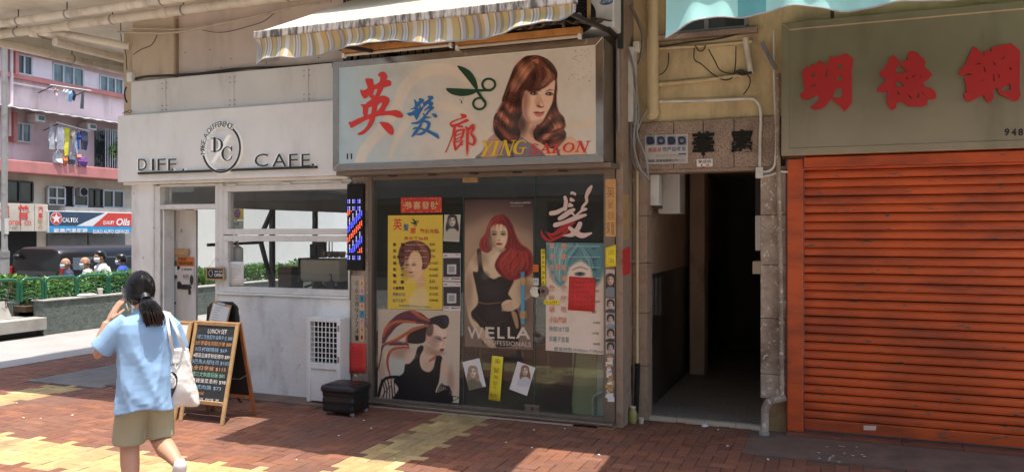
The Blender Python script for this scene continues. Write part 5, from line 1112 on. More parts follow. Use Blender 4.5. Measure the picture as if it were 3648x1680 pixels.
# tall poster on the door
cW = (1640, 690, 2.046)
t = poster_thing('hair_product_poster', 'tall dark poster of a woman with long red curls on the glass door, lettered WELLA', 'poster', 1770, 1235)
P = Print([(1655,711),(1900,711),(1899,1245),(1655,1233)], yi, 130, 280, (70, 48, 46)).set(cW)
g = np.clip((P.Y-40)/500, 0, 1)[:, None]; P.C = np.array([58,34,34.])*(1-g) + np.array([128,108,94.])*g; P.ell(230, 420, 330, 290, (190,160,128), .9, .6)
P.poly([(20,300),(90,230),(180,185),(260,170),(420,260),(530,330),(540,700),(20,760)], (186,156,124), 60, .45)
P.poly([(30,640),(60,520),(110,430),(160,420),(240,440),(300,560),(420,600),(540,620),(540,720),(440,800),(380,850),(300,840),(120,860),(80,900),(140,960),(120,1000),(60,900)], (208,180,146), 10)
P.poly([(180,420),(260,390),(300,470),(280,580),(240,620),(180,560)], (214,188,154), 12)
P.poly([(120,415),(150,410),(160,520),(180,580),(240,620),(300,600),(390,620),(350,720),(370,760),(420,860),(440,980),(400,1100),(230,1110),(160,1080),(140,960),(90,900),(80,860),(130,790),(110,660),(92,570),(130,560)], (28,22,22), 8)
P.stroke([(130,790),(200,800),(290,790)], 8, (130,104,70), .9, 5); P.stroke([(110,880),(200,960),(330,920)], 10, (60,50,46), .8, 8)
for (x, y, rx, ry, c_, al) in ((150,470,60,50,(150,120,98),.6),(60,700,30,140,(140,112,92),.6),(480,700,50,60,(150,118,94),.6),(230,700,80,60,(52,44,44),.8),(180,600,30,30,(90,80,78),.7),(260,880,70,60,(48,42,42),.7),(240,470,30,60,(232,208,176),.5)): P.ell(x, y, rx, ry, c_, 1.0, al)
P.poly([(300,800),(350,770),(420,790),(430,820),(380,850),(320,850)], (214,186,152), 6)
for k in range(4): P.stroke([(380,790+k*14),(330,805+k*14),(305,820+k*10)], 9, (196,164,132), .9, 4)
P.poly([(120,960),(190,1000),(260,1110),(200,1110),(120,1010)], (190,160,130), 10); P.poly([(370,850),(410,870),(425,960),(410,980),(390,930)], (180,140,110), 8)
rc_ = [(150,36,30),(110,22,22),(178,58,44),(84,16,18)]
P.poly([(290,155),(350,175),(390,260),(430,360),(500,410),(530,470),(520,570),(440,610),(370,630),(290,590),(250,520),(290,440),(330,400),(250,330),(220,330),(230,400),(190,430),(140,390),(150,330),(190,280),(210,210),(240,170)], (120,26,24), 8)
P.strands([(290,160),(220,210),(180,300),(150,380),(190,420)], [(300,165),(250,230),(230,300),(220,360),(230,400)], 26, 10, rc_, .85, 7, 3, 4); P.strands([(300,160),(370,240),(420,360),(510,430),(520,560),(420,610)], [(310,170),(350,260),(350,390),(290,460),(270,540),(330,610)], 60, 12, rc_, .85, 14, 4, 5)
P.strands([(360,400),(300,460),(270,530)], [(500,430),(470,520),(400,600)], 20, 10, [(196,80,60),(160,44,36)], .7, 14, 5, 5)
P.poly([(222,250),(260,222),(310,225),(340,260),(345,310),(335,360),(310,398),(280,402),(250,370),(228,320)], (224,194,156), 6); P.strands([(290,165),(240,220),(222,280)], [(330,190),(345,230),(350,280)], 6, 8, rc_, .7, 5, 8, 4)
P.face(280, 294, 66, skin=(224,194,156), lip=(172,52,48), dark=(54,36,32)); P.poly([(400,1120),(480,1150),(490,1180),(440,1180)], (150,130,116), 8)
P.build('print', t)
for i, (ch_, a_, b_) in enumerate((('W',52,168),('E',182,248),('L',270,322),('L',345,398),('A',405,510))): txt('lettering', ch_, cb(cW, a_, 968, b_, 1052), yi-.002, pm('silver_ink', (.60,.55,.48), .35, .3) if i == 0 else MATS['silver_ink'], t, bold=.02)
txt('lettering', 'PROFESSIONALS', cb(cW, 176, 1062, 515, 1095), yi-.002, MATS['silver_ink'], t); txt('lettering', 'TW (HKG) LIMITED', cb(cW, 362, 62, 510, 76), yi-.002, 'inkw', t); txt('lettering', 'A Division of TW Wella Group', cb(cW, 365, 86, 460, 92), yi-.002, 'inkw', t)
# white price list on the right pane with teal hair
cZ = (1600, 600, 1.8246)
t = poster_thing('price_list', 'white price list with a teal-haired woman and orange characters on the right salon pane', 'poster', 2050, 1255)
P = Print([(1946,863),(2156,866),(2154,1263),(1944,1247)], yi, 120, 210, (226, 208, 190)).set(cZ)
P.poly([(640,480),(1015,480),(1015,640),(960,760),(930,720),(900,640),(860,600),(800,640),(740,760),(690,740),(650,660)], (70,128,138), 30, .9)
tl = [(60,118,130),(110,160,160),(150,180,170),(46,98,112)]; P.strands([(800,480),(720,540),(680,640),(740,750)], [(860,480),(820,540),(780,600),(760,700)], 40, 12, tl, .8, 10, 3, 5); P.strands([(820,480),(900,540),(950,640),(950,760)], [(860,480),(860,540),(880,600),(900,680)], 40, 12, tl, .8, 10, 4, 5); P.strands([(640,490),(650,560),(690,700)], [(800,485),(740,560),(720,740)], 24, 12, [(140,176,172),(180,196,186),(90,144,148)], .6, 10, 9, 6)
P.poly([(770,680),(800,630),(870,610),(920,650),(930,720),(920,820),(880,900),(800,900),(760,800)], (232,206,186), 16); P.ell(850, 684, 34, 13, (50,70,80), .5, .9); P.ell(850, 684, 12, 11, (30,50,66), .4); P.stroke([(800,660),(850,640),(900,655)], [5,10,5], (90,110,116), .8, 6)
P.poly([(700,1190),(780,1020),(880,940),(960,920),(1015,960),(1015,1190)], (232,216,200), 40, .8)
P.build('print', t)
lab = ['單    剪','洗    吹','洗 剪 吹','焗    油','染    髮','電    髮','剃    鬚','小童單剪']
for i, a_ in enumerate(lab):
    yy = 483 + i*68; txt('lettering_edge', a_, cb(cZ, 650, yy, 764, yy+42), yi-.002, 'inko', t, bold=.05); txt('lettering', a_, cb(cZ, 652, yy+1, 762, yy+41), yi-.003, 'inkp', t, bold=-.004)
txt('lettering', '晚裝SET頭', cb(cZ, 650, 1022, 780, 1056), yi-.002, 'inkt', t); txt('lettering', '負離子直髮', cb(cZ, 650, 1086, 780, 1122), yi-.002, 'inkt', t); txt('lettering', '營業時間:(9:00am-7:00pm)', (1974, 1234, 2153, 1250), yi-.002, 'inkt', t)
for i, a_ in enumerate(('60','60','80','100起','130起','180起','80','50起','120起','380起')): txt('price', a_, (2108+4*(i % 2), 880+i*37.6, 2124+4*(i % 2)+(10 if '起' in a_ else 0), 889+i*37.6), yi-.002, 'ink', t, shear=.2)
for i in range(4):
    m = MB()
    for k in range(14): p0 = at(2026+k*8.2, 877+i*37.5, yi-.002); m.box(p0.x, p0.x+.014, yi-.0025, yi-.002, p0.z-.002, p0.z+.002)
    m.build('dash_line', M_['inkw'], t)
t = sheet('red_notice', 'red handwritten paper taped over the white price list', 'notice', [(2028,984),(2122,989),(2119,1109),(2023,1103)], .004, 'paperr'); squiggle('handwriting', (2034, 996, 2112, 1100), -.003, 'inkr', t, 6, 21, 1.6)
t = sheet('yellow_note', 'small yellow sticker across the orange characters of the white price list', 'note', [(1939,1065),(1994,1069),(1992,1085),(1937,1083)], .004, 'papery', bend=.001); squiggle('handwriting', (1944, 1070, 1988, 1081), .001, 'ink', t, 1, 2, 1)
t = sheet('yellow_note', 'narrow yellow strip with handwriting on the edge of the glass door', 'note', [(1927,886),(1942,887),(1944,1021),(1929,1019)], .004, 'papery', bend=.001)
for i, ch_ in enumerate('請多按門鐘謝謝'): txt('handwriting', ch_, (1931, 892+i*18, 1941, 904+i*18), .002, 'ink', t)
t = sheet('pull_sticker', 'small white sticker with the character for pull beside the door lock', 'sticker', [(1899,990),(1919,990),(1919,1016),(1899,1016)], .006, 'paperw', bend=0); txt('lettering', '拉', (1902, 993, 1916, 1007), .004, 'ink', t)
t = sheet('orange_sticker', 'small orange sticker above the pull sign on the door edge', 'sticker', [(1899,942),(1919,942),(1919,968),(1899,968)], .006, 'inko', bend=0); squiggle('lettering', (1901, 946, 1917, 964), .004, 'inkr', t, 2, 3, 1)
# big character decal on the right pane
t = poster_thing('character_decal', 'large pale brush character for hair with a red sash stuck on the salon glass', 'decal', 2020, 850); cD = (1920, 640, 5.39)
traced('character', [('rib', [(500,335),(520,420),(500,560)], [60,75,80]), ('rib', [(235,645),(340,625),(450,570),(520,540)], [85,85,70,60]), ('rib', [(395,745),(500,680),(600,610),(670,572)], [70,95,85,60]), ('rib', [(590,600),(690,690)], [70,24]), ('rib', [(315,870),(500,815),(700,735),(895,675)], [90,75,95,52]), ('rib', [(1008,128),(960,210),(912,320),(920,420),(850,510),(842,575),(905,562)], [50,86,60,54,52,64,50]), ('rib', [(842,580),(700,690)], [56,22]), ('rib', [(790,845),(745,940),(640,1050),(460,1072)], [90,95,90,10]), ('rib', [(590,920),(700,1010),(840,1070),(1005,1025)], [60,100,100,36]),
  ('poly', [(615,230),(660,228),(715,260),(715,295),(690,305),(650,280),(610,285)]), ('poly', [(600,345),(640,350),(690,395),(680,415),(600,415)]), ('poly', [(580,445),(620,455),(665,490),(640,520),(560,522)])], cD, yi, .001, 'inkp', t)
traced('red_sash', [('rib', [(700,820),(560,870),(420,960),(270,1050),(150,1010)], [20,80,100,60,16]), ('rib', [(640,870),(520,1000),(400,1090),(250,1120),(140,1000)], [20,60,50,44,10]), ('rib', [(350,1140),(200,1165),(80,1080),(48,965)], [10,50,60,10])], cD, yi+.001, .001, 'redm', t)
# tilted cards and yellow strip low on the door
c6b = (1600, 1050, 2.156)
def card(label, q, hair, skin, cloth, fx, fy, w):
    t = poster_thing('portrait_card', label, 'picture', c6b[0]+q[2][0]/c6b[2], c6b[1]+q[2][1]/c6b[2])
    small_portrait('', '', [(c6b[0]+a/c6b[2], c6b[1]+b/c6b[2]) for a, b in q], c6b, (228,224,220), hair, skin, cloth, fx, fy, w, (46, 64)).build('print', t)
card('tilted white card of a fair-haired woman, left of the yellow door strip', [(102,514),(232,484),(283,700),(152,733)], (168,140,110), (228,206,188), (120,116,96), 182, 585, 26)
card('tilted white card of a woman in pale dress, right of the yellow door strip', [(526,508),(662,556),(598,773),(463,722)], (140,100,72), (226,200,180), (206,206,210), 583, 575, 22)
t = sheet('yellow_note', 'tall yellow strip with handwritten characters low on the glass door', 'note', [(c6b[0]+a/c6b[2], c6b[1]+b/c6b[2]) for a, b in ((330,463),(417,474),(392,815),(303,800))], .006, 'papery')
for ch_, x, y, s_ in (('染',370,505,38),('髮',362,575,38),('加',358,627,30),('50',352,674,28),('元',350,708,22),('連焗油',348,766,26)):
    txt('handwriting', ch_, cb(c6b, x-s_*(.55 if len(ch_) < 3 else 1.5), y-s_/2, x+s_*(.55 if len(ch_) < 3 else 1.5), y+s_/2), .002, 'ink', t, bold=-.012, rot=-.05)

# ---- stickers on the right jamb of the salon
c8 = (2000, 550, 3.389); yj = -.034
t = thing('name_strip', 'tan paper strip with the salon name handwritten down the right salon jamb', 'sign', at(2175, 850, yj))
Print((2157, 638, 2194, 842), yj, 14, 60, (206, 158, 98)).noise(.06, 3).build('paper', t)
for ch_, box in (('英',(550,395,640,515)),('髮',(556,548,636,650)),('廊',(560,690,636,782))): txt('handwriting', ch_, cb(c8, *box), yj-.002, 'ink', t, bold=-.02)
squiggle('small_writing', cb(c8, 545, 815, 590, 950), yj-.002, 'ink', t, 5, 7, 1.4); squiggle('small_writing', cb(c8, 600, 815, 645, 970), yj-.002, 'ink', t, 6, 8, 1.4)
t = sheet('yellow_note', 'yellow square with two handwritten characters on the right salon jamb', 'note', [(2157,882),(2194,870),(2194,948),(2157,951)], yj, 'papery', bend=.001)
txt('handwriting', '焗', (2166, 888, 2188, 908), yj-.002, 'ink', t, bold=-.02); txt('handwriting', '油', (2166, 918, 2186, 936), yj-.002, 'ink', t, bold=-.02)
hs = [((50,40,40),(210,180,160),(120,130,140)), ((30,28,30),(206,190,178),(60,70,80)), ((28,26,28),(200,180,164),(130,150,170)), ((36,34,34),(206,186,170),(50,56,66)), ((30,30,34),(196,180,168),(150,160,170))]
for i, (v0, v1) in enumerate(((958,1056),(1062,1112),(1114,1166),(1168,1216),(1218,1262))):
    t = thing('hairstyle_sticker', 'worn hairstyle picture pasted on the right salon jamb, %s from the top' % ('first','second','third','fourth','fifth')[i], 'picture', at(2175, v1, yj), group='hairstyle pictures on the salon jamb')
    h, s_, c_ = hs[i]; small_portrait('', '', [(2158,v0),(2190,v0+2),(2189,v1),(2158,v1-1)], (0,0,1), (196,178,164), h, s_, c_, 2175, v0+(v1-v0)*.36, 9 if i else 12, (22, 34), y=yj, long=(i == 0)).build('print', t)
t = thing('torn_paper', 'torn layers of paper and tape low on the right salon jamb', 'paper', at(2175, 1400, yj)); rg = random.Random(8)
for k in range(22):
    v = 1262 + k*7.0 + rg.uniform(-4, 4); u = 2157 + rg.uniform(0, 12); w_ = rg.uniform(10, 24); h_ = rg.uniform(8, 22)
    q = [at(u, v, yj-.0008*(k % 6)), at(u+w_, v+rg.uniform(-3,3), yj-.0008*(k % 6)), at(u+w_+rg.uniform(-4,4), v+h_, yj-.0008*(k % 6)), at(u+rg.uniform(-3,3), v+h_+rg.uniform(-4,4), yj-.0008*(k % 6))]
    MB().quad(*q).build('scrap', [M_['paperd'], M_['paperw'], M_['inkp'], M_['wood'], M_['bluegrey']][rg.choice((0,0,1,1,2,3,4))], t)
def side_sheet(name, label, cat, quad, x, mat):
    q = [atx(a, b, x) for a, b in quad]; t = thing(name, label, cat, q[3]); MB().quad(*q).build('paper', M_[mat], t).modifiers.new('t', 'SOLIDIFY').thickness = .002; return t
side_sheet('red_notice', 'red new year paper with gold writing on the side of the salon pier', 'notice', [(2218,888),(2245,878),(2247,972),(2220,983)], -1.796, 'paperr')
side_sheet('old_notice', 'grey weathered paper with faint writing on the side of the salon pier', 'notice', [(2220,690),(2240,694),(2242,850),(2222,856)], -1.796, 'paperd')

# ================================================================== STAIR ENTRANCE
E = thing('stair_entrance', 'dark open stair entrance with mottled stone lintel and peeling jambs between salon and shutter', 'doorway', (-1.1, .5, 0))
us = [2275, 2400, 2505, 2615, 2707, 2768]; zb, zt = 2.385, 2.832
for i in range(5):
    a, b = at(us[i], 500, .36).x, at(us[i+1], 500, .36).x
    MB().box(max(a, -1.796)+.003, min(b, -.40)-.003, .36-.004*(i % 2), .60, zb, zt).build('lintel_slab', M_['stone'], E, bevel=.004)
MB().box(-1.798, -.40, .37, .61, zb-.03, zb-.002).build('lintel_soffit', M_['stone'], E)
hs_ = [0, .52, 1.02, 1.5, 1.95, 2.354]
for i in range(5):
    MB().box(-1.797, -1.657, .36, .60, hs_[i]+.002, hs_[i+1]-.002).build('jamb_block', M_['jambr'], E, bevel=.005); MB().box(-.622, -.405, .36, .60, (hs_[i] if i else .30)+.002, hs_[i+1]-.002).build('jamb_block', M_['jamb'], E, bevel=.006)
MB().box(-.60, -.405, .40, .60, 0, .298).build('jamb_base', pm('rust_stained_plaster', (.34,.22,.11), .85, var=.3, vscale=12, dirt=(.07,.05,.03), dscale=6, damt=.8, bump=.4), E)
x = -1.655
for w_ in (.27, .25, .29, .22): MB().box(x+.002, x+w_-.002, .415, .50, -.01, .028).build('threshold_tile', M_['cream'], E, bevel=.003); x += w_
MB().box(-1.745, -.60, .502, 6, -.01, .022).build('floor', M_['mosaic'], E)
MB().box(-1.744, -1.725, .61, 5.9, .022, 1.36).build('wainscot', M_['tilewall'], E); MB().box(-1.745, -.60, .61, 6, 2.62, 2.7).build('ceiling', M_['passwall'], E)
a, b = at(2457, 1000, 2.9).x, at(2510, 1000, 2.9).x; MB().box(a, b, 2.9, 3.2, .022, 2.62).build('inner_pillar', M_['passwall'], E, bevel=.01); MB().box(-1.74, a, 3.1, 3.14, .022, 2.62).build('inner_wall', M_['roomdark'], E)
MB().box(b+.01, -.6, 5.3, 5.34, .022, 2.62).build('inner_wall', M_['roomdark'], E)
mb = thing('meter_cabinet', 'white electricity cabinet inside the stair entrance, upper left', 'cabinet', (-1.5, .9, 1.95)); a, b = at(2345, 650, .95).x, at(2422, 650, .95).x
MB().box(max(a,-1.74), b, .95, 1.25, 1.98, 2.60).build('casing', M_['whiteplastic'], mb, bevel=.01); MB().box(max(a,-1.74)+.05, b-.02, .94, .949, 2.02, 2.56).build('cabinet_door', M_['whiteplastic'], mb, bevel=.003)
a = at(2312, 640, .45).x; mb = thing('meter_box', 'small beige meter box on the left jamb of the stair entrance', 'box', (a, .5, 2.2)); MB().box(a, a+.085, .50, .64, 2.05, 2.35).build('casing', M_['whiteplastic'], mb, bevel=.006); MB().box(a+.02, a+.10, .52, .60, 2.02, 2.049).build('base', M_['darkmetal'], mb)
mb = thing('post_box', 'white letter boxes on the right wall inside the stair entrance', 'box', (-.68, 1.0, 1.6)); MB().box(-.70, -.605, .72, 1.0, 1.62, 1.95).build('casing', M_['whiteplastic'], mb, bevel=.006); MB().box(-.72, -.605, .66, .82, 1.40, 1.52).build('lower_box', M_['cream'], mb, bevel=.01); MB().box(-.73, -.605, 1.05, 1.5, 1.6, 2.36).build('dark_cabinet', M_['darkmetal'], mb, bevel=.006)
# notices at the door
for i, (u, w_) in enumerate(((2336, 14), (2354, 20), (2378, 18))):
    pz = 1.34; t = thing('torn_notice', 'grey torn notice on the dark wall inside the stair entrance, %s of three' % ('nearest', 'middle', 'farthest')[i], 'notice', (-1.72, .9+i*.22, .9), group='torn notices in the stair entrance'); MB().box(-1.724, -1.721, .85+i*.2, .97+i*.2, .95-.02*i, 1.32).build('paper', M_['inkg'], t)
c7 = (2150, 0, 1.797)
t = thing('removal_advert', 'white removal-company sticker with blue photos on the stone lintel', 'sticker', at(2375, 580, .345))
P = Print([(2297,484),(2450,477),(2451,581),(2300,585)], .347, 90, 60, (196, 190, 184)).set(c7)
for k, x in enumerate((270, 338, 405, 472)): P.poly([(x,872),(x+60,869),(x+60,928),(x,931)], (120,140,170), 2, 1, False); P.poly([(x+8,880),(x+44,878),(x+54,915),(x+14,924)], (30,40,60), 5); P.ell(x+30, 900, 14, 12, (190,190,186), .4, .6 if k in (1, 3) else .1)
P.stroke([(290,1030),(515,1026)], 22, (170,170,172), .9, 3); P.stroke([(484,986),(526,984)], 9, (40,90,160), 1, 2); P.build('print', t)
txt('lettering', '搬屋易', cb(c7, 286, 945, 368, 976), .345, 'inkr', t); txt('lettering', '搬屋話咁易', cb(c7, 376, 940, 526, 972), .345, 'inkb', t, bold=.01); txt('lettering', '搜尋  搬屋易搬屋公司', cb(c7, 288, 1022, 475, 1040), .345, 'ink', t); squiggle('small_writing', cb(c7, 335, 985, 530, 1008), .345, 'inkg', t, 2, 5, .8)
t = thing('painted_characters', 'two rough black painted characters on the stone lintel of the stair entrance', 'lettering', at(2560, 555, .345))
txt('character', '華', (2466, 470, 2545, 555), .348, 'matteblack', t, bold=.035, depth=.002); txt('character', '嘉', (2602, 463, 2682, 545), .348, 'matteblack', t, bold=.035, depth=.002)
for (cx, cy) in ((2506, 512), (2642, 504)):
    rg = random.Random(cx); pts = []
    for k in range(40):
        a = k*2*math.pi/40; r_ = (20 + rg.uniform(-7, 7)) * (1 + .18*abs(math.cos(2*a))); pts.append((cx+r_*1.08*math.cos(a), cy+r_*1.1*math.sin(a)))
    traced('paint_smear', [('poly', pts)], (0, 0, 1), .3515, .001, 'matteblack', t, smooth=False)
t = thing('address_plate', 'small white address plate with black street name and red number 13', 'plate', at(2510, 590, .345))
pq = at(2482, 567, .35); pe = at(2539, 594, .35); zq = at(2482, 594, .35).z; MB().box(pq.x, pe.x, .343, .352, zq, pq.z).build('plate', M_['acrylic'], t, bevel=.002); txt('lettering', '享成街', (2487, 570, 2534, 582), .341, 'ink', t, bold=.01); txt('number', '13', (2497, 584, 2527, 592), .341, 'red', t, bold=.02)

# ---- pipes, conduits and cables, each its own thing
def pipe(name, label, pts, r, mat, cat='pipe', n=10, clamps=(), sm=4, group=None):
    P_ = [Vector(p) for p in pts]; t = thing(name, label, cat, min(P_, key=lambda p: p.z), group=group); Q = crom(P_, sm) if len(P_) > 2 else P_
    MB().tube(Q, r, n).build('run', M_[mat], t, smooth='auto')
    for p in clamps:
        p = Vector(p); MB().box(p.x-r*2.4, p.x+r*2.4, p.y+r*.2, p.y+r*1.2, p.z-.012, p.z+.012).build('clamp', M_['grey'], t)
    return t
yw = .34
dp = thing('drain_pipe', 'thick yellowed drain pipe with capped elbow beside the stair entrance', 'pipe', at(2325, 425, yw)); xd = at(2325, 300, yw).x; zd = at(2325, 405, yw).z
MB().tube([(xd, yw, zd), (xd, yw, 4.35)], .056, 18).build('run', M_['pipey'], dp, smooth='auto')
for z in (zd+.04, zd+.16, zd+.5, zd+1.0): MB().tube([(xd, yw, z-.008 if z > zd+.1 else z-.05), (xd, yw, z+.008)], .062, 18).build('collar', M_['pipey'], dp, smooth='auto')
MB().tube([(xd, yw+.06, zd), (xd, yw-.045, zd), (xd, yw-.05, zd)], [.062, .062, .05], 18).build('elbow_cap', M_['pipey'], dp, smooth='auto'); MB().tube([(xd, yw-.051, zd), (xd, yw-.058, zd)], .022, 14).build('plug', M_['pipe'], dp, smooth='auto')
for i, (u, vb) in enumerate(((2243, 1306), (2270, 1300))):
    a = at(u, 575, .33); b = at(u, 1490, .33); c_ = at(u, vb, .33)
    t = pipe('gas_pipe', 'thin yellowed pipe beside the stair entrance, %s of the pair' % ('left', 'right')[i], [a, (c_.x, c_.y, c_.z)], .014, 'pipey', clamps=[at(u, v, .33) for v in (640, 930, 1165)], group='pair of thin pipes at the stair entrance')
    MB().tube([(c_.x, c_.y, c_.z+.02), ((c_.x+b.x)/2+.004, c_.y, .5), (b.x-.01, b.y, .08)], .024, 10).build('black_sleeve', M_['matteblack'], t, smooth='auto')
t = thing('glass_jar', 'yellow-green jar standing at the foot of the thin pipes', 'jar', atg(2252, 1500)); p = at(2254, 1490, .22); MB().tube([(p.x,.22,.0),(p.x,.22,.015),(p.x,.22,.10),(p.x,.22,.13),(p.x,.22,.145)], [.03,.038,.038,.028,.026], 16).build('jar_body', pm('jar_glaze', (.34,.33,.12), .35), t, smooth='auto'); MB().tube([(p.x,.22,.145),(p.x,.22,.16)], .030, 16).build('lid', M_['cream'], t, smooth='auto')
t = thing('small_cup', 'small cream cup beside the jar at the stair entrance', 'cup', (-1.7, .25, 0)); p = at(2284, 1495, .24); MB().tube([(p.x,.24,0),(p.x,.24,.05)], [.022,.027], 14).build('bowl', M_['cream'], t, smooth='auto'); MB().tube([(p.x,.24,.05),(p.x,.24,.054)], [.028,.028], 14).build('rim', M_['cream'], t)
L5 = lambda pts, y: [at(a, b, y) for a, b in pts]
pipe('wall_pipe', 'upper cream pipe running level across the yellow wall over the stair entrance', L5([(2345,173),(2500,165),(2680,148)], .385), .016, 'pipey', clamps=L5([(2420,170),(2600,158)], .39))
pipe('wall_pipe', 'middle yellow pipe across the wall over the stair entrance', L5([(2345,301),(2500,287),(2672,264)], .385), .022, 'pipey', clamps=L5([(2470,290)], .39))
pipe('drop_pipe', 'short beige drop pipe at the upper right of the yellow wall', L5([(2655,135),(2662,190),(2676,262)], .38), .028, 'pipe')
cj = pipe('white_conduit', 'white conduit bending down to a junction box over the stair entrance', L5([(2350,362),(2520,358),(2660,352),(2695,362),(2710,400),(2708,500),(2706,598)], .345), .014, 'whiteplastic', clamps=L5([(2446,362),(2598,357)], .35))
p = at(2705, 615, .33); MB().box(p.x-.032, p.x+.032, .315, .358, p.z-.05, p.z+.05).build('junction_box', M_['whiteplastic'], cj, bevel=.006)
pipe('white_conduit', 'thin white conduit curving from the junction box to the orange shutter', L5([(2718,628),(2750,622),(2780,612),(2806,612)], .335), .010, 'whiteplastic'); pipe('white_conduit', 'white conduit rising beside the right jamb to the steel sign', L5([(2718,612),(2745,605),(2762,575),(2765,450),(2758,300),(2757,110)], .335), .011, 'whiteplastic')
pipe('service_pipe', 'dirty white pipe down the edge of the right jamb beside the shutter', L5([(2772,262),(2771,500),(2780,900),(2784,1300),(2786,1420)], .33), .020, 'jamb', clamps=L5([(2771,470),(2780,1075)], .335))
t = thing('cable_trunking', 'grey slanted plastic trunking at the upper right of the yellow wall', 'trunking', at(2762, 250, .33)); MB().bar(at(2714,152,.33), at(2764,248,.33), .045, .035).build('trunk', M_['bluegrey'], t, bevel=.004); m = MB()
for q in (.3, .5, .78, .92): p = at(2714,152,.33).lerp(at(2764,248,.33), q); m.tube([(p.x, .312, p.z), (p.x, .308, p.z)], .007, 8)
m.build('screw', M_['whiteplastic'], t)
t = thing('cable_duct', 'cream upright metal duct between the salon sign and the drain pipe', 'duct', at(2233, 436, .2)); a, b = at(2212, 300, .2), at(2257, 300, .2); z0_, z1_ = at(2230, 434, .2).z, at(2230, 168, .2).z
MB().box(a.x, b.x, .2, .36, z0_, z1_).build('casing', M_['whiteplastic'], t, bevel=.006); pb = at(2268, 168, .3); MB().box(pb.x-.03, pb.x+.03, .27, .36, pb.z-.05, pb.z+.05).build('junction_box', M_['pipe'], t, bevel=.005)
def cable(label, pts, y, r=.006, mat='cable', cat='cable', sm=6): return pipe('cable', label, L5(pts, y) if not isinstance(y, list) else [at(a, b, yy) for (a, b), yy in zip(pts, y)], r, mat, cat, 6, (), sm)
cable('black cable looping in a deep U below the upper wall pipe', [(2473,172),(2474,212),(2500,230),(2540,265),(2580,285),(2610,275),(2620,230),(2622,165)], .37)
cable('black cable sagging from the upper wall pipe to the taped joint', [(2524,176),(2545,215),(2565,250),(2600,262),(2640,260)], .365); cable('loose black cable end hanging at the right of the yellow wall', [(2655,262),(2672,280),(2668,310),(2648,338)], .365)
cable('small black loop over the upper wall pipe', [(2476,163),(2490,182),(2505,180),(2514,162)], .36); cable('thin dark cable drooping beside the drain pipe', [(2382,190),(2380,230),(2368,255),(2350,268)], .37)
cable('black cable along the top of the yellow wall below the window', [(2350,168),(2450,152),(2560,138),(2640,118),(2690,100)], .36, .009)
t = cable('tangle of black tape where cables meet on the middle pipe', [(2622,258),(2640,252),(2662,262),(2678,258),(2650,266),(2630,262)], .355, .012)
for i, pts in enumerate(([(2178,95),(2225,150),(2255,230),(2268,330),(2262,440),(2258,520),(2280,600),(2315,640)], [(2200,120),(2240,200),(2262,300),(2275,400),(2270,480),(2300,560),(2310,640)], [(2300,400),(2275,450),(2260,520),(2275,590),(2300,650)], [(2225,140),(2250,260),(2248,400),(2252,560),(2285,620),(2300,650)])):
    cable('grey cable winding down between salon sign and drain pipe, %s of the bundle' % ('outermost', 'second', 'shortest', 'innermost')[i], pts, .19 + .02*i, .011, 'grey')
cable('thick grey riser hanging at the right of the salon sign', [(2200,0),(2201,150),(2202,300),(2203,470)], -.02, .016, 'grey'); t = thing('dark_post', 'dark flat metal post at the right end of the awning', 'post', at(2210, 170, -.05)); a = at(2204, 60, -.05); MB().box(a.x-.01, a.x+.04, -.06, -.02, at(2210,172,-.05).z, 4.35).build('post', M_['darkmetal'], t, bevel=.003)
cable('brown hose curving down beside the air conditioner', [(2245,20),(2275,80),(2290,130),(2285,200),(2275,230)], .1, .018, 'bronze')
# cables along the cafe top
cable('thick black cable bundle lying along the top of the cafe panels', [(466,288),(520,273),(640,268),(800,255),(900,242),(1020,238),(1180,225)], .02, .013); cable('second black cable along the top of the cafe panels, slightly higher', [(470,280),(560,270),(700,262),(850,244),(960,243),(1190,226)], .03, .009)
cable('cream twin cable sagging from the pilaster toward the awning', [(420,115),(520,117),(630,115),(760,90),(900,60),(1070,22),(1180,5)], -.05, .014, 'cablew'); cable('thin cream cable just above the twin cable', [(450,100),(560,103),(660,103),(800,78),(960,45),(1060,12)], -.05, .010, 'cablew')
cable('thin black cable swooping under the cream cables', [(720,108),(770,116),(820,112),(880,96),(940,76),(985,40)], .05, .004); cable('thin black wire hanging down the pilaster corner', [(430,60),(432,140),(448,190),(452,250)], .0, .005); cable('thin dark wire slanting across the beige pilaster', [(475,195),(500,178),(540,160),(560,125)], .02, .004)
cable('black wire coil hanging at the left edge of the cafe panels', [(450,310),(444,330),(446,350),(452,365)], -.02, .010)
cable('coiled black wire on top of the left end of the cafe fascia', [(436,405),(450,398),(462,402),(468,396),(460,393),(448,402)], -.06, .004)
t = thing('conduit_riser', 'dark peeling conduit between the pilaster and the pink wall', 'conduit', at(626, 265, .08)); p = at(626, 200, .08); MB().box(p.x-.02, p.x+.02, .06, .099, 3.60, 4.3).build('conduit', M_['jambr'], t)
t = thing('wall_box', 'white electrical box at the foot of the beige pilaster', 'box', at(462, 270, -.01)); p = at(464, 265, -.01); MB().box(p.x-.04, p.x+.05, -.03, .028, 3.588, 3.70).build('casing', M_['whiteplastic'], t, bevel=.006); MB().box(p.x-.03, p.x+.04, -.033, -.0305, 3.60, 3.69).build('lid', M_['whiteplastic'], t)
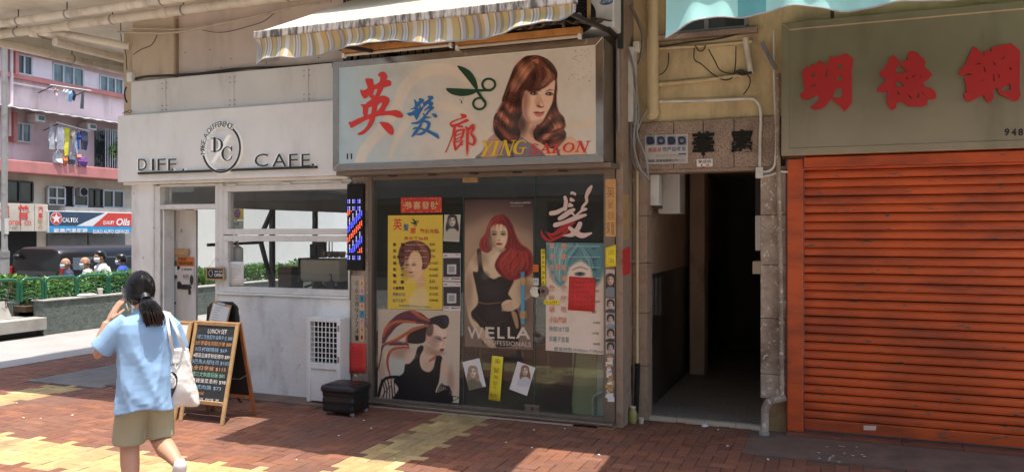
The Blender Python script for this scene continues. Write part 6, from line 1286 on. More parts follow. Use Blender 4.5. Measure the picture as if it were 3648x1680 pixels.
# dark window over the stair under the teal awning
t = thing('stair_window', 'dark framed window above the stair entrance behind the teal awning', 'window', at(2520, 110, .4)); a, b = at(2380, 60, .40).x, at(2660, 60, .40).x; zb_ = at(2500, 118, .4).z
MB().box(a, b, .395, .419, zb_, 4.2).build('pane', M_['darkpane'], t)
for xx in (a, (a+b)/2, b): MB().box(xx-.02, xx+.02, .375, .394, zb_+.03, 4.2).build('frame_bar', M_['bluegrey'], t)
MB().box(a-.1, b+.1, .33, .418, zb_-.05, zb_).build('sill', M_['stone'], t, bevel=.006); MB().box(a, b, .376, .394, zb_, zb_+.03).build('frame_rail', M_['bluegrey'], t)

# ================================================================== STEEL SIGN AND ORANGE SHUTTER
Q = thing('steel_sign', 'brushed steel signboard with three dull red characters above the orange shutter', 'sign', (1.2, .25, 2.45))
xa, xb, za, zt, ys = -.430, 3.9, 2.455, 3.605, .15; w = .062
MB().box(xa+.005, xb, ys+.012, .415, za+.005, zt-.005).build('sign_box', M_['steelb'], Q)
MB().box(xa+w, xb-w, ys+.004, ys+.0115, za+w, zt-w).build('face', M_['steelb'], Q)
for nm, pts in (('l', [(xa,za),(xa+w,za+w),(xa+w,zt-w),(xa,zt)]), ('t', [(xa,zt),(xa+w,zt-w),(xb-w,zt-w),(xb,zt)]), ('b', [(xa,za),(xb,za),(xb-w,za+w),(xa+w,za+w)]), ('r', [(xb,za),(xb,zt),(xb-w,zt-w),(xb-w,za+w)])):
    MB().prism(pts, ys-.016, ys+.012).build('frame_rail', M_['steelb'], Q, bevel=.003)
yc = ys - .012; cE = (2830, 170, 4.743); cF = (3390, 140, 4.562)
traced('red_character', [('poly', [(160,370),(210,325),(265,345),(290,295),(360,290),(430,225),(490,260),(545,325),(570,250),(605,150),(680,170),(780,140),(880,105),(940,150),(990,200),(995,250),(968,400),(970,940),(900,1030),(840,1088),(790,1010),(720,950),(625,870),(580,920),(500,1010),(420,1050),(340,1055),(260,1010),(340,960),(400,900),(430,850),(370,810),(300,850),(200,895),(120,860),(92,800),(130,760),(180,720),(150,580),(132,450)], [[(735,300),(775,285),(815,300),(812,355),(718,375)], [(720,500),(812,485),(808,545),(708,565)], [(690,715),(800,675),(805,800),(780,855),(640,850)], [(310,430),(365,460),(350,490),(290,515)], [(300,645),(370,635),(345,670),(290,688)], [(545,375),(565,370),(560,490),(520,515)]])], cE, yc, .02, 'redm', Q, smooth=False)
traced('red_character', [('poly', [(1670,130),(1735,190),(1775,255),(1745,330),(1700,400),(1720,440),(1750,440),(1890,420),(1900,400),(1840,365),(1800,310),(1800,260),(1850,225),(1925,215),(1910,150),(1930,80),(1990,65),(2070,90),(2130,150),(2190,210),(2215,260),(2190,330),(2240,375),(2300,430),(2325,470),(2270,540),(2170,600),(2200,665),(2300,690),(2370,750),(2400,830),(2370,880),(2310,885),(2230,855),(2255,900),(2240,970),(2150,1000),(1930,995),(1860,950),(1810,905),(1730,945),(1715,1020),(1650,1062),(1600,1030),(1555,920),(1575,740),(1500,765),(1420,745),(1385,710),(1450,650),(1560,545),(1480,510),(1430,440),(1480,390),(1560,290),(1610,190)], [[(1720,575),(1770,575),(1860,655),(1730,675),(1710,620)], [(1740,740),(1780,790),(1740,815)], [(1920,800),(1995,862),(1930,856)], [(2065,785),(2105,785),(2105,855),(2065,862)], [(1880,510),(1918,528),(1905,558)], [(1985,498),(2035,476),(2005,514)], [(2120,500),(2150,470),(2135,520)], [(2130,735),(2230,850),(2150,770)]])], cE, yc, .02, 'redm', Q, smooth=False)
traced('red_character', [('poly', [(340,130),(400,150),(450,200),(520,280),(530,210),(560,180),(610,195),(640,220),(640,150),(750,115),(950,72),(1030,130),(1105,200),(1100,800),(1115,920),(1085,990),(1030,1015),(900,960),(800,915),(750,850),(730,795),(670,810),(680,960),(640,1020),(590,1030),(530,960),(520,910),(400,960),(300,1020),(250,1020),(190,950),(195,890),(240,870),(225,770),(240,740),(205,670),(210,620),(340,570),(240,565),(180,598),(130,590),(105,540),(210,430),(290,260)], [[(770,830),(940,735),(965,820),(860,855)], [(515,430),(548,540),(522,542)], [(365,438),(430,396),(485,405),(430,420)], [(465,718),(530,648),(502,695)], [(745,545),(780,630),(758,638)], [(665,692),(680,555),(694,692)], [(930,455),(975,490),(950,525)], [(795,348),(875,262),(832,335)], [(670,355),(718,430),(692,440)]])], cF, yc, .02, 'redm', Q, smooth=False)
for ch_, a in (('9',3579),('4',3604),('8',3628)): txt('digit', ch_, (a, 458, a+17, 484), ys-.001, 'ink', Q, bold=.03, depth=.003)
MB().bar((-.02, .2, 3.6), (-.02, .2, 3.75), .03).build('bracket', M_['darkmetal'], Q)

H_ = thing('rolling_shutter', 'closed orange rolling shutter with chipped paint below the steel sign', 'shutter', (1.2, .4, 0))
X0, X1 = -.252, 3.6; pitch = .0757; prof = [(.014,0.0),(.002,.0015),(-.007,.004),(-.0105,.012),(-.012,.030),(-.0105,.050),(-.008,.0585),(.004,.0605),(.004,.0640),(-.003,.0655),(-.003,.0685),(.014,.0690)]
m = MB(); n = len(prof); vs = [(X0, .40+a, b) for a, b in prof] + [(X1, .40+a, b) for a, b in prof]; fs = [(i, i+1, n+i+1, n+i) for i in range(n-1)]
sm = MB(); sm.add(vs, fs); me = sm.mesh('slat'); me.materials.append(M_['orange']); me.polygons.foreach_set('use_smooth', [True]*len(me.polygons))
me.transform(Matrix.Translation(-ORI[H_.name])); zz = .145; k = 0
while zz < 2.44:
    o = bpy.data.objects.new('slat', me); COL.objects.link(o); o.parent = H_; o.location = (0, .0035*math.sin(k*2.3)+.002*math.sin(k*5.1), zz+.0012*math.sin(k*3.7)); o.rotation_euler = (R(1.6*math.sin(k*1.9)), R(.05*math.sin(k*2.7)), 0); zz += pitch; k += 1
MB().box(X0+.001, X1, .385, .415, .045, .142).build('bottom_rail', M_['orange'], H_, bevel=.006); MB().box(X0, X1, .418, .43, .04, 2.45).build('backing', M_['matteblack'], H_)
MB().box(-.392, -.258, .335, .425, .03, 2.44).build('guide_rail', M_['orange'], H_, bevel=.006); MB().box(-.400, -.393, .34, .425, .03, 2.44).build('guide_edge', pm('dark_red_metal', (.20,.03,.022), .5, var=.2, dirt=(.05,.03,.02), dscale=5), H_)
MB().box(X0, X1, .30, .41, 2.36, 2.452).build('hood', M_['orange'], H_, bevel=.01)
x = -.40
for i in range(9):
    w_ = .46 + .03*math.sin(i*3); MB().box(x+.002, x+w_-.002, .27, .43, -.01, .028).build('threshold_tile', pm('threshold_tile', (.20,.075,.05), .6, var=.25, dirt=(.06,.045,.04), dscale=4, damt=.7) if i == 0 else MATS['threshold_tile'], H_, bevel=.004); x += w_
t = thing('label_scrap', 'pale torn label stuck on the bottom rail of the orange shutter', 'sticker', at(3100, 1520, .38)); q = [at(a, b, .383) for a, b in ((3076,1514),(3122,1515),(3120,1531),(3077,1530))]; MB().quad(*q).build('paper', M_['inkp'], t).modifiers.new('t', 'SOLIDIFY').thickness = .001
t = thing('drain_elbow', 'grey cement-coated drain elbow at the foot of the right jamb', 'pipe', atg(2730, 1560)); q0 = at(2790, 1420, .30); q1 = at(2725, 1460, .30); g0 = atg(2722, 1555)
MB().tube(crom([(q0.x+.02, .33, .33), (q0.x-.05, .32, .30), (g0.x+.04, .30, .29), (g0.x+.0, .27, .22), (g0.x, .25, .10), (g0.x-.005, .23, .0)], 5), [.034]*26, 12).build('run', M_['jamb'], t, smooth='auto'); MB().tube([(g0.x-.005, .23, .0), (g0.x-.005, .23, .03)], .045, 12).build('collar', M_['concrete'], t, smooth='auto')
# ---- litter
rg = random.Random(12)
def crumple(name, label, loc, r, mat='paperw', group='scraps of litter on the pavement'):
    m = MB(); n1 = 6; m.ell((0, 0, r*.4), r, r*.8, r*.45, nu=8, nv=6); m.v = [(x*rg.uniform(.6,1.25), y*rg.uniform(.6,1.25), max(.001, z*rg.uniform(.5,1.3))) for x, y, z in m.v]
    o = m.build(name, M_[mat], None); o.location = loc; return tag(o, label, 'litter', group)
crumple('crumpled_paper', 'crumpled white tissue in front of the stair threshold', atg(2510, 1520), .035)
for u, v, w_ in ((2558,1530,'right of the crumpled tissue'),(2592,1588,'a step out from the stair threshold'),(2736,1636,'out from the right jamb'),(2738,1545,'beside the drain elbow')): crumple('paper_scrap', 'tiny white paper scrap on the bricks, %s' % w_, atg(u, v), .012)
for k, (u, v) in enumerate(((1322,1525),(1296,1497),(1207,1551),(1405,1632),(1902,1531),(1895,1594),(1057,1636),(1803,1575),(2012,1526),(2133,1619),(145,1490),(60,1435),(84,1487),(258,1478),(380,1300))): crumple('paper_scrap', 'tiny pale scrap lying on the brick paving', atg(u, v), .011 if v < 1620 else .007)
for k in range(16):
    u, v = rg.uniform(2915, 3080), rg.uniform(1585, 1645)
    o = MB().add([(0.013*rg.uniform(.5,1.3)*math.cos(a*.785), .011*rg.uniform(.4,1.2)*math.sin(a*.785), 0.003) for a in range(8)], [tuple(range(8))]).build('paint_splash', M_['paperw'], None); o.location = atg(u, v, .012); tag(o, 'white paint splash on the cement before the orange shutter', 'paint', 'paint splashes by the shutter')

# ================================================================== PLANTER, RAILINGS, HEDGE, BENCH
pl = thing('planter_wall', 'low dark green-grey rendered planter wall in front of the hedge', 'planter', (-13.2, 5, 0))
MB().box(-12.98, -12.72, 2.63, 16, 0, .58).build('front_wall', M_['planter'], pl, bevel=.012); MB().box(-13.45, -13.30, -4, 2.63, 0, .58).build('back_wall', M_['planter'], pl, bevel=.012); MB().box(-13.75, -13.60, -4, 16, -.36, .58).build('road_wall', M_['planter'], pl, bevel=.01)
MB().box(-13.6, -12.98, 2.5, 16, .40, .50).box(-13.6, -13.45, -4, 2.5, .40, .50).build('soil', M_['twig'], pl)
MB().box(-13.02, -12.70, 2.62, 16.02, .581, .61).build('coping', M_['concrete'], pl, bevel=.008)
be = thing('concrete_bench', 'pale concrete bench with sloped back at the end of the planter', 'bench', (-12.95, .5, 0))
MB().box(-13.29, -12.62, -3.5, 2.62, .11, .32).build('seat', M_['concrete'], be, bevel=.012); MB().box(-13.27, -12.76, -3.45, 2.55, 0, .108).build('base', M_['matteblack'], be)
m = MB(); vs = [(-13.295,-3.5,.321),(-13.12,-3.5,.321),(-13.295,-3.5,.60),(-13.295,2.35,.321),(-13.12,2.35,.321),(-13.295,2.35,.60)]; m.add(vs, [(0,1,2),(3,5,4),(0,3,4,1),(1,4,5,2),(2,5,3,0)]).build('backrest', M_['concrete'], be)
MB().tube(crom([(-12.72, 1.72, .32), (-12.72, 1.72, .45), (-12.78, 1.72, .50), (-13.1, 1.72, .50)], 5), .035, 10).build('armrest', M_['green'], be, smooth='auto')
c2 = (0, 560, 1.853)
for i, (a, b, w_) in enumerate(((-70, 115, 'leftmost, cut by the photo edge'), (140, 280, 'narrow one second from the left'), (300, 500, 'in the middle of the planter'), (512, 706, 'second from the cafe corner'), (722, 832, 'nearest the cafe corner'))):
    ya, yb_ = atx(c2[0]+a/1.853, 1000, -12.88).y, atx(c2[0]+b/1.853, 1000, -12.88).y; x = -12.88
    t = thing('hoop_railing', 'green tubular hoop railing on the planter wall, %s' % w_, 'railing', (x, (ya+yb_)/2, .61), group='green hoop railings on the planter')
    r_ = .09; arcp = lambda cy, a0, a1: [(x, cy + r_*math.cos(math.radians(q)), .985 - r_ + r_*math.sin(math.radians(q))) for q in np.linspace(a0, a1, 6)]
    MB().tube([(x, ya, .60)] + arcp(ya+r_, 180, 90) + arcp(yb_-r_, 90, 0) + [(x, yb_, .60)], .026, 10).build('hoop', M_['green'], t, smooth='auto')
    for k in range(4):
        z = .66 + .07*k; mid = (ya+yb_)/2; MB().tube([(x, ya+.03, z), (x, mid, z+.03), (x, yb_-.03, z-.05)], .007, 6).build('infill_bar', M_['green'], t)
def leaf_cloud(name, n, sampler, size, cols, parent=None, seed=1):
    rg = np.random.RandomState(seed); V = []; Fq = []; Cc = []
    for i in range(n):
        p = sampler(rg); s = size*rg.uniform(.6, 1.3); nrm = Vector(rg.normal(size=3) + np.array([.35, -.1, .75])).normalized(); a = nrm.orthogonal().normalized(); a.rotate(Matrix.Rotation(rg.uniform(0, 6.28), 3, nrm)); b = nrm.cross(a); bb = len(V); p = Vector(p)
        V += [p - a*s*.5, p + b*s*.24 - a*s*.08 + nrm*s*.05, p + a*s*.55 - nrm*s*.08, p - b*s*.24 - a*s*.08 + nrm*s*.05]; Fq.append((bb, bb+1, bb+2, bb+3)); c = cols[rg.randint(len(cols))]; f = rg.uniform(.7, 1.25); Cc.append(tuple(x*f for x in c))
    return link(name, to_mesh(name, [tuple(v) for v in V], Fq, Cc, M_['leaf']), parent)
HG = [(.075,.19,.022), (.11,.25,.03), (.05,.13,.02), (.15,.29,.045), (.09,.21,.05)]
def hs_(rg):
    y = rg.uniform(-3.5, 15.5); x = -13.58 + .52*rg.rand() if y > 2.6 else -13.6 + .25*rg.rand(); top = .95 + .05*math.sin(y*3.1) + .04*math.sin(y*7.7+1) + .02*rg.randn(); z = .52 + (top-.52)*rg.rand()**.6
    return (x, y, z)
tag(leaf_cloud('hedge', 15000, hs_, .105, HG, seed=4), 'dense leafy green hedge growing in the planter', 'hedge', kind='stuff')
m = MB(); rg = random.Random(3)
for k in range(160):
    y = rg.uniform(-3, 15); x = rg.uniform(-13.5, -13.1); m.tube([(x, y, .48), (x+rg.uniform(-.06,.06), y+rg.uniform(-.08,.08), .95)], .006, 5)
tag(m.build('hedge_stems', M_['twig']), 'thin brown stems inside the hedge', 'stems', kind='stuff')
p = atx(357, 1054, -12.82); t = thing('paper_cup', 'white paper cup standing on the planter wall', 'cup', (-12.82, p.y, .61)); MB().tube([(-12.82,p.y,.611),(-12.82,p.y,.72)], [.035,.048], 16).build('cup_wall', M_['paperw'], t, smooth='auto'); MB().tube([(-12.82,p.y,.72),(-12.82,p.y,.728)], .05, 16).build('rim', M_['paperw'], t)
p = atx(308, 1065, -12.82); t = thing('food_box', 'flat white takeaway lid lying on the planter wall', 'box', (-12.82, p.y, .61)); MB().loft([rrect(-12.82, p.y, .09, .16, .05, .612), rrect(-12.82, p.y, .10, .17, .05, .63), rrect(-12.82, p.y, .07, .13, .05, .65)]).build('lid', M_['paperw'], t, smooth='auto'); MB().loft([rrect(-12.82, p.y, .102, .172, .05, .628), rrect(-12.82, p.y, .104, .174, .05, .634)]).build('rim', M_['paperw'], t)
p0 = atx(16, 1000, -14.7); t = thing('lamp_post', 'slim grey lamp post at the left edge behind the hedge', 'lamp post', (-14.7, p0.y, -.36))
MB().tube([(-14.7,p0.y,-.36),(-14.7,p0.y,1.35),(-14.7,p0.y,1.5),(-14.7,p0.y,8)], [.085,.085,.055,.05], 14).build('pole', M_['grey'], t, smooth='auto'); q0 = atx(16, 490, -14.7).z; MB().tube([(-14.7,p0.y,1.30),(-14.7,p0.y,1.42)], .09, 14).build('collar', M_['grey'], t, smooth='auto'); MB().box(-14.645,-14.64,p0.y-.04,p0.y+.04,1.75,2.05).build('label_plate', M_['paperw'], t); MB().tube([(-14.7,p0.y,8),(-15.6,p0.y,8.3)], .04, 10).build('arm', M_['grey'], t)
# white wall across the lane, seen through the cafe
ww = thing('white_wall', 'bright white rendered wall across the side lane, seen through the cafe windows', 'wall', (-15.6, 16, -.36)); MB().box(-15.75, -15.55, 9.2, 27, -.36, 2.75).build('wall_face', pm('lane_wall_white', (.88,.87,.855), .7, var=.04), ww); MB().box(-15.80, -15.50, 9.18, 27.02, 2.751, 2.83).build('coping', M_['concrete'], ww, bevel=.01)
ps = thing('parking_sign', 'yellow no-parking sign with white End plate, seen through the cafe window', 'sign', (-10.4, 6, 0)); px = -10.4; a = atx(822, 735, px); b = atx(868, 783, px); c_ = atx(822, 824, px)
MB().box(px-.004, px, a.y, b.y, b.z, a.z).build('upper_plate', M_['gold'], ps); MB().box(px-.004, px, a.y, b.y, c_.z, b.z-.01).build('lower_plate', M_['paperw'], ps); MB().tube([(px-.03,(a.y+b.y)/2,0),(px-.03,(a.y+b.y)/2,a.z+.05)], .025, 10).build('post', M_['grey'], ps)
cy, cz = (a.y+b.y)/2, (a.z+b.z)/2; rr = (a.z-b.z)*.36; MB().disc((px+.002, cy, cz), rr, 'x', 24).build('blue_disc', M_['blue'], ps); m = MB(); m.bar((px+.004, cy-rr*.7, cz+rr*.7), (px+.004, cy+rr*.7, cz-rr*.7), rr*.22, .002, up=(1,0,0)).bar((px+.005, cy-rr*.7, cz-rr*.7), (px+.005, cy+rr*.7, cz+rr*.7), rr*.22, .002, up=(1,0,0)); m.build('red_cross', M_['red'], ps)
def txtx(name, body, box, x, mat, parent, bold=0.0, depth=0.0, shear=0.0):
    me = txtmesh(body, bold, .5 if depth else 0, shear); co = np.empty(len(me.vertices)*3, np.float32); me.vertices.foreach_get('co', co); co = co.reshape(-1, 3); mn = co.min(0); mx = co.max(0)
    a = atx(box[0], box[3], x); b = atx(box[0], box[1], x); e = atx(box[2], box[3], x)
    out = np.empty_like(co); out[:,1] = a.y + (co[:,0]-mn[0])/max(mx[0]-mn[0],1e-6)*(e.y-a.y); out[:,2] = a.z + (co[:,1]-mn[1])/max(mx[1]-mn[1],1e-6)*(b.z-a.z); out[:,0] = x + co[:,2]*depth
    me.vertices.foreach_set('co', out.ravel()); me.materials.clear(); me.materials.append(M_[mat]); me.update(); return link(name, me, parent)
txtx('lettering', 'End', (826, 788, 850, 802), px+.003, 'ink', ps); txtx('lettering', '終止', (826, 808, 855, 822), px+.003, 'ink', ps)

# ================================================================== VAN
V_ = thing('parked_van', 'black minivan parked beyond the hedge, seen from its rear corner', 'van', (-17.1, 8, -.5)); xc = -17.05; zb = -.5
def vsec(y, hw, z0, z1, tw):
    pr = [(-hw*.97, z0), (-hw, z0+.2), (-hw, z0+.75), (-hw*.99, z0+.95), (-tw-.02, z1-.16), (-tw+.06, z1-.05), (-tw+.22, z1)]
    return [Vector((xc+a, y, b)) for a, b in pr] + [Vector((xc-a, y, b)) for a, b in pr[::-1]]
ys_ = [(5.78,.84,.32,1.30,.70),(5.80,.89,.28,1.40,.74),(5.90,.90,.26,1.43,.77),(6.6,.90,.25,1.45,.78),(8.4,.90,.25,1.45,.78),(9.2,.90,.25,1.42,.77),(9.7,.90,.26,1.20,.74),(10.3,.89,.28,.72,.72),(10.55,.84,.32,.60,.66)]
MB().loft([vsec(y, hw, zb+z0, z1, tw) for y, hw, z0, z1, tw in ys_]).build('body', M_['vanblack'], V_, smooth='auto')
def side_pane(y0, y1, z0=.56, z1=1.20): 
    f = lambda z: xc + .905 - (z-.45)/(1.29-.45)*.115 if z > .45 else xc+.91
    return MB().quad((f(z0)+.012, y0, z0), (f(z0)+.012, y1, z0), (f(z1)+.012, y1-.05, z1), (f(z1)+.012, y0+.05, z1))
for a, b in ((6.02, 7.35), (7.45, 8.7), (8.8, 9.55)): side_pane(a, b).build('side_window', M_['tint'], V_)
MB().quad((xc-.68, 5.768, .52), (xc+.68, 5.768, .52), (xc+.62, 5.790, 1.20), (xc-.62, 5.790, 1.20)).build('rear_window', M_['tint'], V_)
for sx in (-1, 1):
    MB().box(xc+sx*.79, xc+sx*.925, 5.745, 5.93, .28, .98).build('tail_light', M_['tail'], V_, bevel=.015)
    for yy in (6.5, 9.5):
        w_ = MB().tube([(xc+sx*.70, yy, zb+.33), (xc+sx*.905, yy, zb+.33)], .33, 20).build('wheel', M_['rubber'], V_, smooth='auto'); MB().tube([(xc+sx*.90, yy, zb+.33), (xc+sx*.912, yy, zb+.33)], .20, 16).build('rim', M_['steel'], w_, smooth='auto')
MB().box(xc-.86, xc+.86, 5.70, 5.80, zb+.28, zb+.52).build('rear_bumper', M_['vanblack'], V_, bevel=.03); MB().box(xc-.26, xc+.26, 5.745, 5.77, .05, .17).build('number_plate', M_['gold'], V_)
MB().bar((xc-.3, 5.755, .54), (xc+.12, 5.765, .80), .02).build('wiper', M_['black'], V_); MB().ell((xc-.55, 5.70, 1.22), .10, .05, .06).build('rear_mirror', M_['black'], V_, smooth=True); MB().bar((xc-.55, 5.70, 1.25), (xc-.5, 5.85, 1.38), .02).build('mirror_arm', M_['black'], V_); MB().ell((xc+1.02, 9.5, .62), .08, .05, .12).build('door_mirror', M_['black'], V_, smooth=True)
MB().box(xc+.915, xc+.925, 7.30, 7.52, .36, .40).build('door_handle', M_['steel'], V_)

# ================================================================== PEOPLE
def organic(o, vox, sm=4, disp=0, dscale=.12, sub=0):
    r = o.modifiers.new('remesh', 'REMESH'); r.mode = 'VOXEL'; r.voxel_size = vox; r.use_smooth_shade = True
    s = o.modifiers.new('smooth', 'SMOOTH'); s.iterations = sm; s.factor = .5
    if disp:
        tx = bpy.data.textures.new('folds', 'CLOUDS'); tx.noise_scale = dscale; tx.noise_depth = 2; d = o.modifiers.new('folds', 'DISPLACE'); d.texture = tx; d.strength = disp; d.mid_level = .5; d.texture_coords = 'LOCAL'
    return o
def oval(c, rx, ry, n=16, tilt=0): return [Vector((c[0] + rx*math.cos(2*math.pi*k/n), c[1] + ry*math.sin(2*math.pi*k/n), c[2] + tilt*math.cos(2*math.pi*k/n))) for k in range(n)]
def hand(m, wrist, tip, side, curl, s=1.0):
    w = Vector(wrist); d = (Vector(tip)-w).normalized(); up = Vector(curl).normalized(); lat = d.cross(up).normalized()*side
    pc = w + d*.045*s; M = Matrix((lat, d, up)).transposed()
    m.ell(pc, .036*s, .05*s, .015*s, M)
    for k, (o_, L) in enumerate(((-.027, .058), (-.009, .068), (.009, .064), (.026, .05))):
        b = w + d*.085*s + lat*o_*s; m.tube([b - d*.02*s, b + d*L*.5*s + up*.004*s, b + d*L*.85*s + up*.018*s, b + d*L*s + up*.034*s], [.0095*s, .009*s, .008*s, .006*s], 8)
    b = w + d*.03*s - lat*.034*s; m.tube([b, b + d*.03*s - lat*.02*s + up*.012*s, b + d*.055*s - lat*.018*s + up*.03*s], [.012*s, .010*s, .008*s], 8)
def person(label, loc, rz, h, shirt, bald, mask, skin='skin2', lean=.05, group='people walking beyond the hedge'):
    k = h/1.7; t = thing('person', label, 'person', loc, rz, group); S_ = lambda *a: tuple(q*k for q in a)
    m = MB(); m.ell(S_(0, .05+lean, 1.58), .078*k, .098*k, .118*k); m.tube([S_(0, lean, 1.40), S_(0, .03+lean, 1.52)], .052*k, 10); m.ell(S_(0, .145+lean, 1.56), .014*k, .02*k, .022*k)
    for sx in (-1, 1):
        m.ell(S_(sx*.08, .04+lean, 1.57), .012*k, .02*k, .03*k); el = S_(sx*.25, .03, 1.08); wr = S_(sx*.24, .18, .88); m.tube([S_(sx*.19, lean, 1.36), el, wr], [.045*k, .036*k, .026*k], 10); hand(m, wr, S_(sx*.23, .3, .80), sx, (0, 0, -1), k)
        m.tube([S_(sx*.09, 0, .85), S_(sx*.10, .04, .48), S_(sx*.10, 0, .06)], [.075*k, .05*k, .035*k], 10); m.ell(S_(sx*.10, .06, .04), .042*k, .12*k, .038*k)
    m.loft([oval(S_(0, 0, .82), .14*k, .09*k), oval(S_(0, lean*.5, 1.1), .14*k, .095*k), oval(S_(0, lean, 1.38), .15*k, .085*k)])
    organic(m.build('body', M_[skin], t, smooth=True, local=True), .011, 3)
    m = MB(); m.loft([oval(S_(0, 0, .80), .175*k, .13*k), oval(S_(0, lean*.5, 1.05), .175*k, .125*k), oval(S_(0, lean, 1.30), .195*k, .12*k), oval(S_(0, lean, 1.41), .13*k, .09*k), oval(S_(0, lean, 1.455), .068*k, .066*k)])
    for sx in (-1, 1): m.tube([S_(sx*.15, lean, 1.37), S_(sx*.21, lean*.8, 1.27), S_(sx*.25, .02, 1.13)], [.075*k, .072*k, .066*k], 10)
    organic(m.build('shirt', M_[shirt], t, smooth=True, local=True), .014, 3, .02*k, .09)
    m = MB(); m.loft([oval(S_(0, 0, .72), .16*k, .12*k), oval(S_(0, 0, .95), .165*k, .12*k)])
    for sx in (-1, 1): m.tube([S_(sx*.085, 0, .85), S_(sx*.10, .04, .48), S_(sx*.10, 0, .09)], [.095*k, .078*k, .062*k], 10)
    organic(m.build('trousers', M_['trousers'], t, smooth=True, local=True), .014, 2)
    m = MB()
    if bald: m.tube([S_(-.078, .02+lean, 1.55), S_(-.07, -.05+lean, 1.56), S_(0, -.07+lean, 1.55), S_(.07, -.05+lean, 1.56), S_(.078, .02+lean, 1.55)], [.010*k, .018*k, .022*k, .018*k, .010*k], 8)
    else: m.loft([oval(S_(0, .0+lean, 1.53), .083*k, .085*k), oval(S_(0, .02+lean, 1.60), .092*k, .108*k), oval(S_(0, .04+lean, 1.67), .080*k, .098*k), oval(S_(0, .04+lean, 1.71), .045*k, .06*k)])
    m.build('hair', M_['hair'], t, smooth=True, local=True)
    m = MB(); m.loft([oval(S_(0, .085+lean, 1.48), .05*k, .045*k), oval(S_(0, .095+lean, 1.52), .068*k, .062*k), oval(S_(0, .085+lean, 1.565), .073*k, .068*k)]); m.build('face_mask', M_[mask], t, smooth=True, local=True)
    m = MB()
    for sx in (-1, 1): m.ell(S_(sx*.03, .137+lean, 1.60), .012*k, .008*k, .007*k, nu=8, nv=6)
    m.build('eyes', M_['ink'], t, local=True); return t
def pplace(u, vtop, s):
    tt = (u-CXP)/FPX; return Vector((s*(-_sn+tt*_cs), CAM_Y + s*(_cs+tt*_sn), CAM_Z + (HZP-vtop)/FPX*s))
for (u, v, s, lab, shirt, bald, mk, rz, h) in ((252, 918, 16.4, 'bald man in navy shirt and pale blue mask walking beyond the hedge', 'navy', True, 'mask', R(150), 1.66), (322, 914, 16.2, 'balding man in pale grey shirt and blue mask beyond the hedge', 'clothg', True, 'mask', R(140), 1.66), (372, 893, 16.6, 'dark-haired man in white shirt and white mask beyond the hedge', 'clothw', False, 'maskw', R(165), 1.74), (446, 905, 17.2, 'young man in bright blue shirt half hidden by the cafe corner', 'clothb', False, 'mask', R(120), 1.7)):
    p = pplace(u, v, s); person(lab, (p.x, p.y, -.36), rz, p.z + .36, shirt, bald, mk)

# ---- the woman in the blue shirt
wl = pplace(517, 970, 5.14); WL = Vector((wl.x, wl.y, 0)); WR = R(56)
Wn = thing('person', 'woman in loose light blue shirt and khaki shorts walking away, phone held to her ear', 'person', WL, WR)
m = MB(); HC = Vector((-.025, .035, 1.425))
m.ell(HC, .074, .092, .108); m.ell(HC + Vector((-.005, .05, -.05)), .05, .05, .055); m.ell(HC + Vector((0, .097, -.015)), .012, .018, .02); m.tube([(-.005, -.005, 1.26), (-.015, .01, 1.36)], [.056, .05], 12)
for sx in (-1, 1): m.ell(HC + Vector((sx*.076, -.005, -.012)), .011, .02, .03)
EL, WRI = Vector((-.262, .085, 1.028)), Vector((-.205, .085, 1.225)); m.tube([(-.13, 0, 1.22), (-.20, .045, 1.12), EL, (EL+WRI)/2, WRI], [.038, .036, .042, .040, .028], 12); hand(m, WRI, (-.13, .07, 1.36), 1, (.85, .1, .15), 1.15)
ER, WRR = Vector((.205, .03, 1.0)), Vector((.20, .21, .87)); m.tube([(.13, 0, 1.22), (.18, .01, 1.12), ER, WRR], [.038, .036, .041, .027], 12); hand(m, WRR, (.22, .30, .93), 1, (-.4, 0, .8), .95)
m.loft([oval((0, 0, .74), .15, .11), oval((0, 0, .95), .13, .09), oval((0, 0, 1.15), .14, .08), oval((0, 0, 1.25), .10, .06)])
m.tube([(-.075, 0, .78), (-.085, .05, .47), (-.086, .02, .32), (-.085, -.02, .22), (-.085, .01, .07)], [.085, .058, .058, .048, .034], 14); m.tube([(-.085, -.03, .035), (-.09, .06, .04), (-.095, .14, .025)], [.034, .04, .03], 10)
KR, AR = Vector((.088, .03, .46)), Vector((.150, -.255, .345)); m.tube([(.075, 0, .78), KR, KR.lerp(AR, .35) + Vector((0, -.018, -.012)), KR.lerp(AR, .7), AR], [.09, .062, .062, .048, .034], 14)
organic(m.build('body', M_['skin'], Wn, smooth=True, local=True), .0065, 3)
# shirt with drape folds
m = MB(); n = 72; rings = []
for (z, rx, ry, cy, amp) in ((.655,.205,.148,-.01,.018),(.68,.204,.147,-.01,.018),(.72,.203,.146,-.01,.018),(.76,.202,.145,-.009,.017),(.80,.200,.143,-.008,.016),(.84,.198,.141,-.006,.015),(.88,.197,.139,-.004,.014),(.92,.196,.137,-.002,.013),(.96,.195,.135,0,.012),(1.0,.195,.132,0,.011),(1.04,.196,.130,0,.010),(1.08,.198,.127,0,.008),(1.12,.199,.124,-.002,.007),(1.16,.200,.120,-.004,.006),(1.215,.180,.104,-.006,.004),(1.25,.135,.086,-.004,.002),(1.275,.088,.070,.0,0),(1.298,.066,.062,.005,0)):
    def fold(a, z): rd_ = lambda p: (1-abs(math.sin(p)))**1.7 - .28; return amp*1.25*(rd_(2.5*a + z*7) + .8*rd_(3.5*a - z*5 + 1) + .6*rd_(1.5*a + z*13 + 2))
    rx *= .845 if z < 1.2 else .9; rings.append([Vector(((rx + fold(a, z)*.8)*math.cos(a), cy + (ry + fold(a + .4, z))*math.sin(a), z + (.012*math.sin(3*a+.6) - .015*math.sin(a) if z < .7 else 0))) for a in [2*math.pi*k/n for k in range(n)]])
m.loft(rings)
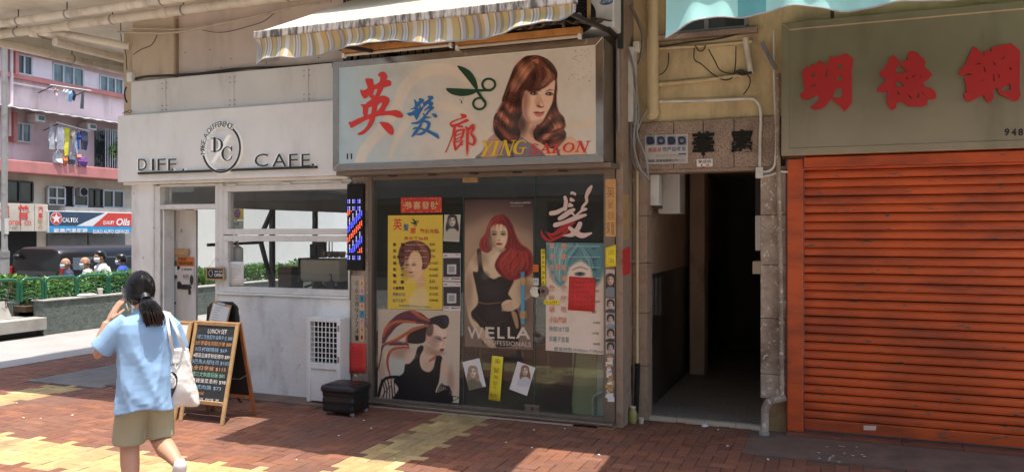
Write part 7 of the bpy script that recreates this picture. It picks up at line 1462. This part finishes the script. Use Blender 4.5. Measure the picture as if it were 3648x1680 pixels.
m.tube([(-.10, 0, 1.232), (-.155, .025, 1.18), (-.20, .05, 1.11), (-.245, .075, 1.055)], [.062, .068, .070, .074], 18); m.tube([(.10, 0, 1.232), (.155, .0, 1.17), (.185, .01, 1.09), (.20, .02, 1.03)], [.062, .066, .068, .072], 18)
organic(m.build('shirt', M_['shirt'], Wn, smooth=True, local=True), .0062, 3, .005, .12)
m = MB(); m.tube([(-.066+.132*(.5+.5*math.cos(a)), .005+.063*math.sin(a), 1.298) for a in np.linspace(0, 6.28, 25)[:-1]], .007, 6, closed=True); m.build('collar_band', M_['shirt'], Wn, smooth=True, local=True)
m = MB(); m.loft([oval((0, 0, .70), .15, .125), oval((0, 0, .84), .145, .12)], True)
m.tube([(-.065, 0, .78), (-.082, .02, .62), (-.088, .04, .52), (-.090, .045, .445)], [.10, .096, .094, .096], 20); m.tube([(.065, 0, .78), (.080, .01, .64), (.088, .02, .54), (.092, .015, .465)], [.10, .094, .090, .092], 20)
organic(m.build('shorts', M_['shorts'], Wn, smooth=True, local=True), .0085, 3, .012, .14)
# hair: cap, strands combed to the tie, ponytail
m = MB(); m.loft([oval(HC + Vector((0,-.02,-.075)), .050, .065), oval(HC + Vector((0,-.022,-.03)), .082, .086), oval(HC + Vector((0,-.014,.02)), .086, .098), oval(HC + Vector((0,-.004,.07)), .078, .092), oval(HC + Vector((0,.004,.105)), .052, .064), oval(HC + Vector((0,.004,.121)), .018, .025)]); hc = m.build('hair', M_['hair'], Wn, smooth=True, local=True); hc.modifiers.new('s', 'SUBSURF').levels = 1
tie = HC + Vector((.012, -.112, -.045)); rg = random.Random(4); m = MB()
def onhead(d): return HC + Vector((d.x*.0885, -.012 + d.y*.1005, .005 + d.z*.1195))
td = Vector((.14, -.93, -.36)).normalized()
for k in range(420):
    a = rg.uniform(-.3, math.pi+.3); el = rg.uniform(-.25, 1.35); sd = Vector((math.cos(a)*math.cos(el), math.sin(a)*math.cos(el)*.9+.1, math.sin(el))).normalized(); w_ = 1 + rg.uniform(0, .012)
    m.tube([onhead(sd.slerp(td, f)*w_) if hasattr(sd, 'slerp') else tie for f in (0, .2, .4, .6, .8, .97)], [.0009]*6, 4, cap=False)
m.build('hair_strands', M_['hair'], hc, local=True); MB().tube([tie + Vector((0,.012,.012)), tie + Vector((.004,-.014,-.010))], .030, 14).build('hair_tie', M_['black'], hc, local=True, smooth='auto')
m = MB(); cl = [tie, tie + Vector((.010, -.042, -.022)), tie + Vector((.026, -.056, -.075)), tie + Vector((.042, -.046, -.12)), tie + Vector((.052, -.03, -.17))]
for k in range(620):
    an = rg.uniform(0, 6.28); q = math.sqrt(rg.random()); fl = rg.uniform(.62, 1.1); pts = []
    for c_, sp_ in zip(cl, (.018, .042, .060, .066, .060)): pts.append(tie + (c_ - tie)*Vector((1, 1, 1)).x*(1 if c_ is cl[0] or c_ is cl[1] else fl) + Vector((math.cos(an)*q*sp_, math.sin(an)*q*sp_*.7, rg.uniform(-.004, .004))))
    m.tube(crom(pts, 3), [.0026]*12 + [.0008], 4, cap=False)
m.build('ponytail', M_['hair'], hc, local=True)
m = MB(); m.loft([oval(HC + Vector((0,.045,-.085)), .045, .045), oval(HC + Vector((0,.055,-.045)), .064, .060), oval(HC + Vector((0,.045,-.005)), .071, .066)]); m.build('face_mask', M_['maskw'], Wn, smooth=True, local=True)
m = MB()
for sx in (-1, 1): m.ell(HC + Vector((sx*.03, .088, .02)), .012, .007, .007, nu=8, nv=6)
m.build('eyes', M_['ink'], Wn, local=True)
for (pts, nm) in (([AR + Vector((0, -.045, .03)), AR + Vector((.003, -.03, -.02)), AR + Vector((.006, .03, -.085)), AR + Vector((.01, .075, -.16))], 'shoe'), ([(-.085, -.055, .045), (-.087, -.02, .04), (-.09, .07, .042), (-.095, .165, .03)], 'shoe')):
    sh_ = MB().tube(crom(pts, 4), [.028,.034,.038,.040,.041,.042,.042,.043,.044,.043,.042,.038,.026], 14).build(nm, M_['shoe'], Wn, smooth=True, local=True)
ph = thing('phone', 'dark smartphone held to the ear of the woman in blue', 'phone', WL + Matrix.Rotation(WR, 3, 'Z') @ Vector((-.106, .06, 1.37)), WR)
Mp = Matrix.Rotation(R(-14), 4, 'Y') @ Matrix.Rotation(R(-24), 4, 'X'); MB().box(-.004, .004, -.036, .036, -.075, .075, Mp).build('case', M_['steel'], ph, bevel=.004, local=True); MB().box(-.0062, -.0048, -.033, .033, -.071, .071, Mp).build('screen', M_['tint'], ph, local=True); MB().box(.0045, .007, -.03, -.008, .035, .065, Mp).build('lens_bump', M_['black'], ph, local=True)
# tote bag
tb = thing('tote_bag', 'off-white canvas tote bag with black print hanging from the shoulder of the woman in blue', 'bag', WL, WR)
bw, bh = .108, .39; rings = []; bx, by, bz = .215, -.045, .655; TR = Matrix.Translation((bx, by, bz)) @ Matrix.Rotation(R(-3), 4, 'Y') @ Matrix.Rotation(R(-16), 4, 'Z')
for j in range(15):
    f = j/14; hw = bw*(1.02 - .52*f); th = .018 + .045*math.sin(math.pi*min(1, f*.8+.12))*(1-f*.75); rings.append([TR @ Vector((hw*math.copysign(abs(math.cos(a))**.55, math.cos(a)) + .006*math.sin(7*f+3*a), th*math.copysign(abs(math.sin(a))**.8, math.sin(a)) + .010*math.sin(a*3+f*9)*(1-f*.5), f*bh - .012*math.cos(a*2)*(1-f))) for a in [2*math.pi*k/40 for k in range(40)]])
o = MB().loft(rings).build('bag_body', M_['canvasw'], tb, smooth=True, local=True); sp = o.modifiers.new('s', 'SUBSURF'); sp.levels = 1; tx = bpy.data.textures.new('bagfolds', 'CLOUDS'); tx.noise_scale = .07; d = o.modifiers.new('d', 'DISPLACE'); d.texture = tx; d.strength = .014; d.texture_coords = 'LOCAL'
for sy in (-1, 1):
    a1 = TR @ Vector((-.035, sy*.02, bh-.02)); a2 = TR @ Vector((.035, sy*.02, bh-.02)); topp = Vector((.118, sy*.035, 1.258)); tp2 = Vector((.132, sy*.04, 1.255)); pts = crom([a1, a1.lerp(topp, .5) + Vector((-.01, sy*.03-.03, 0)), topp + Vector((0, -.02 if sy < 0 else .02, .02))], 6) + crom([tp2 + Vector((0, -.02 if sy < 0 else .02, .02)), a2.lerp(tp2, .5) + Vector((.0, sy*.03-.03, 0)), a2], 6)
    m = MB(); rr_ = []
    for i, p in enumerate(pts):
        q = Vector((.009, 0, .003)); rr_.append([p - q, p + q, p + q + Vector((0, .003, 0)), p - q + Vector((0, .003, 0))])
    m.loft(rr_).build('strap', M_['canvasw'], tb, smooth='auto', local=True)
def bagflat(items, nm):
    m = MB()
    for pts in items:
        vs = []
        for (x, z) in pts:
            f = z/bh; th = .018 + .045*math.sin(math.pi*min(1, f*.8+.12))*(1-f*.75); vs.append(TR @ Vector((x, -th*(max(0, 1-(abs(x)/(bw*(1.02-.52*f)))**1.8))**.4 - .012, z)))
        m.add(vs, [tuple(range(len(vs)))])
    return m.build(nm, M_['ink'], tb, local=True)
nine = []; 
ribs = ribbon([(-.10,.235),(-.06,.25),(-.045,.20),(-.055,.13),(-.075,.06)], [.045,.07,.07,.05,.008], 4)[0]; L2 = len(ribs)
seg = []; rp = crom([(-.10,.225,.03),(-.075,.245,.06),(-.05,.21,.075),(-.052,.15,.06),(-.06,.10,.035),(-.075,.05,.008)], 4)
for a, b in zip(rp[:-1], rp[1:]): seg.append([(a.x-a.z/2, a.y), (a.x+a.z/2, a.y), (b.x+b.z/2, b.y), (b.x-b.z/2, b.y)])
bagflat(seg, 'print_shape')
m = MB(); rim = [(-.052+.024*math.cos(k*.5236), .20+.024*math.sin(k*.5236)) for k in range(12)]
def bp(x, z, off): 
    f = z/bh; th = .018 + .045*math.sin(math.pi*min(1, f*.8+.12))*(1-f*.75); return TR @ Vector((x, -th*(max(0, 1-(abs(x)/(bw*(1.02-.52*f)))**1.8))**.4 - off, z))
m.tube([bp(x, z, .0135) for x, z in rim], .0022, 5, closed=True)
for k in range(6): a = k*1.0472; m.tube([bp(-.052+.024*math.cos(a), .20+.024*math.sin(a), .0135), bp(-.052+.012*math.cos(a+1.4), .20+.012*math.sin(a+1.4), .0135)], .0016, 4)
m.build('print_emblem', M_['canvasw'], tb, local=True)
me = txtmesh('Galaxy', .01); co = np.empty(len(me.vertices)*3, np.float32); me.vertices.foreach_get('co', co); co = co.reshape(-1,3); mn, mx = co.min(0), co.max(0)
me.vertices.foreach_set('co', np.array([bp(-.125 + .125*(x-mn[0])/(mx[0]-mn[0]), .275 + .03*(y-mn[1])/(mx[1]-mn[1]), .0135) for x, y, z in co], np.float32).ravel()); me.materials.clear(); me.materials.append(M_['ink']); link('print_lettering', me, tb, local=True)

# ================================================================== PINK BUILDING ACROSS THE ROAD
PB = thing('pink_building', 'pink apartment building with salmon bands and old windows across the road', 'building', (-34, 20, -.4)); PX = -31.0
k1 = (0, 0, 1.853); k2 = (0, 560, 1.853)
def zx(crop, px, py, x=PX): return atx(crop[0]+px/crop[2], crop[1]+py/crop[2], x)
def xbox(mb, crop, x0, y0, x1, y1, d0, d1):
    """box on the pink front: left edge column x0, right x1, heights read at x0; d0..d1 = distance proud of the wall"""
    a = zx(crop, x0, y0); b = zx(crop, x1, y0); c = zx(crop, x0, y1); mb.box(PX+d0, PX+d1, a.y, b.y, c.z, a.z); return mb
MB().box(PX-8, PX, -10, 60, 4.3, 22).build('upper_wall', M_['pink'], PB); MB().box(PX-8, PX-.05, -10, 60, -.4, 4.298).build('ground_wall', M_['cream'], PB)
zt_ = zx(k2, 30, 25).z; zb2 = zx(k2, 30, 105).z
MB().box(PX-.04, PX+.9, -10, 60, zb2, zt_).build('floor_band', M_['salmon'], PB, bevel=.03)
sl = zx(k1, 75, 495).z; MB().box(PX+.0, PX+.18, -10, 60, sl-.12, sl+.06).build('sill_band', M_['salmon'], PB); ev = zx(k1, 110, 262).z
MB().box(PX, PX+.5, -10, 60, ev-.45, ev).build('eave_band', M_['salmon'], PB); MB().box(PX, PX+.22, -10, 60, ev+.01, ev+.6).build('parapet', M_['pinkw'], PB)
for q in ((205, 375, 335, 505), (545, 465, 645, 590)): xbox(MB(), k1, *q, .0, .09).build('pale_panel', M_['pinkw'], PB)
def window(crop, x0, y0, x1, y1, n, pane='tealpane', frame='winframe', open_=False, trans=None):
    a = zx(crop, x0, y0); b = zx(crop, x1, y0); c = zx(crop, x0, y1); f = MB(); fw = .07
    f.box(PX+.02, PX+.12, a.y, b.y, c.z, c.z+fw).box(PX+.02, PX+.12, a.y, b.y, a.z-fw, a.z)
    for k in range(n+1): yy = a.y + (b.y-a.y)*k/n; f.box(PX+.021, PX+.119, yy-fw/2, yy+fw/2, c.z+fw, a.z-fw)
    if trans: f.box(PX+.022, PX+.118, a.y, b.y, a.z-trans-fw/2, a.z-trans+fw/2)
    w_ = f.build('window', M_[frame], PB)
    for k in range(n): MB().box(PX+.04, PX+.06, a.y+(b.y-a.y)*k/n+.03, a.y+(b.y-a.y)*(k+1)/n-.03, c.z+.05, a.z-.05).build('pane', M_[pane if not (open_ and k == 1) else 'darkpane'], w_)
    return w_
window(k1, 98, 352, 200, 488, 2, 'darkpane'); window(k1, 340, 412, 540, 560, 3); window(k1, 650, 492, 800, 620, 3); window(k1, 82, 803, 192, 935, 2, 'tealpane')
m = MB(); xbox(m, k1, 76, 340, 98, 495, 0, .25); m.build('window_fin', M_['salmon'], PB); m = MB(); xbox(m, k1, 58, 740, 82, 935, 0, .3); m.build('wall_fin', M_['salmon'], PB)
PX_ = PX
window(k2, 25, 148, 205, 296, 2, 'darkpane', 'darkmetal'); window(k2, 308, 190, 418, 318, 2, 'darkpane', 'winframe', trans=.5); window(k2, 478, 195, 570, 325, 1, 'darkpane', 'winframe', trans=.9); window(k2, 575, 205, 665, 330, 2, 'darkpane', 'darkmetal'); window(k2, 672, 212, 805, 335, 2, 'darkpane', 'winframe')
m = MB(); xbox(m, k2, 418, 190, 478, 320, 0, .03); m.build('dark_opening', M_['matteblack'], PB)
for (x0, x1) in ((308, 572), (580, 825)):
    a, b = zx(k2, x0, 500), zx(k2, x1, 500); sh_ = MB().box(PX-.04, PX+.0, a.y, b.y, -.38, a.z).build('shop_shutter', M_['shuttergrey'], PB); z = .3
    while z < a.z - .05:
        MB().box(PX+.001, PX+.04, a.y+.02, b.y-.02, z, z+.075).build('slat', M_['shuttergrey'], sh_); z += .1
m = MB(); xbox(m, k2, 0, 488, 240, 800, 0, .02); m.build('dark_shop_opening', M_['matteblack'], PB); m = MB(); a, b = zx(k2, 320, 335), zx(k2, 860, 335); m.box(PX, PX+1.0, a.y, b.y, a.z-.30, a.z+.05).build('sign_ledge', M_['concrete'], PB)
a, b = zx(k1, 0, 705), zx(k1, 780, 705); m = MB(); n = 90; vs = []
for j in range(2):
    for i in range(n+1): vs.append((PX + (.02 if j == 0 else 1.1), a.y-4 + (b.y+4-a.y+4)*i/n, a.z + (.10 if j == 0 else -.12) + .02*math.sin(i*1.6)))
m.add(vs, [(i, i+1, n+2+i, n+1+i) for i in range(n)]).build('corrugated_canopy', pm('pale_sheet', (.30,.30,.30), .5, var=.2, dirt=(.2,.18,.16), dscale=1.5), PB)
m = MB()
for (px, y0, y1) in ((60, 0, 700), (48, 690, 900)): q = zx(k1, px, 400); m.tube([(PX+.15, q.y, zx(k1, px, y1).z), (PX+.15, q.y, zx(k1, px, y0).z)], .06, 8)
m.build('drain_pipe', M_['pinkw'], PB)
q0, q1 = zx(k1, 70, 548), zx(k1, 335, 548); MB().tube([(PX+.1, q0.y, q0.z), (PX+.1, q1.y, q0.z)], .04, 6).build('wall_pipe', M_['pinkw'], PB)
cg = thing('window_cage', 'dark cluttered window cage with a potted plant on the pink building', 'cage', zx(k1, 690, 1100)); a, b, c_ = zx(k1, 622, 850), zx(k1, 800, 850), zx(k1, 622, 1120)
MB().box(PX+.02, PX+.04, a.y, b.y, c_.z, a.z).build('dark_back', M_['darkpane'], cg); MB().box(PX+.05, PX+.7, a.y, b.y, c_.z, c_.z+.08).build('tray', M_['darkmetal'], cg)
for k in range(13): yy = a.y + (b.y-a.y)*k/12; MB().box(PX+.68, PX+.71, yy-.015, yy+.015, c_.z+.08, a.z).build('bar', M_['winframe'], cg)
MB().box(PX+.1, PX+.6, a.y+.9, b.y, c_.z+.08, c_.z+1.0).build('dark_tarpaulin', M_['matteblack'], cg, bevel=.08); leaf_cloud('plant_leaves', 260, lambda rg: (PX+.6+.3*rg.rand(), zx(k1, 735, 980).y + .35*rg.randn(), zx(k1, 735, 985).z + .3*rg.randn()), .22, HG, cg, 6)
for (bx, lab) in (((165, 752, 235, 805), 'old white window air conditioner above the lower left window of the pink building'), ((512, 812, 575, 858), 'window air conditioner behind the laundry on the pink building'), ((470, 380, 550, 408), 'small white air conditioner top under the eave of the pink building')):
    a, b, c_ = zx(k1, bx[0], bx[1]), zx(k1, bx[2], bx[1]), zx(k1, bx[0], bx[3]); t = thing('window_air_conditioner', lab, 'air conditioner', (PX+.3, (a.y+b.y)/2, c_.z), group='window air conditioners on the pink building')
    MB().box(PX+.05, PX+.6, a.y, b.y, c_.z, a.z).build('casing', M_['whiteplastic'], t, bevel=.03); m = MB()
    MB().box(PX+.60, PX+.62, a.y+(b.y-a.y)*.35, b.y-.06, c_.z+.08, a.z-.08).build('grille', M_['darkpane'], t)
a, b, c_ = zx(k2, 490, 198), zx(k2, 545, 198), zx(k2, 490, 258); t = thing('window_air_conditioner', 'grey fan unit set in the dark ground-floor windows above the blue shop sign', 'air conditioner', (PX+.2, a.y, c_.z), group='window air conditioners on the pink building'); MB().box(PX+.05, PX+.35, a.y, b.y, c_.z, a.z).build('casing', M_['grey'], t, bevel=.02); MB().tube([(PX+.35, (a.y+b.y)/2, (a.z+c_.z)/2), (PX+.37, (a.y+b.y)/2, (a.z+c_.z)/2)], (a.z-c_.z)*.42, 20).build('fan_opening', M_['matteblack'], t, smooth='auto')
# laundry
def garment(kind, label, px, y0, y1, wpx, col, d=.95, crop=k1):
    t = thing('hanging_garment', label, 'clothes', zx(crop, px, y0, PX+d), group='laundry on the pink building'); x = PX+d; a = zx(crop, px-wpx/2, y0, x); b = zx(crop, px+wpx/2, y0, x); c_ = zx(crop, px, y1, x); cy = (a.y+b.y)/2; hw = (b.y-a.y)/2; H = a.z - c_.z
    if kind == 'tee': o = [(-.45,1),(-.15,.97),(.15,.97),(.45,1),(1,.72),(.78,.55),(.55,.68),(.6,0),(-.6,0),(-.55,.68),(-.78,.55),(-1,.72)]
    elif kind == 'long': o = [(-.45,1),(-.15,.98),(.15,.98),(.45,1),(.95,.35),(.75,.3),(.55,.7),(.62,0),(-.62,0),(-.55,.7),(-.75,.3),(-.95,.35)]
    elif kind == 'trousers': o = [(-.7,1),(.7,1),(.85,0),(.2,0),(0,.6),(-.2,0),(-.85,0)]
    else: o = [(-.9,1),(.9,1),(1,.5),(.85,0),(0,.05),(-.85,0),(-1,.5)]
    rg = random.Random(px); m = MB(); mt = pm('garment_%d_%d' % (px, y0), col, .85, var=.35, vscale=6)
    vs = [(x + .05*math.sin(i*1.7+px), cy + q[0]*hw, c_.z + q[1]*H) for i, q in enumerate(o)]; nn = len(vs); vs2 = [(p[0]-.06, p[1], p[2]) for p in vs]
    m.add(vs + vs2, [tuple(range(nn)), tuple(range(2*nn-1, nn-1, -1))] + [(i, nn+i, nn+(i+1) % nn, (i+1) % nn) for i in range(nn)]); m.build('cloth', mt, t); MB().tube([(x-.03, cy-hw*.4, a.z), (x-.03, cy, a.z+.12), (x-.03, cy+hw*.4, a.z)], .012, 5).build('hanger', M_['winframe'], t)
for g_ in (('tee','small white and red cloth, far left of the upper laundry',372,580,632,26,(.6,.45,.42)),('tee','white T-shirt on the upper drying pole',445,585,660,44,(.75,.75,.74)),('tee','pale blue T-shirt on the upper drying pole',470,595,672,34,(.30,.50,.72)),('tee','dark top on the upper drying pole',490,596,665,22,(.03,.03,.05)),('trousers','grey trousers hanging alone on the upper drying pole',548,605,718,22,(.12,.13,.15)),('long','silver-grey jacket at the left of the lower laundry',342,830,985,46,(.42,.42,.44)),('long','pale striped shirt on the lower drying pole',400,835,985,74,(.60,.58,.60)),('towel','long yellow towel on the lower drying pole',440,842,1032,36,(.62,.56,.04)),('tee','cream T-shirt on the lower drying pole',488,865,950,34,(.60,.54,.44)),('trousers','light blue trousers on the lower drying pole',500,900,1008,22,(.30,.42,.52)),('tee','bright blue top on the lower drying pole',522,870,985,22,(.04,.12,.42)),('towel','dark patterned cloth at the right of the lower laundry',558,866,990,40,(.06,.06,.10)),('towel','clear plastic wash bag hanging below the laundry',385,1005,1075,66,(.55,.53,.52)),('towel','orange cloth hanging below the laundry',432,1030,1090,24,(.70,.20,.06)),('towel','dark grey cloth hanging below the laundry',475,1020,1085,40,(.10,.12,.15)),('towel','purple bag hanging below the laundry',545,1030,1100,60,(.20,.07,.25)),('towel','pink and yellow cloth between the grey and purple pieces',520,1018,1055,30,(.65,.25,.25))): garment(*g_)
for (pts, lab) in (([(330,560),(600,600)], 'upper white drying pole below the upper windows of the pink building'), ([(370,808),(590,868)], 'lower drying pole below the corrugated canopy of the pink building')):
    a, b = zx(k1, *pts[0], PX+.95), zx(k1, *pts[1], PX+.95); t = thing('drying_pole', lab, 'pole', a, group='drying poles on the pink building'); MB().tube([a, b], .03, 6).build('pole', M_['winframe'], t)
    for f in (.1, .9): p = a.lerp(b, f); MB().bar(p, (PX+.02, p.y, p.z-.25), .03).build('bracket', M_['darkmetal'], t)
# shop signs on the pink building
mc = thing('motor_shop_sign', 'cream shop sign with red characters and MOTOR CO. on the pink building', 'sign', zx(k2, 150, 490)); a, b, c_ = zx(k2, -150, 295), zx(k2, 318, 310), zx(k2, 318, 492); sx_ = PX+.95
A0 = zx(k2, -60, 305, sx_); B0 = zx(k2, 318, 312, sx_); C0 = zx(k2, 160, 488, sx_)
for i in range(4): MB().box(sx_-.15, sx_, A0.y + (B0.y-A0.y)*i/4+.012, A0.y + (B0.y-A0.y)*(i+1)/4-.012, C0.z, B0.z+.0).build('sign_panel', M_['cream'], mc, bevel=.01)
for ch_, bx, mt in (('達',(2,308,64,398),'red'),('普',(116,312,194,410),'red'),('汽',(252,322,286,358),'red'),('車',(252,364,284,402),'red'),('零',(248,406,284,440),'paperd'),('件',(250,446,284,478),'paperd'),('MOTOR  CO.',(32,416,212,446),'red')): txtx('lettering', ch_, cb(k2, *bx), sx_+.01, mt, mc, bold=.02)
txtx('number', '9520 6681', cb(k2, 24, 456, 118, 472), sx_+.01, 'inkg', mc)
cs = thing('oil_brand_sign', 'wide blue, white and red shop sign lettered CALTEX and EURO AUTO SERVICES', 'sign', zx(k2, 590, 515)); x = PX+1.06
A0 = zx(k2, 322, 352, x); B0 = zx(k2, 900, 352, x); C0 = zx(k2, 322, 498, x); mid = zx(k2, 322, 452, x).z
def ypoly(pts, xx, nm, mt): return MB().add([(xx, p[0], p[1]) for p in pts], [tuple(range(len(pts)))]).build(nm, M_[mt], cs)
M_['navyb'] = pm('navy_sign', (.028,.055,.10), .4); M_['skyb'] = pm('sky_blue_sign', (.05,.30,.55), .4); M_['redb'] = pm('bright_red_sign', (.62,.05,.03), .4)
MB().box(x-.2, x-.012, A0.y, B0.y, C0.z, A0.z).build('sign_box', M_['whiteplastic'], cs, bevel=.01)
zz = lambda px, py: (lambda q: (q.y, q.z))(zx(k2, px, py, x))
yA, yB = A0.y+.03, B0.y-.03; y1_, y2_, y3_ = zx(k2, 505, 400, x).y, zx(k2, 700, 400, x).y, zx(k2, 612, 400, x).y
MB().box(x-.011, x, yA, yB, mid, A0.z-.03).build('blue_field', M_['navyb'], cs); MB().box(x-.011, x, yA, yB, C0.z+.02, mid-.002).build('light_blue_field', M_['skyb'], cs)
ypoly([(y1_, mid+.002), (y3_, mid+.002), (y2_+.1, A0.z-.03), (y2_-.05, A0.z-.03)], x+.004, 'white_wedge', 'paperw'); ypoly([(y3_, mid+.002), (yB, mid+.002), (yB, A0.z-.03), (y2_+.1, A0.z-.03)], x+.006, 'red_field', 'redb')
pc = zx(k2, 371, 404, x); rd = (A0.z-mid)*.40; MB().disc((x+.004, pc.y, pc.z), rd*1.08, 'x', 28).build('emblem_ring', M_['paperw'], cs); MB().disc((x+.008, pc.y, pc.z), rd, 'x', 28).build('emblem_disc', M_['redb'], cs)
star = [(pc.y + (rd*.95 if k % 2 == 0 else rd*.38)*math.sin(k*math.pi/5), pc.z + (rd*.95 if k % 2 == 0 else rd*.38)*math.cos(k*math.pi/5)) for k in range(10)]; m = MB(); m.add([(x+.012, *p) for p in star] + [(x+.012, pc.y, pc.z)], [(k, (k+1) % 10, 10) for k in range(10)]).build('emblem_star', M_['paperw'], cs)
txtx('lettering', 'CALTEX', cb(k2, 412, 398, 516, 428), x+.01, 'inkw', cs, bold=.02); txtx('lettering', 'QUALITY', cb(k2, 680, 418, 756, 446), x+.012, 'inkw', cs, bold=.02, shear=.2); txtx('lettering', 'Oils', cb(k2, 768, 402, 858, 450), x+.012, 'inkw', cs, bold=.03, shear=.2); txtx('lettering', '歐美汽車服務', cb(k2, 356, 468, 580, 496), x+.01, 'inkw', cs, bold=.02); txtx('lettering', 'EURO AUTO SERVICES', cb(k2, 614, 478, 852, 503), x+.01, 'inkw', cs, bold=.02)

# ================================================================== BLOCK ACROSS THE STREET (mirrored in the shop glass)
ob = thing('opposite_block', 'pale apartment block across the street, mirrored in the shop glass', 'building', (-2, -26, 0)); MB().box(-30, 26, -34, -24, -.2, 26).build('wall', M_['cream'], ob); MB().box(-30, 26, -23.99, -22.6, 3.2, 3.7).build('street_canopy', M_['concrete'], ob)
me = None
for j in range(4):
    for i in range(14):
        MB().box(-28+i*3.9, -26.2+i*3.9, -23.995, -23.9, 5+j*3.1, 6.5+j*3.1).build('window', M_['darkpane'], ob)
for i in range(6): MB().box(-29+i*9, -21.5+i*9, -23.99, -23.9, .0, 3.0).build('shop_front', M_['darkpane'] if i % 2 else M_['shuttergrey'], ob)
